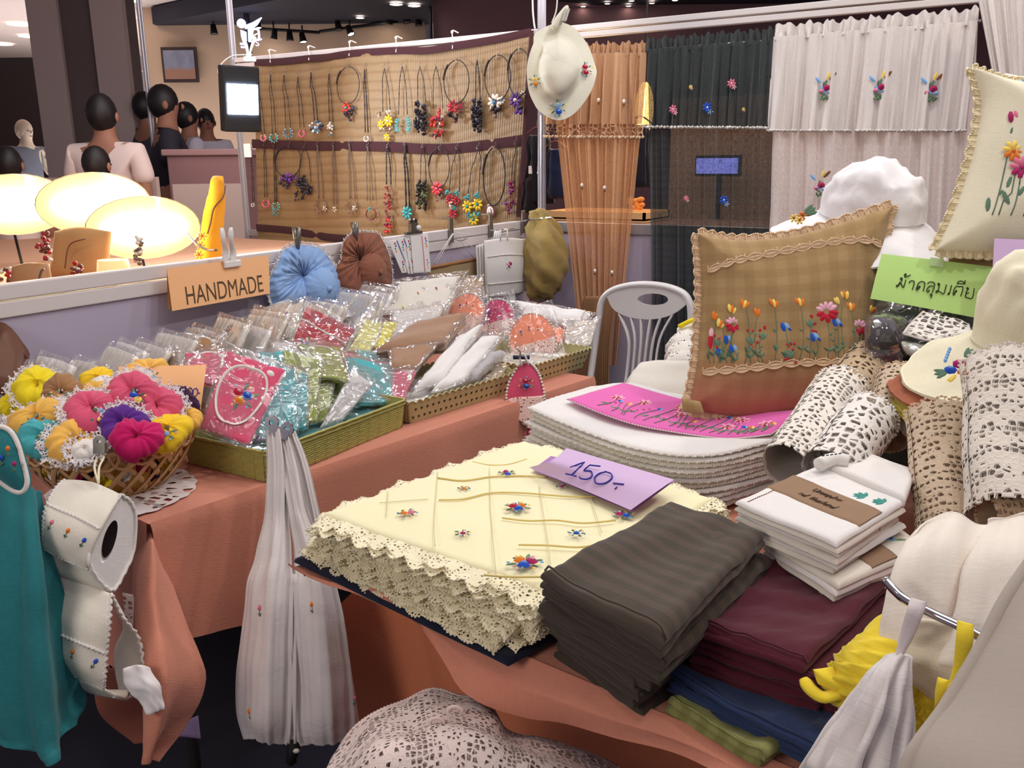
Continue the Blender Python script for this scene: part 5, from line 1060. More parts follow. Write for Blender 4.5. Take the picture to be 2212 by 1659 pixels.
# ------------------------------------------------------------------ baskets and trays
def tray(kind, label, pa, pb, wdt, h, flare, mat, scal=0, weave=False, zb=TZ+.004):
    """rectangular basket whose front-bottom edge runs pa->pb"""
    a, b = Z(pa[0], pa[1], zb), Z(pb[0], pb[1], zb); u = nrm(b-a); L = float(np.linalg.norm(b-a)); w = np.array([-u[1], u[0], 0]); t = thing(kind, label, 'basket', a+u*L/2+w*wdt/2)
    def rectp(f, s, z=None):  # s perimeter param 0..1, f height
        o = flare*f; x0, x1, y0, y1 = -o, L+o, -o, wdt+o; per = [(x0, y0), (x1, y0), (x1, y1), (x0, y1)]; lens = [x1-x0, y1-y0, x1-x0, y1-y0]; T = sum(lens); q = s*T; rc = .018
        for k in range(4):
            if q <= lens[k] or k == 3:
                A = np.array(per[k]); B = np.array(per[(k+1) % 4]); d = (B-A)/np.linalg.norm(B-A); p = A+d*q
                e = min(q, lens[k]-q); inn = max(0, rc-e); cx_ = (x0+x1)/2; ctr = np.array([cx_, (y0+y1)/2]); nrmv = np.array([-d[1], d[0]]); p = p+nrmv*(inn**2)/(2*rc)*.9
                return a+u*p[0]+w*p[1]+np.array([0, 0, h*f if z is None else z])
            q -= lens[k]
    n = 240; ss = np.linspace(0, 1, n+1)[:-1]; fs = np.linspace(0, 1, 8)
    P = np.array([[rectp(f, s) for s in ss] for f in fs])
    if scal:
        for j, s in enumerate(ss): P[-1, j, 2] += .008*abs(sin(s*pi*scal)); P[-2, j, 2] += .002*abs(sin(s*pi*scal))
    ctr = a+u*L/2+w*wdt/2; ou = P-ctr; ou[..., 2] = 0; ou = ou/(np.linalg.norm(ou, axis=2, keepdims=True)+1e-9)
    if weave:
        kk = np.arange(n); bmp = np.where(((kk//3) % 2)[None, :] == (np.arange(8) % 2)[:, None], .0008, -.0003); P = P+ou*bmp[..., None]
    mb = MB(); grid(mb, P, mat, closeu=True); grid(mb, P-ou*.003, mat, closeu=True, flip=True); mb.build('sides', t)
    mb = MB(); mb.add([P[0][0], P[0][60*1], P[0][120], P[0][180]]+[], [(0, 1, 2, 3)], mat)
    V = [rectp(0, 0), rectp(0, 0)+u*L, rectp(0, 0)+u*L+w*wdt, rectp(0, 0)+w*wdt]; mb = MB(); mb.add([v+np.array([0, 0, .001]) for v in V]+[v+np.array([0, 0, .004]) for v in V], [(3, 2, 1, 0), (4, 5, 6, 7), (0, 1, 5, 4), (1, 2, 6, 5), (2, 3, 7, 6), (3, 0, 4, 7)], mat); mb.build('bottom', t, smooth=False)
    mb = MB(); tube(mb, P[-1]+ou[-1]*.0012, .0022 if scal else .0032, mat, 6, True)
    if not scal: tube(mb, P[-1]+ou[-1]*.002-np.array([0, 0, .010]), .0015, mat, 5, True)
    mb.build('rim', t)
    if weave:
        mb = MB()
        for j in range(0, n, 6): tube(mb, P[:-1, j]+ou[:-1, j]*.0008, .0012, mat, 4)
        for f in np.arange(1, 13): tube(mb, np.array([rectp(f/13.5, s)+ou[0, j]*.0012*(1 if (j//3+f) % 2 else .2) for j, s in enumerate(ss)][::2]), .0013, mat, 4, True)
        mb.build('weave', t)
    else:
        hm_ = plain('tray_hole', (60, 48, 34), .9); mb = MB()
        for k in range(int(L/.021)):
            for rr_ in (0, 1):
                s = (k*.021+.012+rr_*.010)/(2*(L+wdt)); 
                if s*2*(L+wdt) > L-.005: continue
                p = rectp(.28+rr_*.40, s)-w*.0008*0; fn = nrm(np.cross(u, (rectp(1, s)-rectp(0, s)))); fn = fn if fn@(-w) > 0 else -fn; upd = nrm(rectp(1, s)-rectp(0, s))
                ell(mb, p+fn*.0006+u*.0018, u*.0028, upd*.0036, fn*.0006, hm_, 6, 3); ell(mb, p+fn*.0006-u*.0018, u*.0028, upd*.0036, fn*.0006, hm_, 6, 3); ell(mb, p+fn*.0006-upd*.003, u*.002, upd*.003, fn*.0006, hm_, 5, 3)
        mb.build('cut_hearts', t)
    return t, a, u, w, L
gb = tray('woven_tray', 'olive-green woven plastic basket of packed handkerchiefs', (578, 1042), (872, 921), .27, .075, .008, green_pl, weave=True)
tb1 = tray('scalloped_tray', 'sand-coloured scalloped plastic tray of packed shawls, middle of the table', (886, 915), (1108, 846), .26, .060, .018, beige_pl, scal=60)
tb2 = tray('scalloped_tray', 'sand-coloured scalloped plastic tray of coral pot holders, at the far end', (1140, 832), (1262, 792), .30, .062, .020, beige_pl, scal=60)
mb = MB(); p = Z(598, 975, .815); box(mb, Z(600, 1000, .80), (.03, .002, .012), wplast, gb[2], gb[3]); mb.build('price_sticker', gb[0], smooth=False)

# ------------------------------------------------------------------ packed textiles on the left table
def pack(label, quad, mat, th=.010, d=None, motif=None, sleeve=1.0, group=None, seed=0, layers=2, off=None, name='packed_cloth', cat='packed cloth', trim=None, nofold=False):
    """folded cloth in a clear sleeve; quad = TL,TR,BR,BL as (x,y,depth)"""
    TL, TR, BR, BL = [D(*q) for q in quad]; c = (TL+TR+BL+BR)/4; t = thing(name, label, cat, c, group); mb = MB()
    mid = lambda p, q, k=.5: p+(q-p)*k
    nn = nrm(np.cross(BL-TL, TR-TL)); 
    for l in range(layers):
        o = nn*(-th*.55*l); s = 1-.02*l; sh = (TR-TL)*.012*l
        rows = [[c+(p-c)*s+o+sh for p in (TL, mid(TL, TR), TR)], [c+(p-c)*s+o+sh+(nn*.004*(1 if l == 0 else 0)) for p in (mid(TL, BL), c, mid(TR, BR))], [c+(p-c)*s+o+sh for p in (BL, mid(BL, BR), BR)]]
        S_ = puff(mb, rows, th*.5, mat, 20, 20, r=th*.9, tb=th*.6, wr=(.0022+th*.10, 7), seed=seed+l)
        if l == 0: S = S_
    mb.build('cloth', t)
    if trim:
        mb = MB(); 
        for (u0, v0, u1, v1) in trim: P = np.array([S.frame(u0+(u1-u0)*k, v0+(v1-v0)*k)[0] for k in np.linspace(0, 1, 40)]); k = np.arange(40); P = P+nn*.001; [ell(mb, p, nrm(TR-TL)*.0042, nrm(BL-TL)*.0042, nn*.002, thread_white, 6, 3, True) for p in P]
        mb.build('picot_trim', t)
    if motif: mb = MB(); motif(mb, S); mb.build('embroidery', t)
    if sleeve:
        e = .10*sleeve; rr = random.Random(seed); J = lambda: nn*rr.uniform(-.01, .012)
        ex = lambda p, k=1.0: c+(p-c)*(1+e*k)+nn*.004
        rows = [[ex(TL, 1.8)+J(), ex(mid(TL, TR), 2.2)+J(), ex(TR, 1.8)+J()], [ex(mid(TL, BL))+nn*.006, c+nn*.010, ex(mid(TR, BR))+nn*.006], [ex(BL)+J(), ex(mid(BL, BR))+J()*.5, ex(BR)+J()]]
        mb = MB(); puff(mb, rows, .004, PLASTIC, 26, 26, r=.008, tb=.004+th*layers*.5, wr=(.0042, 11), seed=seed+50); mb.build('plastic_sleeve', t)
    return t, S
def mot(*items):
    def f(mb, S):
        for (u, v, kind, *a) in items:
            fr = S.frame(u, v)
            if kind == 'c': cluster(mb, fr, a[0], a[1], int(u*97+v*31))
            elif kind == 't': tulip(mb, fr, a[0], a[1])
            elif kind == 'd': daisy(mb, fr, 0, 0, a[0], E_[a[1]], E_[a[2]])
    return f
# upright row of white packs leaning on the partition, from the far left
XA, XB = -2.05, -2.26
rowp = np.linspace(0, 1, 22)
for i, f in enumerate(rowp):
    y = 1.02+f*1.42; x0 = -2.0-.03*sin(i*1.7); zt = .955+.035*f+.012*sin(i*2.3); lean = .17+.03*sin(i*3.1); z0 = TZ+.012
    # each pack stands on edge, face turned to the near end of the table
    base = np.array([x0, y-.01, z0]); dx = np.array([-.21, .05+.015*sin(i*5), 0]); upn = np.array([.0, lean, zt-z0]); hgt = 1
    TLp, TRp = base+dx+upn, base+upn; BLp, BRp = base+dx, base
    col = [off_white, white_linen, fab('ecru', (214, 206, 194))][i % 3]
    q = [(0, 0, 0)]*4; t = thing('packed_cloth', 'clear-wrapped white cloth pack in the row along the partition, '+ORD[i]+' from the left', 'packed cloth', base, 'white packs standing along the partition')
    mb = MB(); S = puff(mb, [[TLp, (TLp+TRp)/2+np.array([0, 0, .004]), TRp], [BLp, (BLp+BRp)/2, BRp]], .010, col, 16, 12, r=.012, tb=.008, wr=(.003, 7), seed=i); mb.build('cloth', t)
    mb = MB(); ex = lambda p: p+(p-base-dx/2-upn/2)*.03; puff(mb, [[ex(TLp)+np.array([0, .004, .012]), ex((TLp+TRp)/2)+np.array([0, 0, .012]), ex(TRp)+np.array([0, .003, .012])], [ex(BLp)+np.array([0, 0, .01]), ex((BLp+BRp)/2)+np.array([0, 0, .008]), ex(BRp)+np.array([0, 0, .01])]], .011, PLASTIC, 18, 14, r=.01, tb=.012, wr=(.003, 7), seed=i+9); mb.build('plastic_sleeve', t)
    if i in (9, 14, 18, 19):
        mb = MB(); fr = S.frame(.55, .14)
        if i in (9, 14): cluster(mb, fr, .022, ('magenta',), i)
        else: blob(mb, fr, 0, 0, .03, .02, 0, yel, .004)
        mb.build('embroidery', t)
pack('large clear-wrapped white cloth leaning at the far left end of the row', [(-30, 660, 2.60), (120, 740, 2.55), (160, 860, 2.42), (-20, 800, 2.4)], off_white, seed=61, layers=3, th=.02)
pack('narrow clear-wrapped white cloth beside the far left large one', [(122, 705, 2.60), (220, 760, 2.62), (230, 850, 2.5), (150, 840, 2.45)], white_linen, seed=62)
t = thing('brown_bag', 'brown leather-like bag corner at the far left edge of the table', 'bag', D(10, 800, 2.3)); mb = MB(); puff(mb, [[D(-60, 690, 2.36), D(10, 700, 2.34), D(64, 770, 2.30)], [D(-60, 830, 2.2), D(0, 850, 2.2), D(50, 850, 2.2)]], .03, plain('dark_leather', (104, 66, 48), .5, var=.3, bs=20), 16, 16, r=.04, tb=.03, wr=(.004, 8)); mb.build('body', t)
mb = MB(); tube(mb, [D(-40, 700, 2.31), D(20, 712, 2.30), D(60, 775, 2.26)], .003, BC['brown']); mb.build('seam', t)
# large packs at the rear middle
pack('white cloth pack with two blue flowers and a red bud', [(566, 690, 2.92), (655, 650, 2.95), (640, 745, 2.80), (536, 770, 2.78)], off_white, motif=mot((.66, .22, 'd', .013, 'magenta', 'magenta'), (.30, .50, 'c', .030, ('blue',)), (.62, .82, 'c', .030, ('blue',))), seed=3)
pack('cream cloth pack lying edge-on behind the red napkin', [(515, 690, 3.0), (625, 645, 3.05), (640, 672, 3.0), (530, 705, 2.95)], off_white, seed=4, layers=3)
pack('white cloth pack flat in front of the blue-flower pack', [(500, 745, 2.78), (610, 730, 2.8), (640, 765, 2.7), (520, 790, 2.68)], white_linen, seed=5)
pack('red napkin pack with white picot braid', [(662, 662, 2.78), (768, 712, 2.84), (726, 770, 2.74), (622, 762, 2.68)], red, motif=mot((.32, .80, 'c', .030, ('blue',))), seed=6, trim=[(.0, .30, 1.0, .56)], layers=3)
pack('pale lace-edged cloth pack behind the yellow napkins', [(770, 690, 2.95), (812, 660, 3.0), (800, 745, 2.86), (742, 765, 2.8)], off_white, seed=7, trim=[(.9, .05, .9, .95)])
pack('pale yellow napkin pack, left of the yellow pair', [(790, 690, 2.92), (832, 700, 2.95), (800, 762, 2.82), (752, 758, 2.8)], fab('pale_lemon', (226, 222, 140)), seed=8, group='yellow napkin packs', trim=[(.95, .0, .95, 1)])
pack('pale yellow napkin pack, right of the yellow pair', [(830, 694, 2.95), (858, 698, 2.97), (836, 750, 2.88), (806, 752, 2.84)], fab('lemon2', (236, 226, 96)), seed=9, group='yellow napkin packs')
pack('clear-wrapped white cloth under the yellow napkins', [(720, 658, 3.15), (800, 645, 3.2), (800, 680, 3.1), (724, 690, 3.05)], white_linen, seed=10)
pack('large clear bag of cream aprons with tiny rosebuds, top of the rear heap', [(862, 612, 3.35), (995, 600, 3.4), (960, 672, 3.2), (826, 680, 3.15)], fab('ecru2', (214, 208, 198)), th=.03, layers=3, motif=mot((.10, .75, 't', .013, 'blue'), (.45, .55, 't', .012, 'orange'), (.72, .45, 't', .015, 'magenta'), (.3, .9, 't', .012, 'yellow')), seed=11, sleeve=1.3)
pack('clear bag of white cloth below the rosebud apron bag', [(850, 665, 3.2), (960, 660, 3.22), (930, 715, 3.05), (842, 730, 3.0)], white_linen, seed=12, layers=3)
pack('flat kraft-coloured cloth pack at the rear right of the heap', [(985, 610, 3.5), (1040, 600, 3.55), (1040, 640, 3.45), (970, 650, 3.38)], fab('tan_linen', (176, 152, 118)), seed=13, layers=2)
# scalloped tray 2: coral pot holders and white rolls
def pothold(label, x, y, d, R, ax_, col, lc, seed):
    c = D(x, y, d); az = nrm(np.array([.25, -.85, .55])); ax = nrm(np.cross((0, 0, 1), az))*1; ax = nrm(ax*cos(ax_)+np.cross(az, ax)*sin(ax_)); ay = np.cross(az, ax); ay = -ay
    t = thing('pot_holder', label, 'pot holder', c, 'packed coral and pink pot holders'); mb = MB(); B_ = []
    P = [[c+(ax*cos(a)*.8+ay*sin(a))*R*f+az*.006*(1-f**3) for a in np.linspace(0, 2*pi, 49)[:-1]] for f in np.linspace(.02, 1, 8)]; grid(mb, np.array(P), col, closeu=True); grid(mb, np.array(P)-az*.010, col, closeu=True, flip=True); grid(mb, np.array([P[-1], np.array(P[-1])-az*.010]), col, closeu=True, flip=True); mb.build('pad', t)
    mb = MB(); A = np.array([c+(ax*cos(a)*.8+ay*sin(a))*R+az*.001 for a in np.linspace(0, 2*pi, 49)]); [ell(mb, p, ax*.005, ay*.005, az*.003, thread_white, 6, 3, True) for p in A]
    a = np.linspace(.12, pi-.12, 20); G = np.array([[c+ax*cos(q)*R*.8*.98+ay*(sin(.12)*R*1.0+(sin(q)*R-sin(.12)*R)*f)+az*.0085*(1.1-.4*f) for q in a[::-1]] for f in np.linspace(0, 1, 6)]); grid(mb, G, lc); mb.build('crochet_pocket', t)
    mb = MB(); [tulip(mb, (c+ax*k*R*.3+ay*(-.42+.08*abs(k))*R+az*.007, ax, ay, az), .013, q) for k, q in ((-1, 'blue'), (0, 'red'), (1, 'orange'))]; mb.build('embroidery', t)
    mb = MB(); rows = [[c+ax*i*R*1.0+ay*j*R*1.2+az*(.012+.006*sin(i*3+j*2+seed)) for i in (-1, 0, 1)] for j in (-1, 0, 1)]; puff(mb, rows, .004, PLASTIC, 22, 22, r=.01, tb=.03, wr=(.005, 10), seed=seed); mb.build('plastic_sleeve', t)
cro = lace('coral_pocket_lace', (240, 206, 196), 120, .28)
pothold('coral pot holder with three buds, leftmost in the far tray', 1008, 678, 3.30, .085, .1, coral, cro, 1)
pothold('magenta pot holder behind the coral one in the far tray', 1075, 690, 3.34, .085, .3, hotpink, cro, 2)
pothold('coral pot holder with wide white crochet, front of the far tray', 1150, 735, 3.12, .105, .35, coral, cro, 3)
for k in range(6): pack('edge-on coral napkin pack behind the front pot holder, '+ORD[k]+' from the left', [(1165+k*9, 700+k*3, 3.28+.03*k), (1215+k*6, 712+k*3, 3.26+.03*k), (1205+k*6, 760-k, 3.14+.03*k), (1150+k*9, 765-k*2, 3.12+.03*k)], [coral, coral, fab('salmon', (226, 130, 110)), coral, fab('salmon', (226, 130, 110)), hotpink][k], seed=70+k, sleeve=.6 if k % 2 else 0, group='coral napkin packs in the far tray', layers=1)
t, S = pack('clear-wrapped roll of white lace-edged cloth along the back of the far tray', [(1112, 652, 3.50), (1275, 680, 3.42), (1262, 712, 3.34), (1130, 690, 3.42)], white_linen, th=.05, layers=1, seed=14, sleeve=1.0, trim=[(.93, .05, .93, .95)])
pack('clear crumpled wrap at the right end of the far tray', [(1225, 700, 3.3), (1292, 690, 3.3), (1275, 745, 3.2), (1215, 765, 3.16)], fab('ecru', (214, 206, 194)), seed=15, sleeve=1.2, th=.006)
# scalloped tray 1: shawls
pack('folded cocoa-brown shawl in a glossy clear sleeve', [(905, 698, 2.86), (1008, 682, 2.92), (960, 742, 2.70), (812, 762, 2.66)], fab('cocoa', (162, 128, 104), wrk=.8), th=.035, layers=2, seed=16, sleeve=1.0)
pack('folded cocoa-brown shawl, lower fold hanging forward', [(835, 740, 2.75), (960, 735, 2.74), (900, 800, 2.58), (845, 800, 2.56)], fab('cocoa', (162, 128, 104), wrk=.8), th=.03, layers=1, seed=17, sleeve=.5)
for k, (lb, q, m_) in enumerate([('folded white shawl in clear sleeve beside the brown one, upper', [(990, 735, 2.78), (1045, 705, 2.86), (960, 825, 2.55), (890, 850, 2.50)], white_linen), ('folded white shawl in clear sleeve beside the brown one, middle', [(1035, 735, 2.80), (1085, 730, 2.86), (1000, 830, 2.56), (930, 850, 2.50)], white_linen), ('folded grey-white shawl in clear sleeve at the tray front', [(1055, 770, 2.80), (1092, 762, 2.84), (1030, 815, 2.62), (965, 838, 2.56)], fab('greyish', (196, 192, 196)))]):
    pack(lb, q, m_, th=.045, layers=1, seed=20+k, sleeve=1.0)
pack('thin clear-wrapped ecru cloth at the right of the middle tray', [(1060, 800, 2.78), (1098, 790, 2.8), (1080, 826, 2.7), (1040, 836, 2.66)], fab('tan_linen', (176, 152, 118)), seed=24, sleeve=.8)
# green basket: handkerchiefs
def pouchmot(mb, S):
    a = np.linspace(0, 2*pi, 60); P = []
    for q in a: P.append(S.frame(.47+.40*cos(q)*(1-.12*sin(q)), .50+.42*sin(q)*(1 if sin(q) < 0 else .95)*(.85+.15*abs(cos(q)))))
    P = np.array([p[0]+p[3]*.001 for p in P]); tube(mb, P, .0042, thread_white, 6, flat=.4)
    fr = S.frame(.50, .50); cluster(mb, fr, .034, ('red', 'blue', 'orange'), 5); fr = S.frame(.80, .12); blob(mb, fr, 0, 0, .010, .008, .4, thread_white, .004)
pack('large rose-pink pouch pack with white piping and a bead flower', [(492, 758, 2.06), (616, 800, 2.10), (538, 962, 1.98), (432, 925, 1.98)], pink, motif=pouchmot, layers=2, th=.014, seed=30)
GP = [('turquoise pouch pack right behind the large pink one', (560, 800), (585, 955), turq), ('second turquoise pouch pack in the green basket', (600, 790), (612, 948), turq), ('third turquoise pouch pack in the green basket', (628, 800), (632, 940), turq), ('lime green pouch pack, first of the green ones', (655, 770), (655, 925), lime), ('lime green pouch pack, second of the green ones', (690, 790), (676, 925), lime), ('lime green pouch pack, third of the green ones', (710, 800), (700, 920), lime)]
for k, (lb, tp, bt, m_) in enumerate(GP):
    w_ = 36; pack(lb, [(tp[0]-w_-8, tp[1]-12, 2.14+.045*k), (tp[0]+w_, tp[1]+8, 2.18+.045*k), (bt[0]+w_-8, bt[1]-15, 2.06+.045*k), (bt[0]-w_, bt[1], 2.03+.045*k)], m_, seed=31+k, sleeve=.7, layers=2)
def ringmot(mb, S):
    P = np.array([S.frame(.5+.42*cos(q), .45+.40*sin(q))[0] for q in np.linspace(-pi, .3, 30)]); tube(mb, P, .0038, thread_white, 6, flat=.5); f = S.frame(.86, .22); blob(mb, f, 0, 0, .012, .008, .5, thread_white, .005)
pack('lime green pouch pack with white piping, topmost of the green ones', [(640, 745, 2.42), (735, 752, 2.46), (752, 826, 2.32), (690, 812, 2.28)], lime, seed=40, motif=ringmot, layers=2)
pack('frosted white pouch pack in the middle of the green basket', [(760, 800, 2.36), (805, 830, 2.38), (740, 905, 2.26), (690, 925, 2.22)], fab('frost', (206, 204, 204)), seed=41, layers=1)
pack('turquoise pouch pack lying over the right of the green basket', [(745, 772, 2.62), (850, 790, 2.60), (845, 870, 2.42), (770, 870, 2.36)], turq, seed=42, layers=2)
pack('rose-pink pouch pack at the right end of the green basket', [(808, 782, 2.62), (902, 795, 2.60), (872, 860, 2.46), (820, 868, 2.42)], pink, seed=43, motif=ringmot, layers=2)
pack('turquoise pouch pack at the back of the green basket', [(770, 756, 2.75), (860, 772, 2.72), (860, 800, 2.64), (775, 790, 2.64)], turq, seed=44)
pack('coral-pink pouch pack sliding behind the turquoise ones', [(740, 760, 2.72), (810, 780, 2.68), (800, 815, 2.58), (745, 800, 2.58)], pink, seed=45)
pack('turquoise pouch pack glinting behind the large pink one', [(555, 765, 2.3), (632, 758, 2.36), (622, 812, 2.26), (560, 815, 2.2)], turq, seed=46)
pack('slate-blue pouch pack low behind the large pink one', [(560, 860, 2.12), (600, 870, 2.14), (575, 955, 2.04), (545, 960, 2.02)], fab('slate', (84, 84, 120)), seed=47, layers=1)
pack('tan pouch pack with white piping behind the peach card', [(380, 728, 2.50), (482, 730, 2.52), (460, 790, 2.42), (365, 795, 2.40)], tan, seed=48, motif=ringmot)
pack('rose pouch pack with white piping peeping over the peach card', [(400, 765, 2.40), (500, 760, 2.42), (470, 830, 2.3), (400, 830, 2.28)], pink, seed=49, motif=ringmot)
pack('clear-wrapped white pack just behind the lime pouches', [(590, 740, 2.62), (680, 750, 2.6), (690, 800, 2.5), (600, 800, 2.5)], white_linen, seed=50, layers=1)

for k, (tr_, m_) in enumerate(((gb, turq), (tb1, white_linen), (tb2, off_white))):
    _, a, u, w, L = tr_
    for j in range(3):
        c = a+u*L*(j+.5)/3+w*.13+np.array([0, 0, .022]); hu, hw = u*(L/6-.008), w*.112
        t = thing('packed_cloth', 'flat packed cloth filling the bottom of the %s, %s' % (('green basket', 'middle sand-coloured tray', 'far sand-coloured tray')[k], ('near end', 'middle', 'far end')[j]), 'packed cloth', c); mb = MB(); puff(mb, [[c-hu+hw, c+hu+hw], [c-hu-hw, c+hu-hw]], .022, m_, 14, 14, r=.02, tb=.012, wr=(.003, 7), seed=j); mb.build('cloth', t)
        mb = MB(); puff(mb, [[c-hu+hw, c+hu+hw], [c-hu-hw, c+hu-hw]], .028, PLASTIC, 14, 14, r=.02, tb=.013, wr=(.004, 9), seed=j); mb.build('plastic_sleeve', t)

# ------------------------------------------------------------------ things hanging in front of the left table
def G(rows, d0=0): return [[D(x, y, d+d0) for (x, y, d) in row] for row in rows]
# teal apron
t = thing('apron', 'teal cotton apron with white piped bib hanging at the far left edge', 'apron', D(60, 1650, 1.55))
mb = MB(); puff(mb, G([[(-60, 1040, 1.58), (0, 1045, 1.56), (50, 1050, 1.56), (88, 1060, 1.60)], [(-80, 1200, 1.56), (-10, 1200, 1.52), (60, 1200, 1.50), (112, 1210, 1.58)], [(-100, 1400, 1.54), (-20, 1400, 1.50), (70, 1400, 1.48), (160, 1420, 1.58)], [(-100, 1540, 1.54), (0, 1560, 1.50), (90, 1600, 1.48), (176, 1500, 1.60)], [(-100, 1600, 1.54), (20, 1600, 1.50), (112, 1656, 1.47), (150, 1560, 1.56)]]), .003, teal, 60, 50, r=.004, tb=.003, wr=(.004, 5), seed=2, folds=lambda U, V: .012*np.sin(U*19+V)*np.minimum(1, V*2+.3)); mb.build('skirt', t)
o_ = [(-30, 930), (0, 922), (22, 930), (38, 955), (50, 995), (60, 1040), (50, 1062), (30, 1060), (0, 1040), (-40, 1010)]
B_ = spline(np.array(o_+o_[:1], float), 61)[:-1]; P = np.array([[D(-5+(x+5)*f, 990+(y-990)*f, 1.50-.02*(1-f*f)) for x, y in B_] for f in np.linspace(0, 1, 8)])
mb = MB(); grid(mb, P, teal, closeu=True); grid(mb, P-upv*0+fwd*.012, teal, closeu=True, flip=True); grid(mb, np.array([P[-1], P[-1]+fwd*.012]), teal, closeu=True, flip=True); mb.build('bib', t)
mb = MB(); tube(mb, P[-1]-fwd*.002, .0042, thread_white, 8, True); mb.build('piping', t)
mb = MB(); [tulip(mb, (D(x, y, 1.478), rgt, -upv, -fwd), .012, c) for x, y, c in ((17, 975, 'orange'), (31, 1008, 'magenta'), (2, 995, 'blue'))]; mb.build('embroidery', t)
# toilet-roll holder
hl = fab('quilted_white', (228, 222, 208)); 
t = thing('roll_holder', 'white quilted toilet roll holder with tulip rows hanging on a cord', 'roll holder', D(200, 1500, 1.6))
dz = 1.60
mb = MB(); S1 = puff(mb, G([[(139, 1038, 1.66), (200, 1042, 1.65), (262, 1070, 1.62)], [(115, 1066, 1.60), (176, 1084, 1.59), (236, 1112, 1.57)], [(99, 1105, 1.57), (160, 1134, 1.555), (212, 1160, 1.55)], [(95, 1145, 1.56), (148, 1172, 1.55), (196, 1204, 1.55)], [(92, 1182, 1.57), (145, 1210, 1.56), (190, 1228, 1.56)]]), .004, hl, 24, 30, r=.006, tb=.004, wr=(.0012, 12), seed=3); mb.build('upper_flap', t)
mb = MB(); puff(mb, G([[(94, 1182, 1.60), (150, 1212, 1.58), (196, 1232, 1.57)], [(106, 1225, 1.59), (165, 1250, 1.58), (226, 1272, 1.58)], [(130, 1242, 1.62), (185, 1262, 1.61), (240, 1284, 1.61)]]), .003, hl, 20, 16, r=.005, tb=.003, seed=4); mb.build('lower_lip', t)
sp = [(262, 1068), (284, 1085), (294, 1118), (289, 1190), (268, 1240), (246, 1274), (222, 1262), (198, 1228), (194, 1200), (212, 1156), (238, 1108)]
B_ = spline(np.array(sp+sp[:1], float), 61)[:-1]; hc = (240, 1170); a = np.linspace(0, 2*pi, 61)[:-1]; ang = np.arctan2(B_[:, 1]-hc[1], B_[:, 0]-hc[0])
holeR = [np.array([hc[0]-4+(14*cos(q)+0*sin(q))-(-9)*(-sin(q)), hc[1]+48*sin(q)]) for q in ang]; holeR = [np.array([hc[0]-5+14*cos(q)-13*sin(q), hc[1]+46*sin(q)]) for q in ang]
def dside(x, y): return 1.555+(x-200)*.0010
P = np.array([[D(*(holeR[j]+(B_[j]-holeR[j])*f), dside(*(holeR[j]+(B_[j]-holeR[j])*f))) for j in range(60)] for f in np.linspace(0, 1, 6)])
mb = MB(); grid(mb, P, white_linen, closeu=True); grid(mb, np.array([P[0], P[0]+fwd*.05-rgt*.02]), white_linen, closeu=True, flip=True); mb.build('side_panel', t)
mb = MB(); c = D(235, 1172, 1.64); q_ = [D(*h, 1.63) for h in holeR]; mb.add([c]+q_, [(0, 1+j, 1+(j+1) % 60) for j in range(60)], plain('hole_shade', (70, 56, 60), .9)); mb.build('inner_sheet', t)  # dark disc stands in for the shade inside the roll opening
mb = MB(); tube(mb, P[-1]-fwd*.002+np.outer(np.sin(np.arange(60)*2.3)*.002, upv), .0035, thread_white, 6, True)
for s in ('l', 'b'): tube(mb, np.array([f[0]+f[3]*.001+f[1]*.003*sin(k*2.2) for k, f in enumerate(edge_pts(S1, s, 50))]), .0032, thread_white, 6)
tube(mb, np.array([S1.frame(u, .42)[0]+upv*.002*sin(k*2.3) for k, u in enumerate(np.linspace(.02, .98, 40))]), .0026, thread_white, 5); mb.build('picot_edge', t)
mb = MB(); [tulip(mb, S1.frame(u, .63), .012, c) for u, c in ((.14, 'pink'), (.45, 'orange'), (.78, 'blue'))]; mb.build('embroidery', t)
mb = MB(); S2 = puff(mb, G([[(130, 1242, 1.60), (185, 1262, 1.585), (240, 1282, 1.58)], [(122, 1300, 1.58), (178, 1322, 1.56), (236, 1345, 1.56)], [(114, 1350, 1.58), (172, 1376, 1.55), (230, 1400, 1.56)], [(112, 1400, 1.58), (168, 1430, 1.55), (226, 1456, 1.56)], [(122, 1432, 1.60), (172, 1464, 1.57), (224, 1488, 1.57)]]), .004, hl, 24, 34, r=.006, tb=.004, wr=(.0015, 10), seed=5); mb.build('lower_flap', t)
mb = MB(); puff(mb, G([[(122, 1436, 1.60), (172, 1468, 1.58), (224, 1490, 1.58)], [(146, 1466, 1.62), (200, 1496, 1.60), (268, 1508, 1.62)], [(165, 1470, 1.66), (215, 1490, 1.66), (280, 1492, 1.68)]]), .003, hl, 18, 12, r=.005, tb=.003); mb.build('under_fold', t)
mb = MB(); puff(mb, G([[(240, 1284, 1.60), (250, 1300, 1.64)], [(262, 1330, 1.62), (272, 1350, 1.70)], [(296, 1375, 1.66), (250, 1400, 1.74)], [(308, 1440, 1.66), (250, 1450, 1.74)], [(300, 1480, 1.68), (262, 1508, 1.70)]]), .003, off_white, 12, 30, r=.004, tb=.003); mb.build('back_panel', t)
mb = MB(); 
for s in ('l', 'r', 'b'): tube(mb, np.array([f[0]+f[3]*.001+f[1]*.003*sin(k*2.2) for k, f in enumerate(edge_pts(S2, s, 50))]), .0032, thread_white, 6)
tube(mb, np.array([S2.frame(u, .55)[0]+upv*.002*sin(k*2.3) for k, u in enumerate(np.linspace(.02, .98, 40))]), .0028, thread_white, 5)
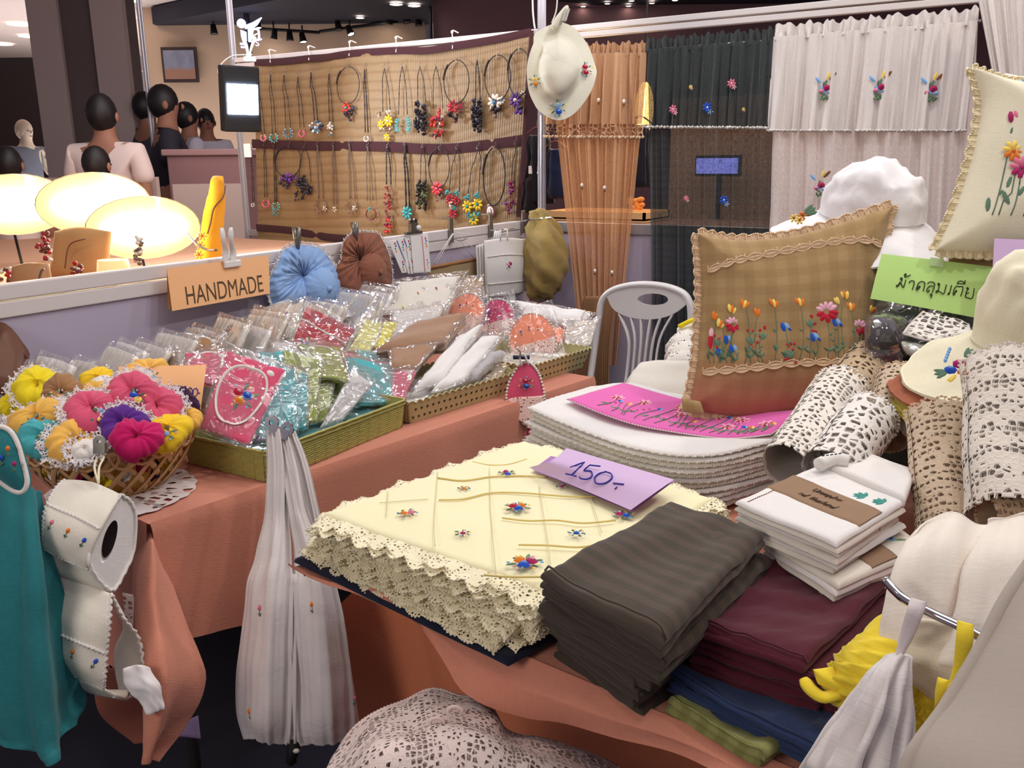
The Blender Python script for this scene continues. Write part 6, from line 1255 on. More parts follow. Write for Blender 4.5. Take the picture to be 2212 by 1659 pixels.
P = spline(np.array([D(*q) for q in ((240, 1284, 1.59), (262, 1330, 1.61), (298, 1378, 1.65), (309, 1440, 1.65), (300, 1482, 1.67), (275, 1508, 1.67), (246, 1504, 1.60))]), 60); tube(mb, P+np.outer(np.sin(np.arange(60)*2.3)*.003, rgt), .0034, thread_white, 6); mb.build('lower_picot_edge', t)
mb = MB(); [tulip(mb, S2.frame(u, .68), .012, c) for u, c in ((.13, 'pink'), (.42, 'orange'), (.80, 'blue'))]; mb.build('lower_embroidery', t)
mb = MB()
for x in (208, 218): tube(mb, spline([D(213, 1044, 1.62), D(x-4, 1010, 1.64), D(x+6 if x > 210 else x+2, 988, 1.66), D(217, 975, 1.67)], 10), .0022, thread_cream, 6)
mb.build('cord', t)
mb = MB(); c = D(216, 968, 1.66); box(mb, c, (.022, .010, .020), steel, rgt, -fwd, upv); lathe(mb, [(.004, 0), (.012, 0), (.012, .004), (.004, .004)], c+upv*.012, steel, 12, rgt, upv, -fwd); mb.build('clip', t, smooth=False)
tis = fab('tissue', (244, 240, 240), bump=.15); t = thing('tissue_roll_end', 'white tissue trailing from the bottom of the roll holder', 'tissue', D(320, 1540, 1.62))
mb = MB(); puff(mb, G([[(270, 1442, 1.60), (300, 1436, 1.59), (322, 1446, 1.60)], [(272, 1480, 1.60), (308, 1470, 1.58), (345, 1486, 1.60)], [(300, 1505, 1.60), (325, 1500, 1.58), (352, 1520, 1.60)], [(322, 1540, 1.60), (336, 1540, 1.59), (350, 1532, 1.60)]]), .003, tis, 20, 24, r=.004, tb=.003, wr=(.006, 16), seed=4); mb.build('sheet', t)
mb = MB(); puff(mb, G([[(275, 1440, 1.61), (312, 1440, 1.61)], [(272, 1474, 1.62), (322, 1470, 1.62)]]), .006, tis, 10, 10, r=.01, tb=.004, wr=(.004, 14)); mb.build('fold', t)
for k, (x, y, lb) in enumerate(((112, 1240, 'grey lace panel showing behind the left of the roll holder'), (268, 1280, 'grey lace panel showing behind the right of the roll holder'))):
    mb = MB(); puff(mb, G([[(x-4, y, 1.72), (x+22, y+5, 1.72)], [(x+2, y+60, 1.72), (x+20, y+60, 1.72)], [(x+6, y+120, 1.72), (x+18, y+110, 1.72)]]), .001, crochet_dense, 6, 10, r=.002); mb.build('crochet_scarf', label=lb, cat='lace')
mb = MB(); puff(mb, G([[(200, 1440, 1.85), (300, 1450, 1.86)], [(215, 1540, 1.85), (330, 1540, 1.86)], [(290, 1608, 1.85), (400, 1590, 1.86)]]), .002, fab('rose_cloth', (176, 110, 90)), 12, 18, r=.004, tb=.002, wr=(.006, 5)); mb.build('hanging_cloth', label='dim rose cloth hanging behind the pointed orange corner', cat='cloth')
mb = MB(); puff(mb, G([[(395, 1560, 1.86), (428, 1545, 1.86)], [(380, 1590, 1.84), (434, 1596, 1.86)]]), .002, fab('lilac_cloth', (150, 130, 170)), 8, 8, r=.004, tb=.002); mb.build('paper_bag', label='lilac corner of a bag on the floor beyond the orange point', cat='bag')

# white tote bag with long handles
t = thing('tote_bag', 'long white gauze tote bag with rosebuds clipped to the green basket', 'bag', D(650, 1600, 1.8))
tb_ = 'wr=(.002, 7), seed=7'
rl_ = [[(582, 928, 1.87), (594, 926, 1.86), (606, 928, 1.87)], [(584, 1010, 1.86), (600, 1010, 1.845), (618, 1015, 1.86)], [(578, 1110, 1.85), (600, 1110, 1.83), (622, 1120, 1.84)], [(556, 1200, 1.84), (595, 1195, 1.80), (627, 1215, 1.82)], [(536, 1265, 1.83), (585, 1260, 1.78), (634, 1280, 1.80)], [(528, 1350, 1.83), (580, 1350, 1.765), (634, 1355, 1.79)], [(514, 1450, 1.83), (574, 1455, 1.755), (636, 1455, 1.79)], [(514, 1540, 1.83), (574, 1560, 1.755), (636, 1560, 1.79)], [(530, 1592, 1.84), (580, 1604, 1.80), (636, 1612, 1.80)]]
rr_ = [[(604, 930, 1.875), (612, 928, 1.87), (622, 930, 1.875)], [(614, 1010, 1.86), (628, 1010, 1.85), (642, 1015, 1.86)], [(628, 1110, 1.84), (646, 1105, 1.83), (666, 1110, 1.84)], [(638, 1200, 1.83), (668, 1190, 1.81), (706, 1200, 1.84)], [(634, 1270, 1.81), (680, 1258, 1.785), (724, 1262, 1.83)], [(632, 1355, 1.795), (690, 1350, 1.77), (744, 1352, 1.83)], [(636, 1455, 1.795), (700, 1455, 1.76), (760, 1450, 1.83)], [(638, 1560, 1.795), (706, 1556, 1.76), (772, 1540, 1.83)], [(640, 1612, 1.80), (712, 1606, 1.80), (782, 1592, 1.84)]]
FO = lambda U, V: (.0036*np.sin(U*30+3*np.sin(V*3+U*4))+.0020*np.sin(U*52+V*5)+.003*np.sin(U*12+V*2))*(.5+.5*(1-V))
mb = MB(); SL = puff(mb, G(rl_), .005, bagwhite, 50, 90, r=.010, tb=.010, wr=(.002, 7), seed=7, folds=FO); mb.build('left_panel', t)
mb = MB(); SR = puff(mb, G(rr_), .005, bagwhite, 50, 90, r=.010, tb=.010, wr=(.002, 7), seed=8, folds=FO); mb.build('right_panel', t)
mb = MB(); tulip(mb, SL.frame(.34, .585), .015, 'pink'); tulip(mb, SR.frame(.40, .575), .015, 'orange'); tulip(mb, SL.frame(.25, .86), .015, 'orange'); tulip(mb, SR.frame(.92, .83), .013, 'pink'); mb.build('embroidery', t)
for a in ([(628, 932, 1.885, 9), (652, 1000, 1.88, 12), (672, 1090, 1.87, 14), (694, 1200, 1.86, 16)],):
    mb = MB(); puff(mb, G([[(x-w, y, d), (x, y, d-.008), (x+w, y, d)] for x, y, d, w in a]), .003, bagwhite, 24, 30, r=.004, tb=.003, wr=(.001, 10), folds=lambda U, V: .003*np.sin(U*26)); mb.build('handle', t)
mb = MB()
for s, x in ((0, 632), (1, 640), (2, 636)): tube(mb, spline([D(x, 1240, 1.80), D(x-6+4*s, 1360, 1.785), D(x-2, 1480, 1.77), D(x-8+5*s, 1606, 1.77)], 20), .0028, bagwhite, 6)
mb.build('opening_edge', t)
mb = MB(); c = D(598, 925, 1.86)
for dx_, dy_ in ((-.010, .012), (.022, -.002)): lathe(mb, [(.006, -.004), (.014, -.004), (.015, 0), (.014, .004), (.006, .004)], c+rgt*dx_+upv*dy_, chrome, 16, rgt, upv, -fwd)
box(mb, c+rgt*.006-upv*.008, (.04, .012, .022), chrome, nrm(rgt-upv*.4), -fwd, nrm(upv+rgt*.4)); mb.build('bulldog_clip', t, smooth=False)
mb = MB(); tube(mb, spline([D(636, 1600, 1.80), D(632, 1625, 1.79), D(628, 1650, 1.80)], 8), [.012, .016, .014, .012, .013, .010, .012, .006], black, 8); ell(mb, D(640, 1622, 1.78), rgt*.008, upv*.006, -fwd*.004, wplast, 6, 4, True); mb.build('tassel', t)

# pink crochet pot holder hung on the far front edge
t = thing('pot_holder', 'small pink and white crochet pot holder hanging on a hook before the middle tray', 'pot holder', D(1136, 920, 2.66))
o_ = [(1120, 790), (1136, 782), (1152, 790), (1166, 812), (1175, 848), (1174, 880), (1162, 905), (1142, 918), (1118, 908), (1102, 890), (1094, 860), (1100, 825)]
B_ = spline(np.array(o_+o_[:1], float), 61)[:-1]; ct = (1136, 852)
P = np.array([[D(ct[0]+(x-ct[0])*f, ct[1]+(y-ct[1])*f, 2.655-.008*(1-f**3)) for x, y in B_] for f in np.linspace(0, 1, 8)])
mb = MB(); grid(mb, P, pink, closeu=True); grid(mb, P+fwd*.014, pink, closeu=True, flip=True); grid(mb, np.array([P[-1], P[-1]+fwd*.014]), pink, closeu=True, flip=True); mb.build('pad', t)
mb = MB(); [ell(mb, p-fwd*.002, rgt*.005, upv*.005, -fwd*.004, thread_white, 6, 4, True) for p in P[-1]]
q = [[(1098, 862), (1116, 858), (1136, 857), (1156, 856), (1175, 854)], [(1100, 888), (1118, 888), (1137, 888), (1158, 886), (1173, 884)], [(1112, 905), (1124, 910), (1140, 916), (1156, 910), (1164, 902)]]
puff(mb, [[D(x, y, 2.636) for x, y in r_] for r_ in q], .002, cro, 16, 14, r=.003); mb.build('crochet_pocket', t)
mb = MB(); cluster(mb, (D(1136, 828, 2.64), rgt, -upv, -fwd), .022, ('blue', 'red'), 4); mb.build('embroidery', t)
mb = MB(); tube(mb, spline([D(1128, 790, 2.64), D(1122, 770, 2.63), D(1132, 765, 2.63), D(1142, 788, 2.64)], 12), .003, thread_white, 6); mb.build('loop', t)
mb = MB(); tube(mb, spline([D(1120, 775, 2.63), D(1124, 760, 2.62), D(1114, 752, 2.62), D(1116, 742, 2.64)], 10), .0018, steel, 6); box(mb, D(1126, 772, 2.65), (.05, .02, .012), plain('navy_clip', (40, 50, 80), .4), rgt, -fwd, upv); mb.build('hook', t)
t = thing('pot_holder', 'magenta strip of another pot holder dangling below the crochet one', 'pot holder', D(1130, 950, 2.68)); mb = MB(); puff(mb, G([[(1122, 905, 2.68), (1146, 908, 2.68)], [(1124, 955, 2.68), (1140, 950, 2.68)]]), .004, hotpink, 8, 12, r=.006, tb=.003); mb.build('pad', t)
mb = MB(); tube(mb, [D(1122, 905, 2.67), D(1124, 955, 2.67)], .002, thread_white); mb.build('piping', t)

# ------------------------------------------------------------------ right table
N0 = Z(664, 1220, TZ); Nd = nrm(Z(1700, 1656, TZ)-N0); Nw = np.array([-Nd[1], Nd[0], 0]); RL, RW = 2.1, 1.55
def rt_(a, b, z=TZ): return N0+Nd*a+Nw*b+np.array([0, 0, z-TZ])
t = thing('display_table', 'long table under the orange cloth carrying the folded linens', 'table', rt_(RL/2, RW/2, 0))
mb = MB(); box(mb, rt_(RL/2, RW/2, TZ-.016), (RL-.02, RW-.02, .02), woodp, Nd, Nw); mb.build('tabletop', t, smooth=False)
for a in (.1, RL-.1):
    for b in (.36, RW-.1): mb = MB(); p = rt_(a, b, 0); tube(mb, [p, p+np.array([0, 0, TZ-.03])], .014, steel, 8); mb.build('leg', t)
t = thing('tablecloth', 'orange cotton cloth over the right table with a shallow front drape', 'tablecloth', rt_(RL/2, .5, 0))
mb = MB(); puff(mb, [[rt_(0, RW), rt_(RL, RW)], [rt_(0, 0), rt_(RL, 0)]], .002, orange, 14, 14, r=.004, tb=.004, cluster=False); mb.build('top', t)
def skp(x, y, o=0):
    d = ray(x, y); q = N0-Nw*o; k = ((q-CAM)@Nw)/(d@Nw); return CAM+d*k
hp_ = [skp(*q, .03) for q in ((640, 1218), (720, 1264), (830, 1287), (905, 1350), (1000, 1482), (1150, 1560), (1300, 1592), (1560, 1662), (1800, 1760))]
ha = [(p-N0)@Nd for p in hp_]; hz_ = [p[2] for p in hp_]; aa = np.linspace(0, RL, 130); zz = np.interp(aa, ha, hz_)
P = [[rt_(a, -.003-.030*min(1, v*3)-.010*v*sin(a*14+v*2)-.006*v*sin(a*31), TZ+.003-(TZ-z)*v) for a, z in zip(aa, zz)] for v in np.linspace(0, 1, 18)]
mb = MB(); grid(mb, np.array(P), orange); grid(mb, np.array(P)+Nw*.0015, orange, flip=True); mb.build('front_drape', t)
P = [[rt_(-.003-.006*v*(1+sin(b*15+v)), b, TZ+.003-.030*v*(1+.3*sin(b*7))) for b in np.linspace(0, RW, 60)] for v in np.linspace(0, 1, 14)]
mb = MB(); grid(mb, np.array(P), orange, flip=True); grid(mb, np.array(P)+Nd*.0015, orange); mb.build('end_drape', t)
t = thing('underskirt', 'brighter orange cloth hanging to the floor below the shallow drape', 'tablecloth', rt_(.6, 0, 0))
P = [[rt_(a, .30-.012*sin(a*9+v)-.005*sin(a*27), TZ-.024-max(0, -a)*.95*(1-v)-(TZ-.05)*v) for a in np.linspace(-.30, RL, 120)] for v in np.linspace(0, 1, 16)]
mb = MB(); grid(mb, np.array(P), orange_in); grid(mb, np.array(P)+Nw*.0015, orange_in, flip=True); mb.build('cloth', t)
mb = MB(); tube(mb, np.array(P[-1]), .002, orange_in, 5); mb.build('hem', t)
# lace heap on a low stool in front
t = thing('lace_cloth', 'heap of dusty white crocheted lace at the bottom edge below the table', 'lace', D(950, 1640, 1.2))
rows = [[(726, 1650, 1.30), (790, 1560, 1.32), (880, 1520, 1.35), (965, 1500, 1.36), (1045, 1528, 1.34), (1098, 1588, 1.30), (1200, 1610, 1.28), (1330, 1662, 1.26)], [(700, 1700, 1.22), (800, 1610, 1.22), (890, 1580, 1.24), (970, 1560, 1.25), (1060, 1590, 1.22), (1120, 1625, 1.20), (1220, 1650, 1.18), (1360, 1700, 1.18)], [(680, 1800, 1.18), (800, 1680, 1.14), (900, 1650, 1.14), (980, 1640, 1.15), (1070, 1660, 1.12), (1140, 1690, 1.12), (1240, 1720, 1.12), (1380, 1800, 1.14)], [(680, 2000, 1.18), (800, 2000, 1.12), (900, 2000, 1.10), (980, 2000, 1.10), (1070, 2000, 1.10), (1140, 2000, 1.1), (1240, 2000, 1.1), (1380, 2000, 1.14)]]
mb = MB(); puff(mb, G(rows, .02), .004, fab('lace_lining', (206, 184, 178)), 50, 30, r=.01, wr=(.006, 7), seed=3); mb.build('lining', t)
mb = MB(); S = puff(mb, G(rows, .008), .008, crochet_dense, 70, 40, r=.012, wr=(.006, 7), seed=3); mb.build('lace_sheet', t)
mb = MB(); E1 = np.array([f[0] for f in edge_pts(S, 't', 90)]); 
for k, p in enumerate(E1): ell(mb, p+upv*.003, rgt*.008, upv*.006, -fwd*.004, thread_white if 0 else fab('dusty_thread', (222, 200, 194)), 6, 4, True)
for (x, y) in ((940, 1570), (980, 1545), (860, 1600), (1000, 1610), (900, 1640), (1180, 1640)):
    c = D(x, y, 1.21); P = [c+(rgt*cos(q)+upv*sin(q)*.7)*(.012-.001*q)+fwd*.012 for q in np.linspace(0, 4.4, 16)]; tube(mb, P, .003, fab('dusty_thread', (222, 200, 194)), 6)
mb.build('scalloped_edge', t)
t = thing('stool', 'low stool hidden under the lace heap', 'stool', (-.75, .85, 0)); mb = MB(); lathe(mb, [(0, .40), (.17, .40), (.17, .37), (0, .37)], (-.68, .80, 0), woodp, 24); mb.build('seat', t)
for k in range(4): a = pi/4+k*pi/2; mb = MB(); tube(mb, [(-.68+.12*cos(a), .80+.12*sin(a), .37), (-.68+.15*cos(a), .80+.15*sin(a), 0)], .012, steel, 6); mb.build('leg', t)

def lerp(a, b, k): return np.asarray(a)+(np.asarray(b)-np.asarray(a))*k
def quad3(L, F_, Rr, Nn, sag=0):
    L, F_, Rr, Nn = map(np.asarray, (L, F_, Rr, Nn)); return [[L, lerp(L, F_, .5), F_], [lerp(L, Nn, .5), (L+F_+Rr+Nn)/4-np.array([0, 0, sag]), lerp(F_, Rr, .5)], [Nn, lerp(Nn, Rr, .5), Rr]]
# ------------------------------------------------------------------ pale yellow tablecloth stack
topq = [Z(700, 1116, .862), Z(1132, 956, .868), Z(1540, 1082, .860), Z(1208, 1292, .858)]
botq = [Z(686, 1184, .774), Z(1110, 985, .774), Z(1540, 1130, .774), Z(1088, 1392, .774)]
mb = MB(); navq = [Z(634, 1214, .762), Z(1090, 1010, .760), Z(1560, 1180, .760), Z(1098, 1440, .760)]; puff(mb, quad3(*navq), .008, navy, 24, 24, r=.006, tb=.002, wr=(.001, 4))
mb.build('dark_cloth', label='folded navy cloth lying under the pale yellow tablecloth stack', cat='cloth')
mb = MB(); t = None
NY = 13
for i in range(NY):
    k = i/(NY-1); r = np.random.RandomState(40+i); J = [np.r_[r.uniform(-.010, .010, 2), 0] for _ in range(4)]
    if i == NY-1: J = [np.zeros(3)]*4
    q = [lerp(b, t_q, k)+j for b, t_q, j in zip(botq, topq, J)]; topmost = i == NY-1
    t = thing('folded_tablecloth', 'pale yellow tablecloth with posies and lace edge, topmost of its stack' if topmost else 'pale yellow lace-edged tablecloth, '+ORD[NY-1-i]+' from the top of the yellow stack', 'tablecloth', sum(q)/4, 'pale yellow tablecloths stacked by the table corner')
    mb = MB(); rows = quad3(*q); S = puff(mb, rows, .0075, yellow_cream, 34 if topmost else 16, 34 if topmost else 16, r=.010, tb=.001, wr=(.0022 if topmost else .0008, 4), seed=9); mb.build('cloth', t)
    mb = MB(); lw = .034 if not topmost else .032
    for s, fl_ in (('l', 1), ('b', 1), ('t', 0), ('r', 0)):
        if s in ('t', 'r') and not topmost and i % 3: continue
        F2 = edge_pts(S, s, 90, inset=.004); A = np.array([f[0] for f in F2]); ctr = sum(q)/4
        ow = {'l': q[0]-q[1], 'b': q[3]-q[0], 't': q[1]-q[2]*1, 'r': q[1]-q[0]}
        od = {'l': (q[0]+q[3])/2-(q[1]+q[2])/2, 'b': (q[3]+q[2])/2-(q[0]+q[1])/2, 't': (q[0]+q[1])/2-(q[3]+q[2])/2, 'r': (q[1]+q[2])/2-(q[0]+q[3])/2}[s]; od = nrm(od*[1, 1, 0]); kk = np.arange(90)
        sc_ = .72+.28*np.abs(np.sin(kk*.42+i)); ru = .0045*np.sin(kk*.31+i*1.9)+.003*np.sin(kk*.83+i)
        B = A+np.outer(lw*sc_, od)+np.outer(ru-(.010 if topmost else .006)*sc_, [0, 0, 1]); A2 = A-np.outer(np.full(90, .004), od)
        ribbon(mb, A2, B, crochet_cream)
        for p in B[::1]: ell(mb, p, od*.0022, np.cross(od, [0, 0, 1])*.0026, np.array([0, 0, .0018]), thread_cream, 5, 3, True)
    mb.build('lace_edge', t)
ST = S
mb = MB(); tk = fab('tuck_thread', (226, 204, 130), weave=500)
def onS(x, y): p = Z(x, y, .8735); return p
for pts in (((1020, 998), (1060, 1005), (1100, 1003), (1138, 992)), ((945, 1032), (1000, 1038), (1060, 1030), (1120, 1028), (1180, 1030)), ((948, 1080), (1000, 1078), (1060, 1065), (1130, 1065), (1220, 1072), (1290, 1073)), ((1085, 1119), (1140, 1125), (1200, 1124), (1260, 1130), (1330, 1124)), ((1120, 1177), (1180, 1178), (1250, 1182), (1300, 1174)), ((1045, 1242), (1100, 1246), (1175, 1246))):
    P = spline([onS(*q) for q in pts], 30); tube(mb, P, .0016, tk, 6)
mb.build('pin_tucks', t)
mb = MB()
def fs(x, y):
    p = Z(x, y, .8745); return p, rgt, nrm(np.cross(rgt, [0, 0, 1])), np.array([0, 0, 1.])
tuX = nrm(np.array([1, -.1, 0])); 
for (x, y, s, cols) in ((880, 1108, .026, ('pink', 'orange')), (1095, 1022, .026, ('blue', 'magenta')), (1002, 1055, .018, ('orange',)), (1212, 1050, .018, ('magenta',)), (1118, 1095, .034, ('blue', 'red', 'orange')), (1000, 1152, .020, ('magenta',)), (1245, 1152, .022, ('blue',)), (1134, 1215, .040, ('magenta', 'blue', 'orange')), (1345, 1112, .028, ('blue', 'magenta'))):
    cluster(mb, fs(x, y), s*.66, cols, x)
mb.build('embroidery', t)
mb = MB(); cr_ = fab('crease', (226, 220, 178))
for pts in (((838, 1062), (835, 1115)), ((945, 1020), (938, 1130), (940, 1180)), ((1056, 975), (1060, 1100), (1072, 1245)), ((1165, 1050), (1185, 1180), (1190, 1240)), ((1276, 1075), (1300, 1150)), ((820, 1086), (925, 1078))): tube(mb, spline([Z(*q, .8728) for q in pts], 16), .0008, cr_, 4)
mb.build('fold_lines', t)

# ------------------------------------------------------------------ white napkins with orchid-pink one on top
wrows = [[(1275, 838, .905), (1370, 830, .90), (1500, 868, .895), (1620, 882, .90), (1748, 878, .915)], [(1200, 860, .90), (1320, 880, .885), (1450, 925, .878), (1580, 945, .885), (1736, 905, .905)], [(1140, 882, .895), (1240, 925, .875), (1380, 972, .868), (1530, 986, .872), (1690, 950, .89)]]
NWs = 11
for i in range(NWs):
    k = NWs-1-i; r = np.random.RandomState(60+i)
    rows = [[Z(x, y, z)+np.array([-.002*k*r.rand()+.004*r.randn()*(i < NWs-1), .004*r.randn()*(i < NWs-1), -.0115*k]) for x, y, z in row] for row in wrows]
    top_ = i == NWs-1; t = thing('folded_napkin', 'white napkin with picot edge directly under the orchid-pink embroidered one' if top_ else 'white picot-edged napkin, '+ORD[NWs-1-i]+' from the top under the pink one', 'napkin', rows[1][2], 'white napkins stacked under the pink one')
    mb = MB(); S = puff(mb, rows, .006, white_linen if i % 4 else off_white, 34, 18, r=.010, tb=.003, wr=(.0012, 5), seed=i); mb.build('cloth', t)
    mb = MB()
    for s in ('b', 'l', 'r'):
        n_ = 110 if s == 'b' else 40
        for q_, f in enumerate(edge_pts(S, s, n_)): ell(mb, f[0]+f[3]*.001+np.array([0, 0, .0012*sin(q_*1.9+i)]), f[1]*.0040, f[2]*.0034, f[3]*.0022, thread_white, 5, 3, True)
    mb.build('picot_edge', t)
# pink one
prow = [[(1348, 828, .912), (1450, 858, .905), (1560, 884, .905), (1660, 892, .912), (1744, 884, .925)], [(1285, 846, .912), (1400, 885, .896), (1520, 915, .892), (1620, 925, .898), (1710, 908, .915)], [(1226, 864, .908), (1350, 912, .892), (1480, 938, .886), (1580, 948, .888), (1665, 940, .900)]]
t = thing('folded_napkin', 'orchid-pink napkin with a meadow of stitched flowers on top of the white stack', 'napkin', Z(1500, 915, .9))
mb = MB(); S = puff(mb, [[Z(*q) for q in r_] for r_ in prow], .004, orchid, 40, 20, r=.005, tb=.002, wr=(.0008, 6), seed=2); mb.build('cloth', t)
mb = MB()
for s in ('t', 'l', 'r', 'b'):
    for f in edge_pts(S, s, 90 if s in 'tb' else 30): ell(mb, f[0]+f[3]*.001, f[1]*.0035, f[2]*.0035, f[3]*.002, thread_white, 5, 3, True)
mb.build('picot_edge', t)
def meadow(mb, S, u0, u1, vb, vt, n, s, seed, vdir=1):
    r = random.Random(seed)
    for k in range(n):
        u = u0+(u1-u0)*(k+.5)/n+r.uniform(-.012, .012); vtop = vt+(vb-vt)*r.uniform(0, .55); c = ['red', 'blue', 'orange', 'magenta', 'blue', 'yellow', 'pink'][k % 7]
        P = np.array([S.frame(min(.98, max(.02, u+.02*sin(q*3+k))), vb+(vtop-vb)*q)[0] for q in np.linspace(0, 1, 7)]); n_ = S.frame(u, vb)[3]; tube(mb, P+n_*.0008, .0009, E_['green'], 4)
        f = S.frame(u, vb-(vb-vtop)*.25); leaf(mb, f, 0, 0, -1.0+.4*sin(k), s*1.6, E_['green']); leaf(mb, f, 0, 0, -2.3, s*1.3, E_['lgreen'])
        f = S.frame(min(.98, max(.02, u+.02*sin(3+k))), vtop)
        if c in ('red', 'magenta', 'pink'): daisy(mb, f, 0, 0, s*1.5, E_['lpink'], E_['red'], 6, .5, m2=E_['lpink'], h=.0015); [blob(mb, f, cos(a)*s*.9, sin(a)*s*.9, s*.5, s*.3, a, E_['red']) for a in (.5, 1.3, 2.1, 2.8)]
        elif c == 'blue': [blob(mb, f, dx*s, 0, s*.65, s*.3, 1.2+dx, E_[q]) for dx, q in ((-.25, 'blue'), (.25, 'lblue'), (.0, 'blue'))]
        else: [blob(mb, f, dx*s, 0, s*.7, s*.28, 1.4+dx, E_[q]) for dx, q in ((-.3, 'orange'), (.3, 'yellow'))]
        if k % 3 == 0: [blob(mb, S.frame(min(.98, u+.015*q), vb-(vb-vtop)*(.35+.12*q)), 0, 0, s*.22, s*.22, 0, E_['red']) for q in range(4)]
mb = MB(); meadow(mb, S, .08, .92, .88, .2, 20, .012, 5); mb.build('embroidery', t)
# whites behind the napkins
t = thing('folded_cloth', 'white picot-edged cloth puffed up behind the pink napkin', 'cloth', D(1430, 860, 2.3))
mb = MB(); S = puff(mb, G([[(1385, 786, 2.34), (1440, 784, 2.32), (1520, 790, 2.30)], [(1362, 815, 2.32), (1430, 815, 2.26), (1520, 820, 2.26)], [(1352, 842, 2.26), (1420, 856, 2.18), (1530, 880, 2.14)]]), .02, off_white, 24, 24, r=.03, tb=.015, wr=(.004, 6), seed=2); mb.build('cloth', t)
mb = MB(); [ell(mb, f[0], f[1]*.006, f[2]*.006, f[3]*.004, thread_white, 6, 4, True) for s in ('t', 'l') for f in edge_pts(S, s, 24)]; mb.build('picot_edge', t)
mb = MB(); puff(mb, G([[(1400, 880, 2.2), (1520, 900, 2.1)], [(1380, 840, 2.2), (1520, 860, 2.1)]][::-1]), .03, white_linen, 12, 12, r=.03, tb=.05); mb.build('lower_fold', t)
t = thing('crochet_cloth', 'bunched white crochet beside the gold pillow', 'crochet', D(1475, 780, 2.45))
for k, (y0, y1, d) in enumerate(((722, 760, 2.50), (745, 780, 2.44), (765, 800, 2.40))):
    mb = MB(); puff(mb, G([[(1462-k*8, y0, d), (1530, y0-6, d)], [(1440-k*2, (y0+y1)/2, d-.05), (1530, (y0+y1)/2, d-.05)], [(1436-k*2, y1, d-.04), (1530, y1+4, d-.04)]]), .02, lace('white_crochet_fine', (230, 226, 218), 140, .30), 20, 18, r=.03, tb=.02, wr=(.006, 12), seed=k); puff(mb, G([[(1466-k*8, y0+4, d+.01), (1530, y0-2, d+.01)], [(1444-k*2, y1-2, d-.01), (1530, y1, d-.01)]]), .012, off_white, 8, 8, r=.02, tb=.02); mb.build('fold', t)
t = thing('folded_cloth', 'yellow-trimmed white cloth tip just left of the gold pillow', 'cloth', D(1490, 700, 2.5)); mb = MB(); puff(mb, G([[(1462, 712, 2.52), (1520, 686, 2.52)], [(1462, 728, 2.48), (1525, 716, 2.48)]]), .012, off_white, 12, 10, r=.02, tb=.02); mb.build('cloth', t)
mb = MB(); tube(mb, spline([D(1466, 706, 2.49), D(1490, 694, 2.48), D(1520, 684, 2.48)], 10), .007, yel, 6); mb.build('yellow_trim', t)

# 150 card
t = thing('price_card', 'folded lilac card handwritten 150 on the yellow tablecloths', 'price card', Z(1300, 1060, .88))
rows = [[Z(1224, 968, .905), Z(1340, 1002, .905), Z(1456, 1036, .905)], [Z(1192, 994, .912), Z(1310, 1024, .912), Z(1424, 1058, .912)], [Z(1143, 1010, .885), Z(1255, 1056, .885), Z(1362, 1102, .885)]]
mb = MB(); S = puff(mb, rows, .0006, card_lilac, 16, 16, r=.001, tb=.0006, cluster=False); mb.build('upper_sheet', t)
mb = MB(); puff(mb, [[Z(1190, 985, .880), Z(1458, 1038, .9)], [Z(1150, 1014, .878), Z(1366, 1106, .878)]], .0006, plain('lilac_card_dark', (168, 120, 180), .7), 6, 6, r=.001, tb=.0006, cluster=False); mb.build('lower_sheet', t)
fr = S.frame(.45, .62); mb = MB(); e1 = nrm(S.frame(.9, .66)[0]-S.frame(.1, .66)[0]); e2 = nrm(np.cross(e1, fr[3]))
L150 = [[(-46, 0), (-36, -10), (-30, -15), (-30, -15)], [(-30, -15), (-33, 0), (-36, 11)], [(-46, 12), (-36, 11), (-27, 11)], [(-2, -16), (-19, -13)], [(-19, -13), (-22, -2), (-11, -4), (-4, 3), (-8, 10), (-18, 12), (-22, 10)], [(12, -10), (4, -4), (2, 5), (10, 12), (22, 8), (27, -2), (22, -9), (12, -10), (10, -10)], [(34, 4), (50, 1)], [(43, 8), (42, 12)]]
strokes(mb, L150, fr[0], e1, e2, fr[3], .00128, .0015, inkblue, off=.0012); mb.build('handwriting', t)

# ------------------------------------------------------------------ clothes stacks
def clothes(label_top, label_low, group, q_top, q_bot, zt, zb, n, mat, seed, cat='garment', name='folded_garment', jit=.015, layers=2, toplabel=None):
    T = [Z(x, y, zt) for x, y in q_top]; B = [Z(x, y, zb) for x, y in q_bot]; h = (zt-zb)/n; last = None
    for i in range(n):
        k = (i+.5)/n; r = np.random.RandomState(seed+i); J = [np.r_[r.uniform(-jit, jit, 2), r.uniform(-.003, .003)]*(i < n-1) for _ in range(4)]
        q = [lerp(b, a, k if i < n-1 else 1)*1+j-np.array([0, 0, h*.6]) for a, b, j in zip(T, B, J)]
        t = thing(name, label_top if i == n-1 else label_low+', '+ORD[n-1-i]+' from the top', cat, sum(q)/4, group); mb = MB()
        for l in range(layers):
            qq = [p+np.array([r.uniform(-.004, .004), r.uniform(-.004, .004), h*(l/layers-.1)]) for p in q]
            S = puff(mb, quad3(*qq, sag=.004 if i == n-1 else 0), h/layers*1.25, mat, 30, 26, r=h/layers*1.3, tb=h/layers*.5, wr=(.0065 if i == n-1 else .0052, 6.5), seed=seed*3+i*2+l)
        mb.build('fold', t)
        mb = MB(); P = np.array([f[0]+f[3]*h*.3 for f in edge_pts(S, 'l', 30, inset=.03)]); tube(mb, P, .0016, mat, 5); mb.build('seam', t); last = (t, S)
    return last
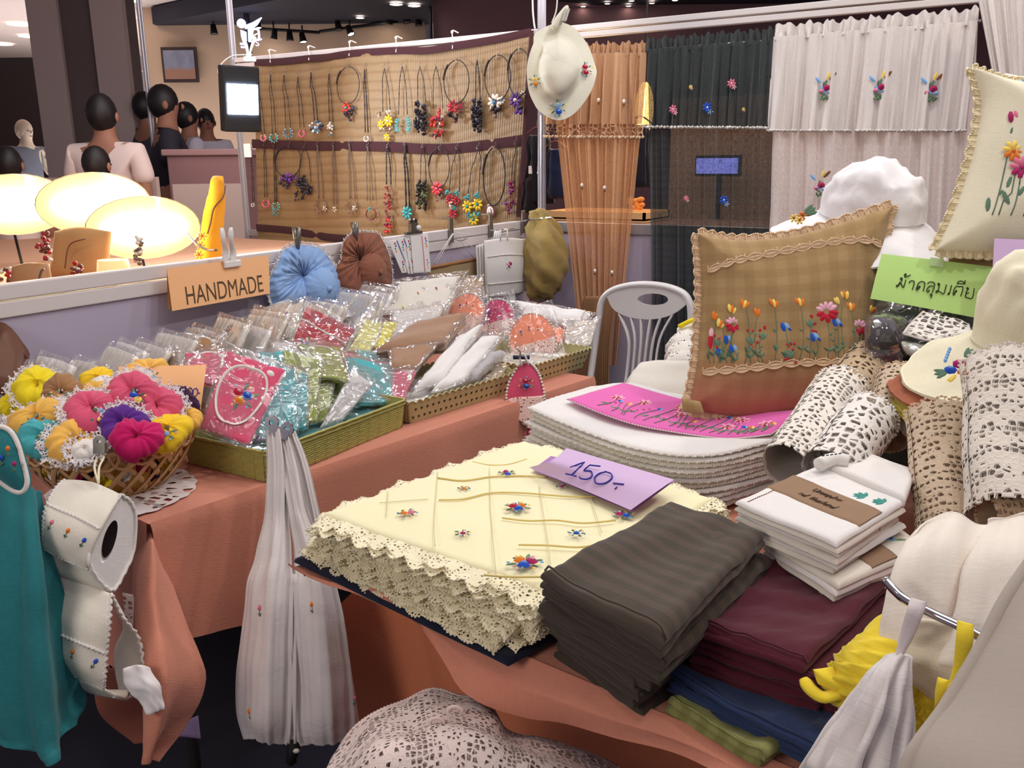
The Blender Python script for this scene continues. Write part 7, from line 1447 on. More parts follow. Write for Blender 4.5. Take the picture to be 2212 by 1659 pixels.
clothes('dark olive-brown striped garment, topmost of the dark stack', 'dark brown garment folded below the striped one', 'dark brown garments stacked at the table edge', [(1172, 1246), (1448, 1082), (1650, 1152), (1428, 1392)], [(1205, 1400), (1450, 1290), (1640, 1370), (1372, 1536)], .925, .757, 9, darkbrown, 100)
t = thing('garment_tie', 'rolled dark fabric tie dangling from the dark garment stack', 'tie', Z(1420, 1380, .86)); mb = MB()
for (a, b, c_) in (((1416, 1330, .88), (1424, 1372, .86), (1410, 1392, .85)), ((1436, 1335, .88), (1440, 1365, .865), (1420, 1375, .86)), ((1370, 1360, .88), (1380, 1392, .86), (1396, 1398, .85))): tube(mb, spline([Z(*a), Z(*b), Z(*c_)], 10), .008, darkbrown, 8, flat=.5)
mb.build('tie', t)
mb = MB(); tube(mb, spline([Z(1398, 1396, .85), Z(1390, 1402, .85), Z(1384, 1396, .855)], 8), .006, darkbrown, 8); mb.build('knot', t)
clothes('olive-green checked cloth, upper one at the foot of the stacks', 'olive-green checked cloth, lower one at the foot of the stacks', 'olive-green checked cloths', [(1440, 1508), (1560, 1440), (1760, 1560), (1650, 1640)], [(1440, 1524), (1560, 1456), (1745, 1580), (1640, 1662)], .772, .756, 2, olive, 140, cat='cloth', name='folded_cloth', layers=1, jit=.002)
clothes('blue cotton garment just under the maroon stack', 'blue cotton garment low between maroon and olive-green', 'blue cotton garments', [(1440, 1450), (1600, 1370), (1900, 1480), (1780, 1630)], [(1440, 1490), (1590, 1410), (1900, 1530), (1790, 1668)], .800, .772, 4, denim, 150, jit=.006)
clothes('maroon garment, topmost of the maroon stack', 'maroon garment lower in its stack', 'maroon garments stacked beside the dark ones', [(1470, 1350), (1632, 1218), (1950, 1226), (1740, 1440)], [(1470, 1440), (1630, 1330), (1900, 1360), (1800, 1560)], .868, .800, 5, maroon, 160)
# ------------------------------------------------------------------ white bundles with kraft bands
def bundle(label, q, z, h, n, band, seed, decor=None, writing=None):
    Q = [Z(x, y, z) for x, y in q]; t = thing('cloth_bundle', label, 'cloth bundle', sum(Q)/4-np.array([0, 0, h])); 
    for i in range(n):
        r = np.random.RandomState(seed+i); qq = [p-np.array([0, 0, h*(n-1-i)/n+h/n*.8])+np.r_[r.uniform(-.006, .006, 2), 0]*(i < n-1) for p in Q]; mb = MB(); S = puff(mb, quad3(*qq), h/n*.9, white_linen if i % 2 else off_white, 26, 22, r=h/n, tb=h/n*.25, wr=(.0016, 7), seed=seed+i); mb.build('folded_cloth', t)
    S_top = S
    # stitched line
    mb = MB()
    for k in range(16): a, b = S.frame(.04+.05*k/2, .10)[0], S.frame(.04+.05*k/2+.014, .10)[0]; tube(mb, [a+np.array([0, 0, .0006]), b+np.array([0, 0, .0006])], .0009, E_['brown'], 4)
    mb.build('stitching', t)
    v0, v1, u0, u1 = band; P = []
    us = np.linspace(u0, u1, 14)
    for v in np.linspace(v0, v1, 14): P.append([S.frame(min(u, 1), v)[0]+np.array([0, 0, .0022]) for u in us])
    P = np.array(P); low = P[:, 0]-np.array([0, 0, h])-nrm(P[0, -1]-P[0, 0])*.004; low2 = P[:, -1]-np.array([0, 0, h]); L_ = np.stack([low, P[:, 0]-nrm(P[0, -1]-P[0, 0])*.004-np.array([0, 0, .004])], 1); P = np.concatenate([L_, P, low2[:, None]], 1)
    mb = MB(); grid(mb, P, kraft); grid(mb, P-np.array([0, 0, .0012]), kraft, flip=True); mb.build('kraft_band', t)
    if decor: mb = MB(); decor(mb, S); mb.build('embroidery', t)
    if writing: writing(t, S, P)
    return t, S
rollm = white_linen
# rear white folded cloth and small roll
t = thing('folded_cloth', 'flat white folded cloth behind the lettered kraft bundle', 'cloth', Z(1880, 1020, .98)); mb = MB(); puff(mb, quad3(Z(1772, 1006, .955), Z(1812, 962, .955), Z(1978, 1022, .955), Z(1956, 1082, .955)), .008, white_linen, 20, 20, r=.008, tb=.02, wr=(.001, 6)); mb.build('cloth', t)
mb = MB(); tube(mb, spline([Z(1768, 1004, .968), Z(1800, 992, .972), Z(1832, 996, .97)], 10), .011, white_linen, 12); mb.build('rolled_edge', t)
mb = MB(); [tube(mb, [Z(1776+k*9, 985-k*1.2, .99), Z(1781+k*9, 984-k*1.2, .99)], .001, black, 4) for k in range(5)]; mb.build('stitching', t)
def dec2(mb, S):
    f = S.frame(.88, .45); [leaf(mb, f, 0, 0, -1.6+q*.5, .022, E_['green']) for q in (-1, 0, 1)]; f = S.frame(.80, .72); daisy(mb, f, 0, 0, .008, E_['lblue'], E_['blue']); leaf(mb, f, 0, .004, .6, .02, E_['lgreen'])
bundle('white cloth bundle in a plain kraft band, lower of the two', [(1652, 1168), (1862, 1080), (2004, 1180), (1812, 1262)], .900, .045, 5, (-.0+.02, .98, .38, .66), 210, dec2)
def dec1(mb, S):
    f = S.frame(.80, .72); [leaf(mb, f, 0, 0, -1.6+q*.6, .020, fab('teal_floss', (70, 150, 140))) for q in (-2, -1, 0, 1, 2)]
    f = S.frame(.82, .90); [leaf(mb, f, 0, 0, -1.6+q*.6, .018, fab('teal_floss', (70, 150, 140))) for q in (-2, -1, 0, 1, 2)]
def wr1(t, S, P):
    p = P[7, 8]+np.array([0, 0, .001]); e1 = nrm(P[13, 8]-P[0, 8]); e1 = e1; nn = np.array([0, 0, 1.]); nn = nrm(np.cross(P[10, 4]-P[4, 4], P[7, 12]-P[7, 4])*1); nn = nn if nn[2] > 0 else -nn; e2 = nrm(np.cross(e1, nn)); 
    c1 = (P[7, 10]+P[7, 12])/2; c2 = (P[7, 5]+P[7, 6])/2
    W1 = {'U': [[(0, -8), (0, 4), (4, 7), (8, 4), (8, -8)]], 's': [[(6, -2), (1, -1), (5, 3), (0, 7)]], 'e': [[(0, 3), (6, 2), (4, -2), (0, 1), (1, 6), (6, 6)]], 'm': [[(0, 7), (0, -1), (4, -1), (4, 7)], [(4, 0), (8, -1), (8, 7)]], 'p': [[(0, 12), (0, -1), (5, -1), (6, 3), (1, 6)]], '/': [[(0, 9), (5, -8)]], 'n': [[(0, 7), (0, -1), (5, -1), (5, 7)]], 'i': [[(0, -1), (0, 7)], [(0, -5), (.5, -5)]], 'a': [[(6, -1), (0, 1), (1, 7), (6, 4)], [(6, -2), (6, 7)]], 'd': [[(6, 0), (0, 2), (1, 7), (6, 5)], [(7, -9), (6, 7)]], 't': [[(3, -8), (3, 7)], [(0, -2), (6, -3)]], 'h': [[(0, -9), (0, 7)], [(0, 1), (5, -1), (5, 7)]], 'l': [[(1, -9), (0, 7)]], ' ': []}
    def line(s, c):
        x = -len(s)*4.6; mb = MB()
        for ch in s:
            for st in W1[ch]: 
                st = [(a+x, b) for a, b in st]; strokes(mb, [st], c, e1, e2, nn, .00080, .0007, plain('pencil', (86, 62, 46), .8), off=.0008)
            x += 9.6 if ch in 'mU' else (5 if ch in 'il/' else 8.4)
        mb.build('handwriting', t)
    line('Usemp/nei', c1); line('nd thailand', c2)
bundle('white cloth bundle in a kraft band with pencil writing, upper of the two', [(1588, 1082), (1768, 1002), (1956, 1082), (1808, 1172)], .952, .050, 6, (.02, .98, .34, .66), 220, dec1, wr1)
mb = MB(); [tube(mb, spline([Z(1660+q*6, 1150+q*2, .90), Z(1680+q*12, 1165+q*4, .895), Z(1700+q*14, 1200+q*4, .885), Z(1720+q*14, 1240, .87)], 10), .004, off_white, 6) for q in range(6)]; mb.build('cloth_ties', label='bunched white ties hanging between the two kraft bundles', cat='cloth')

# ------------------------------------------------------------------ gold check pillow
def pillow(label, front, d0, lean, th, mat, trim_m, extra, nu=60, nv=60, name='cushion', supp=True, name2=None):
    c = D(front[1][1][0], front[1][1][1], d0); t = thing(name, label, 'cushion', D(front[-1][1][0], front[-1][1][1], d0)); n_ = len(front)
    rows = [[D(x, y, d0+lean*(1-i/(n_-1))+(dz if len(q_) > 2 else 0)) for (x, y, *q_) in row for dz in [q_[0] if q_ else 0]] for i, row in enumerate(front)]
    mb = MB(); S = puff(mb, rows, th, mat, nu, nv, r=.17, tb=th*.9, wr=(.003, 5), seed=7); mb.build('cover', t)
    mb = MB()
    for s in ('l', 'r', 't', 'b'):
        F2 = edge_pts(S, s, 100); od = {'l': -1, 'r': 1, 't': -1, 'b': 1}[s]
        A = np.array([f[0] for f in F2]); dv = np.array([f[1 if s in 'lr' else 2]*od for f in F2]); k = np.arange(100); B = A+dv*(.010+.005*np.abs(np.sin(k*.5)))[:, None]+np.array([f[3] for f in F2])*(.003*np.sin(k*.9))[:, None]; ribbon(mb, A-dv*.003, B, trim_m)
        for p, f in zip(B, F2): ell(mb, p, f[1]*.0035, f[2]*.0035, f[3]*.002, trim_m, 5, 3, True)
        for q in range(0, 100, 3): tube(mb, [A[q]-dv[q]*.012+F2[q][3]*.006, B[q]], .0012, trim_m, 4)
    mb.build('crochet_edge', t); extra(t, S); return t, S
def braid(mb, S, v0, v1, m, bow=0):
    P = []; k = np.linspace(.03, .97, 120)
    for u in k: f = S.frame(u, v0+(v1-v0)*u-bow*sin(pi*u)); P.append((f, u))
    A = np.array([f[0]+f[3]*.001 for f, _ in P]); tube(mb, A, .0022, m, 5)
    q = np.arange(120); sc_ = np.abs(np.sin(q*pi/10)); 
    for s in (1, -1): B = np.array([f[0]+f[2]*s*(.002+.006*sc_[i]) +f[3]*.002 for i, (f, _) in enumerate(P)]); tube(mb, B, .0016, m, 5)
    C_ = np.array([f[0]-f[2]*(-.006)*(1) for f, _ in P]); ribbon(mb, A, np.array([f[0]+f[2]*(.002+.007*sc_[i])+f[3]*.0015 for i, (f, _) in enumerate(P)]), m); ribbon(mb, A, np.array([f[0]-f[2]*(.001+.004*sc_[i])+f[3]*.0015 for i, (f, _) in enumerate(P)]), m)
    for i in range(0, 120, 7): f = P[i][0]; tube(mb, [f[0]+f[3]*.002, f[0]-f[2]*.012+f[3]*.002], .0011, m, 4)
def ex1(t, S):
    mb = MB(); braid(mb, S, .235, .165, thread_beige, .09); mb.build('upper_braid', t)
    mb = MB(); braid(mb, S, .80, .765, thread_beige, .03); mb.build('lower_braid', t)
    mb = MB(); r = random.Random(3)
    FL = [(.17, .45, 'yo'), (.24, .42, 'oy'), (.08, .49, 'o'), (.31, .47, 'o'), (.38, .42, 'oy'), (.50, .42, 'oy'), (.18, .54, 'P'), (.06, .63, 'pk'), (.11, .53, 'yo'), (.64, .49, 'PB'), (.74, .40, 'yo'), (.70, .43, 'y'), (.78, .46, 'oy'), (.84, .57, 'P'), (.93, .46, 'oy'), (.43, .56, 'b'), (.57, .62, 'b'), (.69, .55, 'b'), (.15, .62, 'b'), (.18, .67, 'b'), (.11, .69, 'b'), (.33, .58, 'rd'), (.27, .60, 'rd'), (.10, .61, 'rd'), (.55, .52, 'rd'), (.45, .68, 'rd'), (.85, .69, 'rd'), (.95, .56, 'y')]
    for k, (u, v, kk) in enumerate(FL):
        vb = .745-.02*u; P = [S.frame(u+(.03*sin(k*1.7))*q*(1-q)*3, v+(vb-v)*q) for q in np.linspace(0.05, 1, 7)]; tube(mb, np.array([p[0]+p[3]*.0004 for p in P]), .0008, E_['green'], 4)
        f = P[5]; leaf(mb, f, 0, 0, -1.0+.5*sin(k*3), .018, E_['green']); leaf(mb, f, 0, .0, -2.2+.4*sin(k*2), .016, E_['dgreen']); leaf(mb, P[3], 0, 0, -1.4+1.2*sin(k), .012, E_['green'])
        f = S.frame(u, v)
        if kk[0] in 'oy':
            c = {'o': 'orange', 'y': 'yellow'}; a0 = -1.5+.3*sin(k)
            for q, ch in enumerate((kk+kk)[:3]): blob(mb, f, (q-1)*.006, .002*q, .010, .0042, a0+(q-1)*.3, E_[c[ch]], .002)
        elif kk[0] in 'P':
            s = .019 if kk == 'PB' else .014
            for a in (-2.6, -2.1, -1.57, -1.0, -.5): blob(mb, f, cos(a)*s*.9, sin(a)*s*.8, s*.55, s*.30, a, E_['lpink'], .0022)
            for a in (.2, .75, 1.57, 2.3, 2.9): blob(mb, f, cos(a)*s*.8, sin(a)*s*.8, s*.58, s*.32, a, E_['red'], .0022)
        elif kk == 'pk': blob(mb, f, 0, 0, .008, .018, 0, E_['red']); blob(mb, f, 0, -.02, .007, .012, 0, E_['lpink'])
        elif kk == 'b':
            blob(mb, f, -.004, 0, .011, .0052, 1.3, E_['blue']); blob(mb, f, .005, -.002, .010, .0045, 1.1, E_['lblue']); blob(mb, f, .009, .004, .007, .003, .8, E_['blue'])
        else:
            for q in range(8): blob(mb, f, r.uniform(-.014, .014), r.uniform(-.014, .03), .0032, .0030, 0, E_['red'], .0016)
            for q in (-1, 0, 1): leaf(mb, f, 0, .02, -1.57+q*.5, .02, E_['green'])
    mb.build('embroidery', t)
    mb = MB(); puff(mb, G([[(1472, 858, 1.90), (1512, 868, 1.88)], [(1474, 890, 1.90), (1522, 894, 1.88)]]), .010, pil, 10, 10, r=.012, tb=.012, wr=(.002, 12)); mb.build('corner_tuft', t)
F1 = [[(1508, 506), (1590, 520), (1700, 512), (1810, 484), (1926, 446)], [(1514, 600), (1600, 606), (1710, 600), (1810, 585), (1898, 580)], [(1512, 690), (1600, 696), (1710, 694), (1810, 686), (1888, 690)], [(1504, 790), (1600, 796), (1710, 792), (1810, 790), (1876, 790)], [(1486, 884), (1590, 900), (1690, 896), (1790, 892), (1866, 884)]]
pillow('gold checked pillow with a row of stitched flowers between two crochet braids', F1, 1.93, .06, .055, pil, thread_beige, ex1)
# large cream pillow at the far right
pil2 = fab('pillow_cream', (226, 220, 196), wrk=.3)
def ex2(t, S):
    mb = MB()
    def at2(x, y): # nearest surface frame by picture position
        best = None
        for u in np.linspace(.02, .98, 25):
            for v in np.linspace(.02, .98, 25):
                p = S.grid(np.array([u]), np.array([v]))[0, 0]; w = (p-CAM)@fwd; px = CX+F*((p-CAM)@rgt)/w; py = CY-F*((p-CAM)@upv)/w; e = (px-x)**2+(py-y)**2
                if best is None or e < best[0]: best = (e, u, v)
        f = S.frame(best[1], best[2]); return f
    for (x, y, kk, s, sx) in ((2165, 275, 'tl', .022, 0), (2158, 335, 'or', .024, 2118), (2172, 385, 'pk', .026, 2155), (2205, 318, 'bl', .024, 2130), (2207, 412, 'bl', .024, 2185), (2203, 190, 'bl', .016, 0)):
        f = at2(x, y)
        if sx: g = at2(sx, 480); P = np.array([f[0]+(g[0]-f[0])*q+f[3]*.001 for q in np.linspace(0, 1, 8)]); P = np.array([at2(x+(sx-x)*q, y+(480-y)*q)[0] for q in np.linspace(.1, 1, 7)]); tube(mb, P+f[3]*.001, .0013, E_['green'], 4)
        if kk == 'tl': blob(mb, f, -.005, 0, s*.6, s*.3, 1.5, E_['magenta'], .003); blob(mb, f, .007, -.004, s*.6, s*.25, 1.2, E_['pink'], .003); leaf(mb, f, 0, .02, 1.8, .02, E_['green'])
        else: c = {'or': ('orange', 'yellow'), 'pk': ('magenta', 'pink'), 'bl': ('blue', 'lblue')}[kk]; daisy(mb, f, 0, 0, s, E_[c[0]], E_[c[0]], 8, .2, .003, m2=E_[c[1]])
    for (x, y, a) in ((2110, 460, -1.5), (2128, 440, -1.0), (2150, 455, -2.0), (2165, 440, -1.0), (2195, 462, -1.1), (2150, 420, -1.2)): leaf(mb, at2(x, y), 0, .01, a, .035, E_['green'])
    mb.build('embroidery', t)
F2_ = [[(2100, 150), (2180, 178), (2270, 172), (2370, 150)], [(2118, 230), (2190, 240), (2280, 240), (2360, 240)], [(2098, 340), (2180, 345), (2280, 345), (2365, 345)], [(2062, 450), (2160, 455), (2270, 460), (2375, 455)], [(2022, 540), (2130, 545), (2260, 550), (2390, 545)]]
pillow('cream pillow with tall stitched flowers at the right edge', F2_, 1.86, .05, .06, pil2, fab('cream_edge', (226, 212, 176)), ex2, 40, 40)
t = thing('cushion', 'tan cushion with cream crochet edge lying under the cream pillow', 'cushion', D(2150, 560, 1.9)); mb = MB(); S = puff(mb, G([[(2060, 538, 2.02), (2300, 552, 2.0)], [(2050, 556, 1.92), (2300, 590, 1.88)]]), .03, fab('tan_cushion', (186, 150, 112)), 20, 14, r=.03, tb=.05); mb.build('cover', t)
mb = MB(); tube(mb, spline([D(2055, 548, 1.93), D(2110, 540, 1.915), D(2170, 548, 1.90), D(2260, 556, 1.89)], 30)+np.outer(np.sin(np.arange(30)*1.9)*.0015, upv), .005, thread_beige, 6); mb.build('crochet_edge', t)

# hats
def hat(label, c, Rc, Hc, Rb, drop, mat, tilt, decor=None, crown=True, wav=.006, seed=1, topdent=.012, name='sun_hat', seams=True, soft=0):
    az = nrm(np.array([tilt[0], tilt[1], 1.])); ax = nrm(np.cross(np.array([0, 1, 0]), az)); ay = np.cross(az, ax); t = thing(name, label, 'hat', c); prof = []
    if crown:
        for k in range(8): a = pi/2*k/7; prof.append((Rc*.90*sin(a)*.98, Hc-Hc*(.47 if soft else .16)*(1-cos(a))-topdent*(1-sin(a))))
        prof += [(Rc*.97, Hc*.45), (Rc, Hc*.25), (Rc*1.01, 0)]
    else: prof += [(Rc*.3, .02), (Rc, 0)]
    nb = len(prof)
    for k in range(1, 9): f = k/8; prof.append((Rc*1.01+(Rb-Rc)*f, -drop*f**1.2))
    def rad(a, r, z):
        f = max(0, (r-Rc*1.02)/(Rb-Rc)) if z <= 0 else 0; s = wn(np.array(cos(a)*r*8), np.array(sin(a)*r*8+z*7), seed)
        return (r*(1+.03*s), z+wav*f*sin(a*3+seed)*2+(.014*s if z > .02 else .002*s))
    mb = MB(); lathe(mb, prof, c, mat, 96, ax, ay, az, rad); lathe(mb, [(r+.001, z-.003) for r, z in prof[::-1]], c, mat, 96, ax, ay, az, rad); mb.build('crown_and_brim' if crown else 'brim', t)
    if seams:
        mb = MB(); A_ = np.linspace(0, 2*pi, 97)[:-1]
        for (r_, z_) in (((Rc*1.012, .004),) if crown else ())+((Rb, -drop),):
            P = []
            for a in A_: q = rad(a, r_, z_); P.append(c+ax*cos(a)*q[0]+ay*sin(a)*q[0]+az*q[1])
            tube(mb, np.array(P), .0022, mat, 5, True)
        mb.build('seams', t)
    if decor: mb = MB(); decor(mb, ax, ay, az); mb.build('embroidery', t)
    return t
whitehat = fab('hat_white', (236, 234, 236), wrk=.5)
hc_ = D(1880, 470, 2.12)
def hd(mb, ax, ay, az):
    p = D(1733, 466, 1.985); n = nrm(CAM-p+np.array([0, 0, .6])); e1 = nrm(np.cross(np.cross(n, rgt), n)); e2 = nrm(np.cross(e1, n)); [leaf(mb, (p, e1, e2, n), .0, 0, -.5+.3*q, .034, E_['green']) for q in (-1, 0, 1)]
    [daisy(mb, (p, e1, e2, n), x, y, .011, E_[c], E_['brown'], 6, h=.003) for x, y, c in ((-.018, .004, 'yellow'), (0, 0, 'orange'), (-.006, .010, 'yellow'))]
hat('white cloth sun hat with an orange posy on its brim behind the gold pillow', hc_, .116, .135, .225, .070, whitehat, (.12, -.10), hd, seed=4, wav=.010, topdent=.0, soft=1)
hcream = fab('hat_cream2', (232, 226, 198), wrk=.35)
cc_ = D(2264, 738, 1.52)
def hd2(mb, ax, ay, az):
    p = D(2066, 792, 1.40); n = nrm(nrm(CAM-p)+az); e1 = nrm(np.cross(np.cross(n, rgt), n)); e2 = nrm(np.cross(e1, n)); f = (p, e1, e2, n)
    [blob(mb, f, -.012+.003*k, -.016-.005*k, .005, .003, -1.2, E_['lblue'], .003) for k in range(5)]; [leaf(mb, f, .016, -.014, -.7+.3*k, .022, E_['green']) for k in (-1, 0, 1)]; [leaf(mb, f, -.014, .006, 3.1+.4*k, .022, E_['green']) for k in (-1, 0, 1)]; [leaf(mb, f, -.004, .014, 2.4+.2*k, .02, E_['yellow']) for k in (0, 1)]
    rose(mb, f, .006, -.004, .011, E_['magenta'], E_['lpink']); rose(mb, f, -.010, .004, .010, E_['blue'], E_['lblue']); rose(mb, f, .006, .012, .009, E_['orange'], E_['yellow'])
hat('cream sun hat with a blue and magenta posy, topmost of the hat pile', cc_, .116, .180, .226, .062, hcream, (-.02, -.12), hd2, seed=7, wav=.004, soft=1)
hat('rust-brown sun hat whose brim shows below the cream one', cc_-np.array([.022, -.002, .030]), .112, .1, .225, .060, rust, (-.02, -.12), None, crown=False, seed=8, wav=.003, name='sun_hat')
hat('olive-yellow sun hat below the rust-brown brim', cc_-np.array([.020, -.0, .052]), .112, .1, .222, .062, fab('hat_olive', (188, 174, 76)), (-.02, -.12), None, crown=False, seed=9, wav=.004)
hat('bright yellow sun hat brim near the bottom of the hat pile', cc_-np.array([.018, -.0, .070]), .112, .1, .218, .064, fab('hat_yellow', (236, 218, 80)), (-.02, -.12), None, crown=False, seed=10, wav=.006)
hat('grey sun hat brim at the bottom of the hat pile', cc_-np.array([.016, -.0, .088]), .112, .1, .210, .064, fab('hat_grey', (150, 146, 140)), (-.02, -.12), None, crown=False, seed=11, wav=.003)
t = thing('hat_stand', 'low turned stand carrying the pile of sun hats', 'stand', (cc_[0], cc_[1], TZ)); mb = MB(); h0 = cc_[2]-TZ-.06; lathe(mb, [(0, 0), (.09, 0), (.09, .012), (.02, .02), (.02, h0-.02), (.08, h0), (0, h0)], (cc_[0], cc_[1], TZ+.004), woodp, 24); mb.build('body', t)
mb = MB(); lathe(mb, [(0, 0), (.085, 0), (.085, .008), (0, .008)], (cc_[0], cc_[1], TZ+.004+h0), woodp, 24); mb.build('plate', t)

# risers at the back of the table
t = thing('display_box', 'cloth-covered box behind the pillows carrying hats and cushions', 'box', (hc_[0]+.25, hc_[1]+.1, TZ)); gcl = fab('riser_cloth', (70, 80, 74), var=.5, wrk=1.0)
bz = D(2150, 600, 1.95)[2]
mb = MB(); box(mb, (hc_[0]+.42, hc_[1]+.05, TZ+.004+(bz-TZ)/2), (1.25, .42, bz-TZ), gcl); mb.build('body', t, smooth=False, bevel=.01)
mb = MB(); puff(mb, [[(hc_[0]-.2, hc_[1]+.26, bz+.004), (hc_[0]+1.05, hc_[1]+.26, bz+.004)], [(hc_[0]-.2, hc_[1]-.17, bz+.004), (hc_[0]+1.05, hc_[1]-.17, bz+.004)]], .006, gcl, 16, 10, wr=(.002, 4)); mb.build('cover', t)
t = thing('hat_form', 'low pale form holding up the white sun hat', 'stand', (hc_[0], hc_[1], bz)); mb = MB(); lathe(mb, [(.09, 0), (.10, .02), (.10, max(.03, hc_[2]-bz-.01)), (.06, hc_[2]-bz+.05), (0, hc_[2]-bz+.06)], (hc_[0], hc_[1], bz+.008), white_linen, 24); mb.build('body', t)
mb = MB(); lathe(mb, [(0, 0), (.105, 0), (.105, .01), (0, .01)], (hc_[0], hc_[1], bz+.008), white_linen, 24); mb.build('base', t)
# dark plastic-wrapped textiles behind the crochet rolls
for k, (lb, q, m_, th) in enumerate([('grey-green wrapped bedspread under the green sign', [[(1888, 640, 1.98), (1990, 650, 1.97), (2110, 670, 1.95)], [(1880, 700, 1.93), (1990, 715, 1.90), (2110, 720, 1.90)], [(1880, 760, 1.94), (1990, 780, 1.90), (2100, 800, 1.90)]], gcl, .03), ('black wrapped roll beside the grey-green bedspread', [[(1870, 690, 1.90), (1910, 682, 1.89), (1950, 695, 1.90)], [(1868, 730, 1.86), (1910, 726, 1.84), (1952, 735, 1.87)], [(1870, 765, 1.88), (1910, 770, 1.86), (1950, 775, 1.88)]], fab('black_cloth', (44, 38, 40), wrk=.5), .025), ('dim crimson wrapped roll below the black one', [[(1870, 738, 1.86), (1945, 744, 1.86)], [(1872, 790, 1.84), (1950, 800, 1.84)]], fab('dim_crimson', (96, 48, 54), wrk=.5), .02), ('dark teal wrapped cloth behind the crochet rolls', [[(1860, 780, 1.88), (1990, 800, 1.88)], [(1870, 870, 1.80), (1980, 880, 1.80)], [(1900, 960, 1.74), (2000, 960, 1.74)]], fab('dark_teal', (34, 58, 62), wrk=.6), .02)]):
    t = thing('wrapped_cloth', lb, 'packed cloth', D(*q[-1][0])); mb = MB(); puff(mb, G(q), th, m_, 24, 24, r=th*1.3, tb=th, wr=(.004, 8), seed=k); mb.build('cloth', t)
    mb = MB(); puff(mb, G(q, -.006), th+.003, PLASTIC, 24, 24, r=th*1.3, tb=th, wr=(.005, 9), seed=k); mb.build('plastic_sleeve', t)
t = thing('lace_doily', 'white crochet doily draped over the grey-green bedspread by the hat crown', 'doily', D(2020, 740, 1.8)); mb = MB(); rows = G([[(1995, 674, 1.86), (2040, 682, 1.85), (2095, 702, 1.84)], [(1968, 700, 1.80), (2030, 712, 1.79), (2095, 720, 1.80)], [(1952, 722, 1.78), (2015, 738, 1.76), (2060, 728, 1.78)]]); S = puff(mb, rows, .004, lace('open_doily', (238, 232, 226), 62, .17), 26, 18, r=.006, wr=(.003, 10)); mb.build('lace', t)
mb = MB(); [ell(mb, f[0], f[1]*.004, f[2]*.004, f[3]*.003, thread_white, 5, 3, True) for s in 'lb' for f in edge_pts(S, s, 40)]; mb.build('picot_edge', t)
t = thing('wrapped_cloth', 'small silvery crumpled plastic bag left of the rust-brown brim', 'packed cloth', D(1980, 760, 1.75)); mb = MB(); q = G([[(1945, 740, 1.78), (2010, 750, 1.78)], [(1955, 760, 1.74), (2020, 765, 1.74)], [(1975, 775, 1.74), (2000, 780, 1.74)]]); puff(mb, q, .008, plain('silver_grey', (150, 148, 144), .4), 16, 14, r=.012, tb=.008, wr=(.004, 14)); mb.build('contents', t); mb = MB(); puff(mb, q, .011, PLASTIC, 16, 14, r=.012, tb=.008, wr=(.005, 14)); mb.build('plastic_sleeve', t)
# green sign with the Thai word
t = thing('sign_card', 'green card with dark Thai lettering pegged above the bedspread', 'sign', D(2010, 620, 1.88))
rows = [[D(1905, 548, 1.90), D(2025, 562, 1.89), D(2150, 577, 1.87)], [D(1892, 595, 1.885), D(2008, 612, 1.875), D(2120, 628, 1.86)], [D(1880, 645, 1.875), D(1990, 664, 1.865), D(2105, 686, 1.85)]]
mb = MB(); S = puff(mb, rows, .0006, card_green, 14, 12, r=.001, tb=.0006, cluster=False); mb.build('card', t)
mb = MB(); f = S.frame(.50, .06); box(mb, f[0]+f[3]*.002, (.028, .0008, .020), plain('tape', (196, 222, 170), .25), f[1], f[3], f[2]); mb.build('tape', t, smooth=False)
# strokes in crop units: x 240..1000, y 300..545 of the 4.365x crop
TH = [  # ผ้าคลุมเตีย
 [[(300, 362), (290, 352), (280, 362), (290, 372), (298, 366), (292, 385), (272, 400), (258, 432), (246, 436), (243, 426), (254, 420)], [(258, 432), (285, 405), (308, 444), (332, 372)]],
 [[(320, 322), (330, 314), (336, 324), (326, 334), (318, 326), (326, 346), (346, 340), (376, 326)]],
 [[(362, 404), (372, 386), (396, 380), (412, 392), (404, 430), (392, 466)]],
 [[(428, 470), (436, 440), (452, 404), (480, 388), (506, 396), (510, 420), (494, 478)], [(440, 450), (452, 440), (462, 430), (466, 444), (454, 452), (440, 470)]],
 [[(534, 410), (560, 392), (590, 396), (604, 414), (596, 450), (580, 492)], [(590, 434), (566, 430), (540, 446), (528, 470), (534, 486), (548, 484), (552, 470), (546, 464)]],
 [[(560, 510), (570, 504), (578, 512), (570, 522), (562, 514)], [(578, 512), (574, 526), (568, 542)]],
 [[(650, 412), (640, 404), (632, 414), (642, 422), (650, 412), (642, 450), (632, 480), (622, 492), (616, 482), (628, 474), (656, 486), (690, 502), (714, 418)]],
 [[(762, 424), (754, 460), (742, 500), (736, 512), (728, 504), (738, 494)]],
 [[(778, 516), (784, 470), (804, 436), (824, 432), (834, 440), (848, 434), (868, 440), (864, 480), (848, 526)], [(800, 470), (812, 476), (806, 488), (796, 484), (790, 510), (780, 516)]],
 [[(816, 408), (826, 390), (856, 384), (884, 402), (884, 412), (850, 408), (816, 408)], [(892, 376), (884, 408)]],
 [[(914, 462), (904, 452), (912, 446), (920, 456), (912, 470), (902, 484), (900, 500), (922, 494), (916, 500)], [(900, 500), (892, 530), (912, 540), (956, 544), (976, 452)]],
 [[(996, 492), (998, 494)]]]
mb = MB(); f0 = S.frame(.5, .5); nn = f0[3]
def sgn(x, y):
    px, py = 1880+x/4.3645, 520+y/4.3645; d = ray(px, py); k = ((f0[0]-CAM)@nn)/(d@nn); return CAM+d*k+nn*.0022
for g_ in TH:
    for st in g_: 
        P = np.array([sgn(*q) for q in st]); P = spline(P, len(P)*4) if len(P) > 2 else P; tube(mb, P, .0011, inkblack, 5)
mb.build('lettering', t)
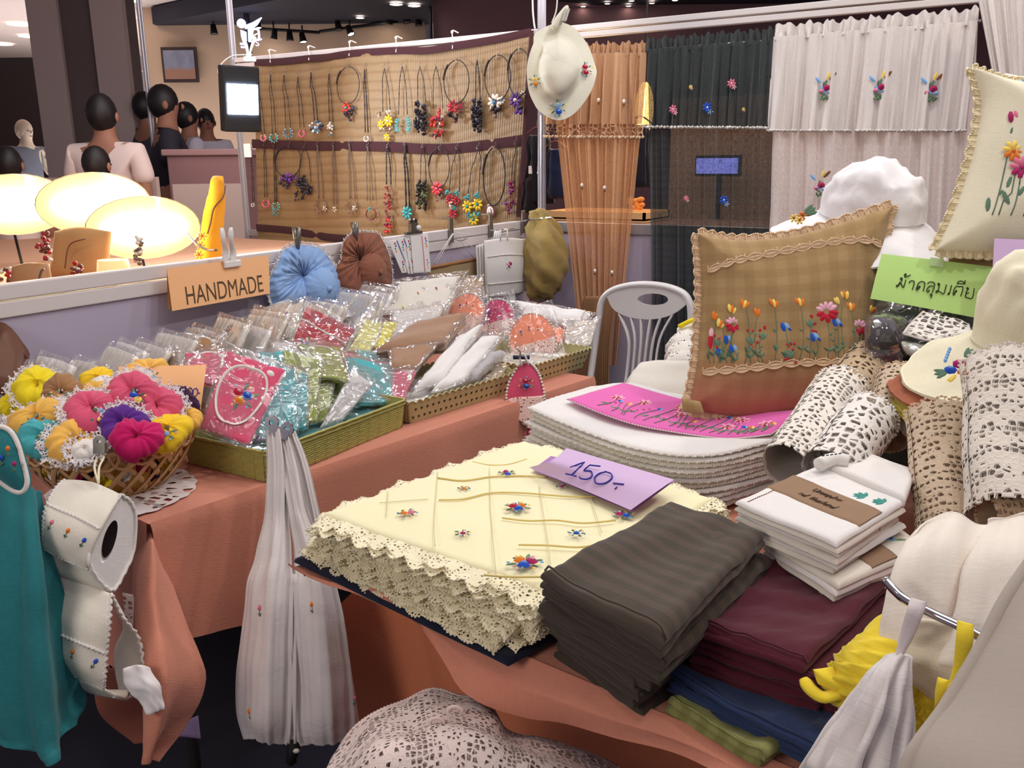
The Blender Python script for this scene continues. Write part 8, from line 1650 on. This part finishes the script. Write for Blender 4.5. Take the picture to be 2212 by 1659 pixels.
t = thing('sign_card', 'lilac card corner tucked behind the cream hat at the right edge', 'sign', D(2190, 560, 1.80)); mb = MB(); puff(mb, G([[(2148, 515, 1.80), (2280, 520, 1.80)], [(2143, 600, 1.78), (2280, 612, 1.78)]]), .0006, card_lilac, 6, 6, r=.001, tb=.0006, cluster=False); mb.build('card', t)
mb = MB(); mb2 = box(mb, D(2240, 518, 1.79), (.02, .012, .02), wplast, rgt, -fwd, upv); mb.build('peg', t, smooth=False)

# crochet rolls
def roll(label, a, b, r0, r1, mat, core, seed, edge=thread_white, inner=True, sq=1.0, group=None, name='crochet_roll'):
    a, b = D(*a), D(*b); ax = nrm(b-a); L = float(np.linalg.norm(b-a)); e1 = nrm(np.cross(ax, fwd)); e2 = np.cross(ax, e1); t = thing(name, label, 'crochet roll', a, group); n = 56; m = 34; P = []; rr = np.random.RandomState(seed)
    for i in range(m):
        f = i/(m-1); r = r0+(r1-r0)*f; row = []
        for j in range(n+1):
            q = 2*pi*j/n; w = 1+.035*sin(3*q+seed+f*3)+.03*sin(f*9+q*2+seed)+.04*j/n; row.append(a+ax*L*f*(1+.02*sin(q*2+seed))+(e1*cos(q)+e2*sin(q)*sq)*r*w+ax*.006*abs(sin(q*7))*(i == m-1))
        P.append(row)
    P = np.array(P); mb = MB(); grid(mb, P, mat); mb.build('lace_sheet', t)
    mb = MB(); Q = a+ax*L*.0+(P-a-0)*1; cen = a+ax*((P-a)@ax)[..., None]; Qi = cen+(P-cen)*.955; grid(mb, Qi[:-1], mat); Qk = cen+(P-cen)*.91; grid(mb, Qk[1:-3], core); mb.build('inner_layers', t)
    mb = MB()
    for k in range(n+1): ell(mb, P[-1, k], e1*.0032, e2*.0032, ax*.0028, edge, 5, 3, True)
    if inner:
        S_ = []
        for k in range(60): q = k*.30; rad_ = r1*.85*(1-k/75); S_.append(b+(e1*cos(q)+e2*sin(q)*sq)*rad_-ax*.004)
        S_ = np.array(S_); ribbon(mb, S_, S_-ax*.02, core)
    mb.build('rolled_edge', t); return t
core_b = fab('beige_core', (170, 146, 120)); core_w = fab('white_core', (176, 168, 160))
roll('white open-crochet roll leaning from the pillow down to the kraft bundles', (1700, 1010, 1.56), (1818, 842, 1.76), .046, .052, crochet_big, core_w, 1)
roll('tan crochet roll leaning above the white one', (1800, 900, 1.76), (1882, 790, 1.90), .050, .058, lace('tan_open_crochet', (206, 182, 150), 62, .19), core_b, 2, thread_beige)
roll('white crochet roll with an open eyelet end beside the leaning one', (1792, 1020, 1.48), (1876, 905, 1.60), .046, .052, lace('open_white_crochet2', (238, 234, 228), 58, .18), core_w, 3)
roll('thick beige shell-stitch crochet roll standing under the hat brims', (2050, 1160, 1.32), (2028, 905, 1.46), .044, .052, crochet_beige, core_b, 4, thread_beige)
roll('large white crochet roll with openwork foot at the right edge', (2180, 1120, 1.22), (2168, 800, 1.36), .056, .058, lace('right_roll_lace', (234, 226, 214), 95, .24, rows=26), core_w, 5)
roll('peach crochet roll lying under the large white one', (2130, 1120, 1.22), (2300, 1110, 1.22), .03, .03, crochet_tan, core_b, 6, thread_beige)
roll('dusty beige crochet roll half hidden between the eyelet roll and the hats', (1915, 950, 1.62), (1945, 820, 1.72), .036, .042, crochet_beige, core_b, 7, thread_beige)
roll('small beige roll end with a wooden core between the crochet rolls', (1880, 900, 1.70), (1906, 868, 1.74), .024, .028, crochet_tan, core_b, 8, thread_beige)

# ------------------------------------------------------------------ chrome bar with hanging bags, near the lens
t = thing('hanging_bar', 'chrome display bar with a bent tip carrying bag straps', 'rail', D(2130, 1380, .88))
Pb = spline([D(1914, 1255, .99), D(1935, 1278, .975), D(1960, 1298, .96), D(2020, 1328, .94), D(2080, 1356, .92), D(2140, 1386, .90), D(2300, 1460, .84)], 40)
mb = MB(); tube(mb, Pb, .0052, chrome, 14); mb.build('bar', t)
mb = MB(); tube(mb, [Pb[-1], (Pb[-1][0], Pb[-1][1], .02)], .012, chrome, 12); lathe(mb, [(0, 0), (.12, 0), (.12, .012), (.014, .02)], (Pb[-1][0], Pb[-1][1], 0), chrome, 24); mb.build('post', t)
mb = MB(); ell(mb, Pb[0], rgt*.0056, upv*.0056, -fwd*.004, chrome, 12, 6, True); mb.build('end_cap', t)
bw = fab('bag_cream', (234, 226, 214), wrk=.5, stripe=(.016, .10, 0), col2=(214, 206, 198)); byel = fab('bag_yellow', (240, 214, 62), wrk=.8)
def sheet(t, nm, q, th, m, nu=34, nv=34, wr_=(.003, 7), seed=1, folds=None, r=None): mb = MB(); S = puff(mb, G(q), th, m, nu, nv, r=r or th*1.5, tb=th, wr=wr_, seed=seed, folds=folds); mb.build(nm, t); return S
t = thing('cloth_bag', 'pleated off-white cloth bag standing tall behind the chrome bar', 'bag', D(2100, 1500, 1.0))
sheet(t, 'left_panel', [[(1975, 1165, 1.10), (2030, 1112, 1.12), (2085, 1122, 1.11), (2142, 1138, 1.10)], [(1965, 1185, 1.09), (2024, 1128, 1.105), (2080, 1136, 1.095), (2138, 1150, 1.09)], [(1940, 1230, 1.06), (1990, 1190, 1.04), (2060, 1190, 1.03), (2130, 1200, 1.04)], [(1915, 1320, 1.04), (1980, 1300, 1.01), (2060, 1300, 1.0), (2130, 1310, 1.02)], [(1892, 1430, 1.03), (1970, 1440, .99), (2060, 1440, .98), (2130, 1430, 1.0)]], .004, bw, seed=3, folds=lambda U, V: .004*np.sin(U*12+1))
sheet(t, 'right_panel', [[(2142, 1140, 1.06), (2180, 1112, 1.06), (2300, 1116, 1.04)], [(2132, 1158, 1.05), (2176, 1128, 1.05), (2300, 1132, 1.03)], [(2085, 1230, 1.01), (2160, 1200, .99), (2300, 1200, .98)], [(2060, 1330, .98), (2150, 1320, .96), (2300, 1300, .95)], [(2010, 1440, .97), (2130, 1450, .94), (2300, 1440, .93)]], .004, bw, seed=4, folds=lambda U, V: .004*np.sin(U*10))
sheet(t, 'inner_sheet', [[(1960, 1330, .985), (2090, 1350, .97)], [(1950, 1400, .98), (2080, 1420, .96)], [(1960, 1470, .98), (2060, 1560, .96)]], .006, fab('lining', (226, 214, 190), wrk=.8), seed=5, wr_=(.006, 12))
t = thing('cloth_bag', 'bright yellow gathered cloth bag hanging behind the white strap', 'bag', D(1860, 1560, 1.05))
sheet(t, 'body', [[(1905, 1340, 1.08), (1950, 1320, 1.06), (2000, 1330, 1.04)], [(1840, 1400, 1.06), (1910, 1400, 1.02), (2000, 1420, 1.02)], [(1800, 1435, 1.05), (1880, 1460, 1.00), (2010, 1500, 1.0)], [(1780, 1470, 1.05), (1880, 1520, 1.0), (2020, 1570, .99)], [(1830, 1520, 1.05), (1920, 1590, 1.0), (2060, 1620, .98)]], .010, byel, 50, 44, seed=6, folds=lambda U, V: .006*np.sin(U*10+V*60)*np.clip(V*3-.2, 0, 1))
mb = MB(); puff(mb, G([[(1962, 1500, 1.0), (2120, 1420, .94)], [(1960, 1640, .98), (2130, 1560, .92)]]), .006, byel, 30, 30, r=.01, tb=.006, folds=lambda U, V: .004*np.sin(U*60+V*200)); mb.build('shadowed_panel', t)
mb = MB(); tube(mb, spline([D(1735, 1466, 1.04), D(1752, 1490, 1.03), D(1778, 1506, 1.02), D(1806, 1500, 1.02), D(1815, 1502, 1.03)], 18), [.006, .008]+[.009]*14+[.008, .006], byel, 10, flat=.6); mb.build('tie_loop', t)
sheet(t, 'ruffle', [[(1756, 1446, 1.04), (1800, 1440, 1.03)], [(1770, 1480, 1.03), (1830, 1480, 1.02)], [(1800, 1470, 1.03), (1850, 1500, 1.02)]], .008, byel, 20, 18, seed=8, wr_=(.006, 14))
t = thing('bag_strap', 'off-white cloth strap looped over the chrome bar falling to the lower edge', 'bag', D(1840, 1700, .95))
sheet(t, 'upper_loop', [[(1966, 1290, .935), (2002, 1300, .925)], [(1958, 1320, .925), (1994, 1330, .92)], [(1944, 1370, .93), (1972, 1380, .925)], [(1932, 1420, .935), (1946, 1424, .93)]], .004, fab('strap_grey', (218, 208, 210), wrk=.4), 16, 30, seed=2)
sheet(t, 'falling_panel', [[(1930, 1420, .94), (1945, 1418, .93), (1960, 1412, .94)], [(1895, 1470, .94), (1920, 1470, .91), (1958, 1450, .93)], [(1860, 1530, .94), (1900, 1530, .90), (1950, 1540, .92)], [(1806, 1600, .94), (1870, 1610, .90), (1940, 1640, .91)], [(1760, 1680, .94), (1850, 1690, .89), (1920, 1700, .90)]], .006, bagwhite, 36, 40, seed=3, folds=lambda U, V: .007*np.sin(U*38+V*2)*(.4+V*3))
t = thing('bag_strap', 'yellow cloth strap looped over the chrome bar', 'bag', D(2040, 1500, .9))
sheet(t, 'loop', [[(2068, 1342, .905), (2104, 1350, .895)], [(2064, 1380, .895), (2102, 1384, .89)], [(2058, 1440, .90), (2086, 1446, .895)], [(2046, 1490, .905), (2058, 1494, .90)]], .005, byel, 16, 30, seed=4)
sheet(t, 'knotted_end', [[(2028, 1462, .92), (2052, 1470, .91)], [(2020, 1500, .92), (2048, 1496, .91)], [(2022, 1530, .93), (2030, 1530, .92)]], .006, byel, 14, 16, seed=5)
t = thing('ruffled_cloth', 'white ruffled cloth edge at the lower right beside the blue garments', 'cloth', D(1790, 1650, 1.05))
sheet(t, 'panel', [[(1822, 1520, 1.05), (1860, 1530, 1.02), (1900, 1560, 1.0)], [(1796, 1570, 1.04), (1840, 1590, 1.0), (1890, 1620, .98)], [(1780, 1620, 1.03), (1830, 1650, .99), (1880, 1680, .97)], [(1768, 1690, 1.02), (1830, 1720, .98), (1880, 1740, .96)]], .006, white_linen, 24, 40, seed=6, folds=lambda U, V: .005*np.sin(V*90)*np.clip(1-U*9, 0, 1))
# big blurred cloth in the corner
t = thing('hanging_cloth', 'large plain grey-white cloth edge filling the lower right corner', 'cloth', D(2150, 1650, .62))
gcl2 = fab('corner_grey', (168, 158, 148), var=.1, bump=.1)
sheet(t, 'panel', [[(2235, 1180, .70), (2400, 1150, .70), (2600, 1150, .70)], [(2160, 1290, .67), (2330, 1300, .64), (2600, 1300, .62)], [(2105, 1400, .65), (2300, 1420, .60), (2600, 1420, .58)], [(2025, 1530, .63), (2250, 1560, .57), (2600, 1560, .55)], [(1950, 1640, .61), (2200, 1700, .54), (2600, 1700, .52)], [(1920, 1800, .60), (2150, 1850, .52), (2600, 1850, .50)]], .012, gcl2, 30, 44, seed=9, r=.02, wr_=(.002, 3))
mb = MB(); P = spline([D(2237, 1185, .69), D(2163, 1295, .66), D(2108, 1405, .64), D(2029, 1533, .62), D(1955, 1642, .60), D(1925, 1800, .59)], 40); tube(mb, P-fwd*.006, .006, gcl2, 8); mb.build('hem', t)

# ------------------------------------------------------------------ white plastic chair behind the tables
cm_ = plain('chair_plastic', (222, 218, 216), .3); cy = 3.50
t = thing('plastic_chair', 'white moulded plastic armchair with slotted back between the tables', 'chair', (PY(1390, 700, cy)[0], cy-.2, 0))
def cp(x, y, o=0): return PY(x, y, cy+o)
ob = [(1305, 640), (1335, 622), (1390, 615), (1450, 622), (1488, 645), (1494, 690), (1480, 740), (1462, 800), (1440, 840)]
L_ = [(1305, 640), (1292, 690), (1284, 750), (1272, 800), (1262, 850)]
mb = MB(); fr_ = spline([cp(1268, 870), cp(1282, 770), cp(1293, 690), cp(1303, 645), cp(1335, 622), cp(1392, 614), cp(1450, 622), cp(1486, 645), cp(1492, 700), cp(1478, 770), cp(1462, 870)], 60); tube(mb, fr_, .020, cm_, 10, flat=.7); mb.build('back_frame', t)
mb = MB(); hole = [(1380, 640), (1395, 633), (1425, 634), (1444, 640), (1438, 655), (1410, 662), (1388, 657)]
oA = spline(np.array([(1310, 640), (1340, 624), (1392, 618), (1450, 625), (1484, 648), (1470, 668), (1440, 684), (1400, 690), (1355, 684), (1325, 668), (1310, 640)], float), 49)[:-1]; hc2 = (1410, 647); an = np.arctan2(oA[:, 1]-hc2[1], oA[:, 0]-hc2[0])
iA = np.array([(hc2[0]+33*cos(q), hc2[1]+13*sin(q)) for q in an]); P = np.array([[cp(*(iA[j]+(oA[j]-iA[j])*f), -.012) for j in range(48)] for f in np.linspace(0, 1, 4)]); grid(mb, P, cm_, closeu=True); grid(mb, P+np.array([0, .02, 0]), cm_, closeu=True, flip=True); grid(mb, np.array([P[0], P[0]+np.array([0, .02, 0])]), cm_, closeu=True, flip=True); mb.build('top_panel', t)
for k in range(6):
    f = (k-2.5)/2.5; mb = MB(); P = spline([cp(1396+f*58, 676), cp(1392+f*34, 730, -.01), cp(1386+f*30, 790, -.01), cp(1380+f*34, 860)], 16); tube(mb, P, .011, cm_, 8, flat=.5); mb.build('slat', t)
sx_ = cp(1380, 700)[0]; mb = MB(); puff(mb, [[(sx_-.22, cy, .44), (sx_+.22, cy, .44)], [(sx_-.24, cy-.22, .42), (sx_+.24, cy-.22, .42)], [(sx_-.24, cy-.44, .44), (sx_+.24, cy-.44, .44)]], .012, cm_, 16, 16, r=.03, tb=.01); mb.build('seat', t)
for a in (-1, 1):
    for b in (0, 1): mb = MB(); tube(mb, [(sx_+a*.20, cy-.02-b*.38, .44), (sx_+a*.25, cy+.03-b*.46, 0)], .020, cm_, 8); mb.build('leg', t)
    mb = MB(); tube(mb, spline([(sx_+a*.25, cy, .68), (sx_+a*.27, cy-.2, .69), (sx_+a*.26, cy-.40, .66), (sx_+a*.25, cy-.42, .44)], 16), .018, cm_, 8, flat=.6); mb.build('armrest', t)
# second, beige garment hanging by the chair
t = thing('hanging_cloth', 'brown pleated foot of the apricot curtain reaching the floor by the chair', 'cloth', PY(1290, 840, 3.8)); mb = MB(); puff(mb, [[PY(1262, 640, 3.86), PY(1330, 640, 3.86)], [PY(1240, 760, 3.86), PY(1318, 760, 3.86)], [PY(1236, 900, 3.86), PY(1316, 900, 3.86)]], .004, fab('apricot_foot', (164, 122, 88)), 50, 20, r=.006, tb=.003, folds=lambda U, V: .010*np.sin(U*110)); mb.build('cloth', t)
mb = MB(); tube(mb, [PY(1236, 900, 3.85), PY(1316, 900, 3.85)], .004, fab('apricot_foot', (164, 122, 88))); mb.build('hem', t)
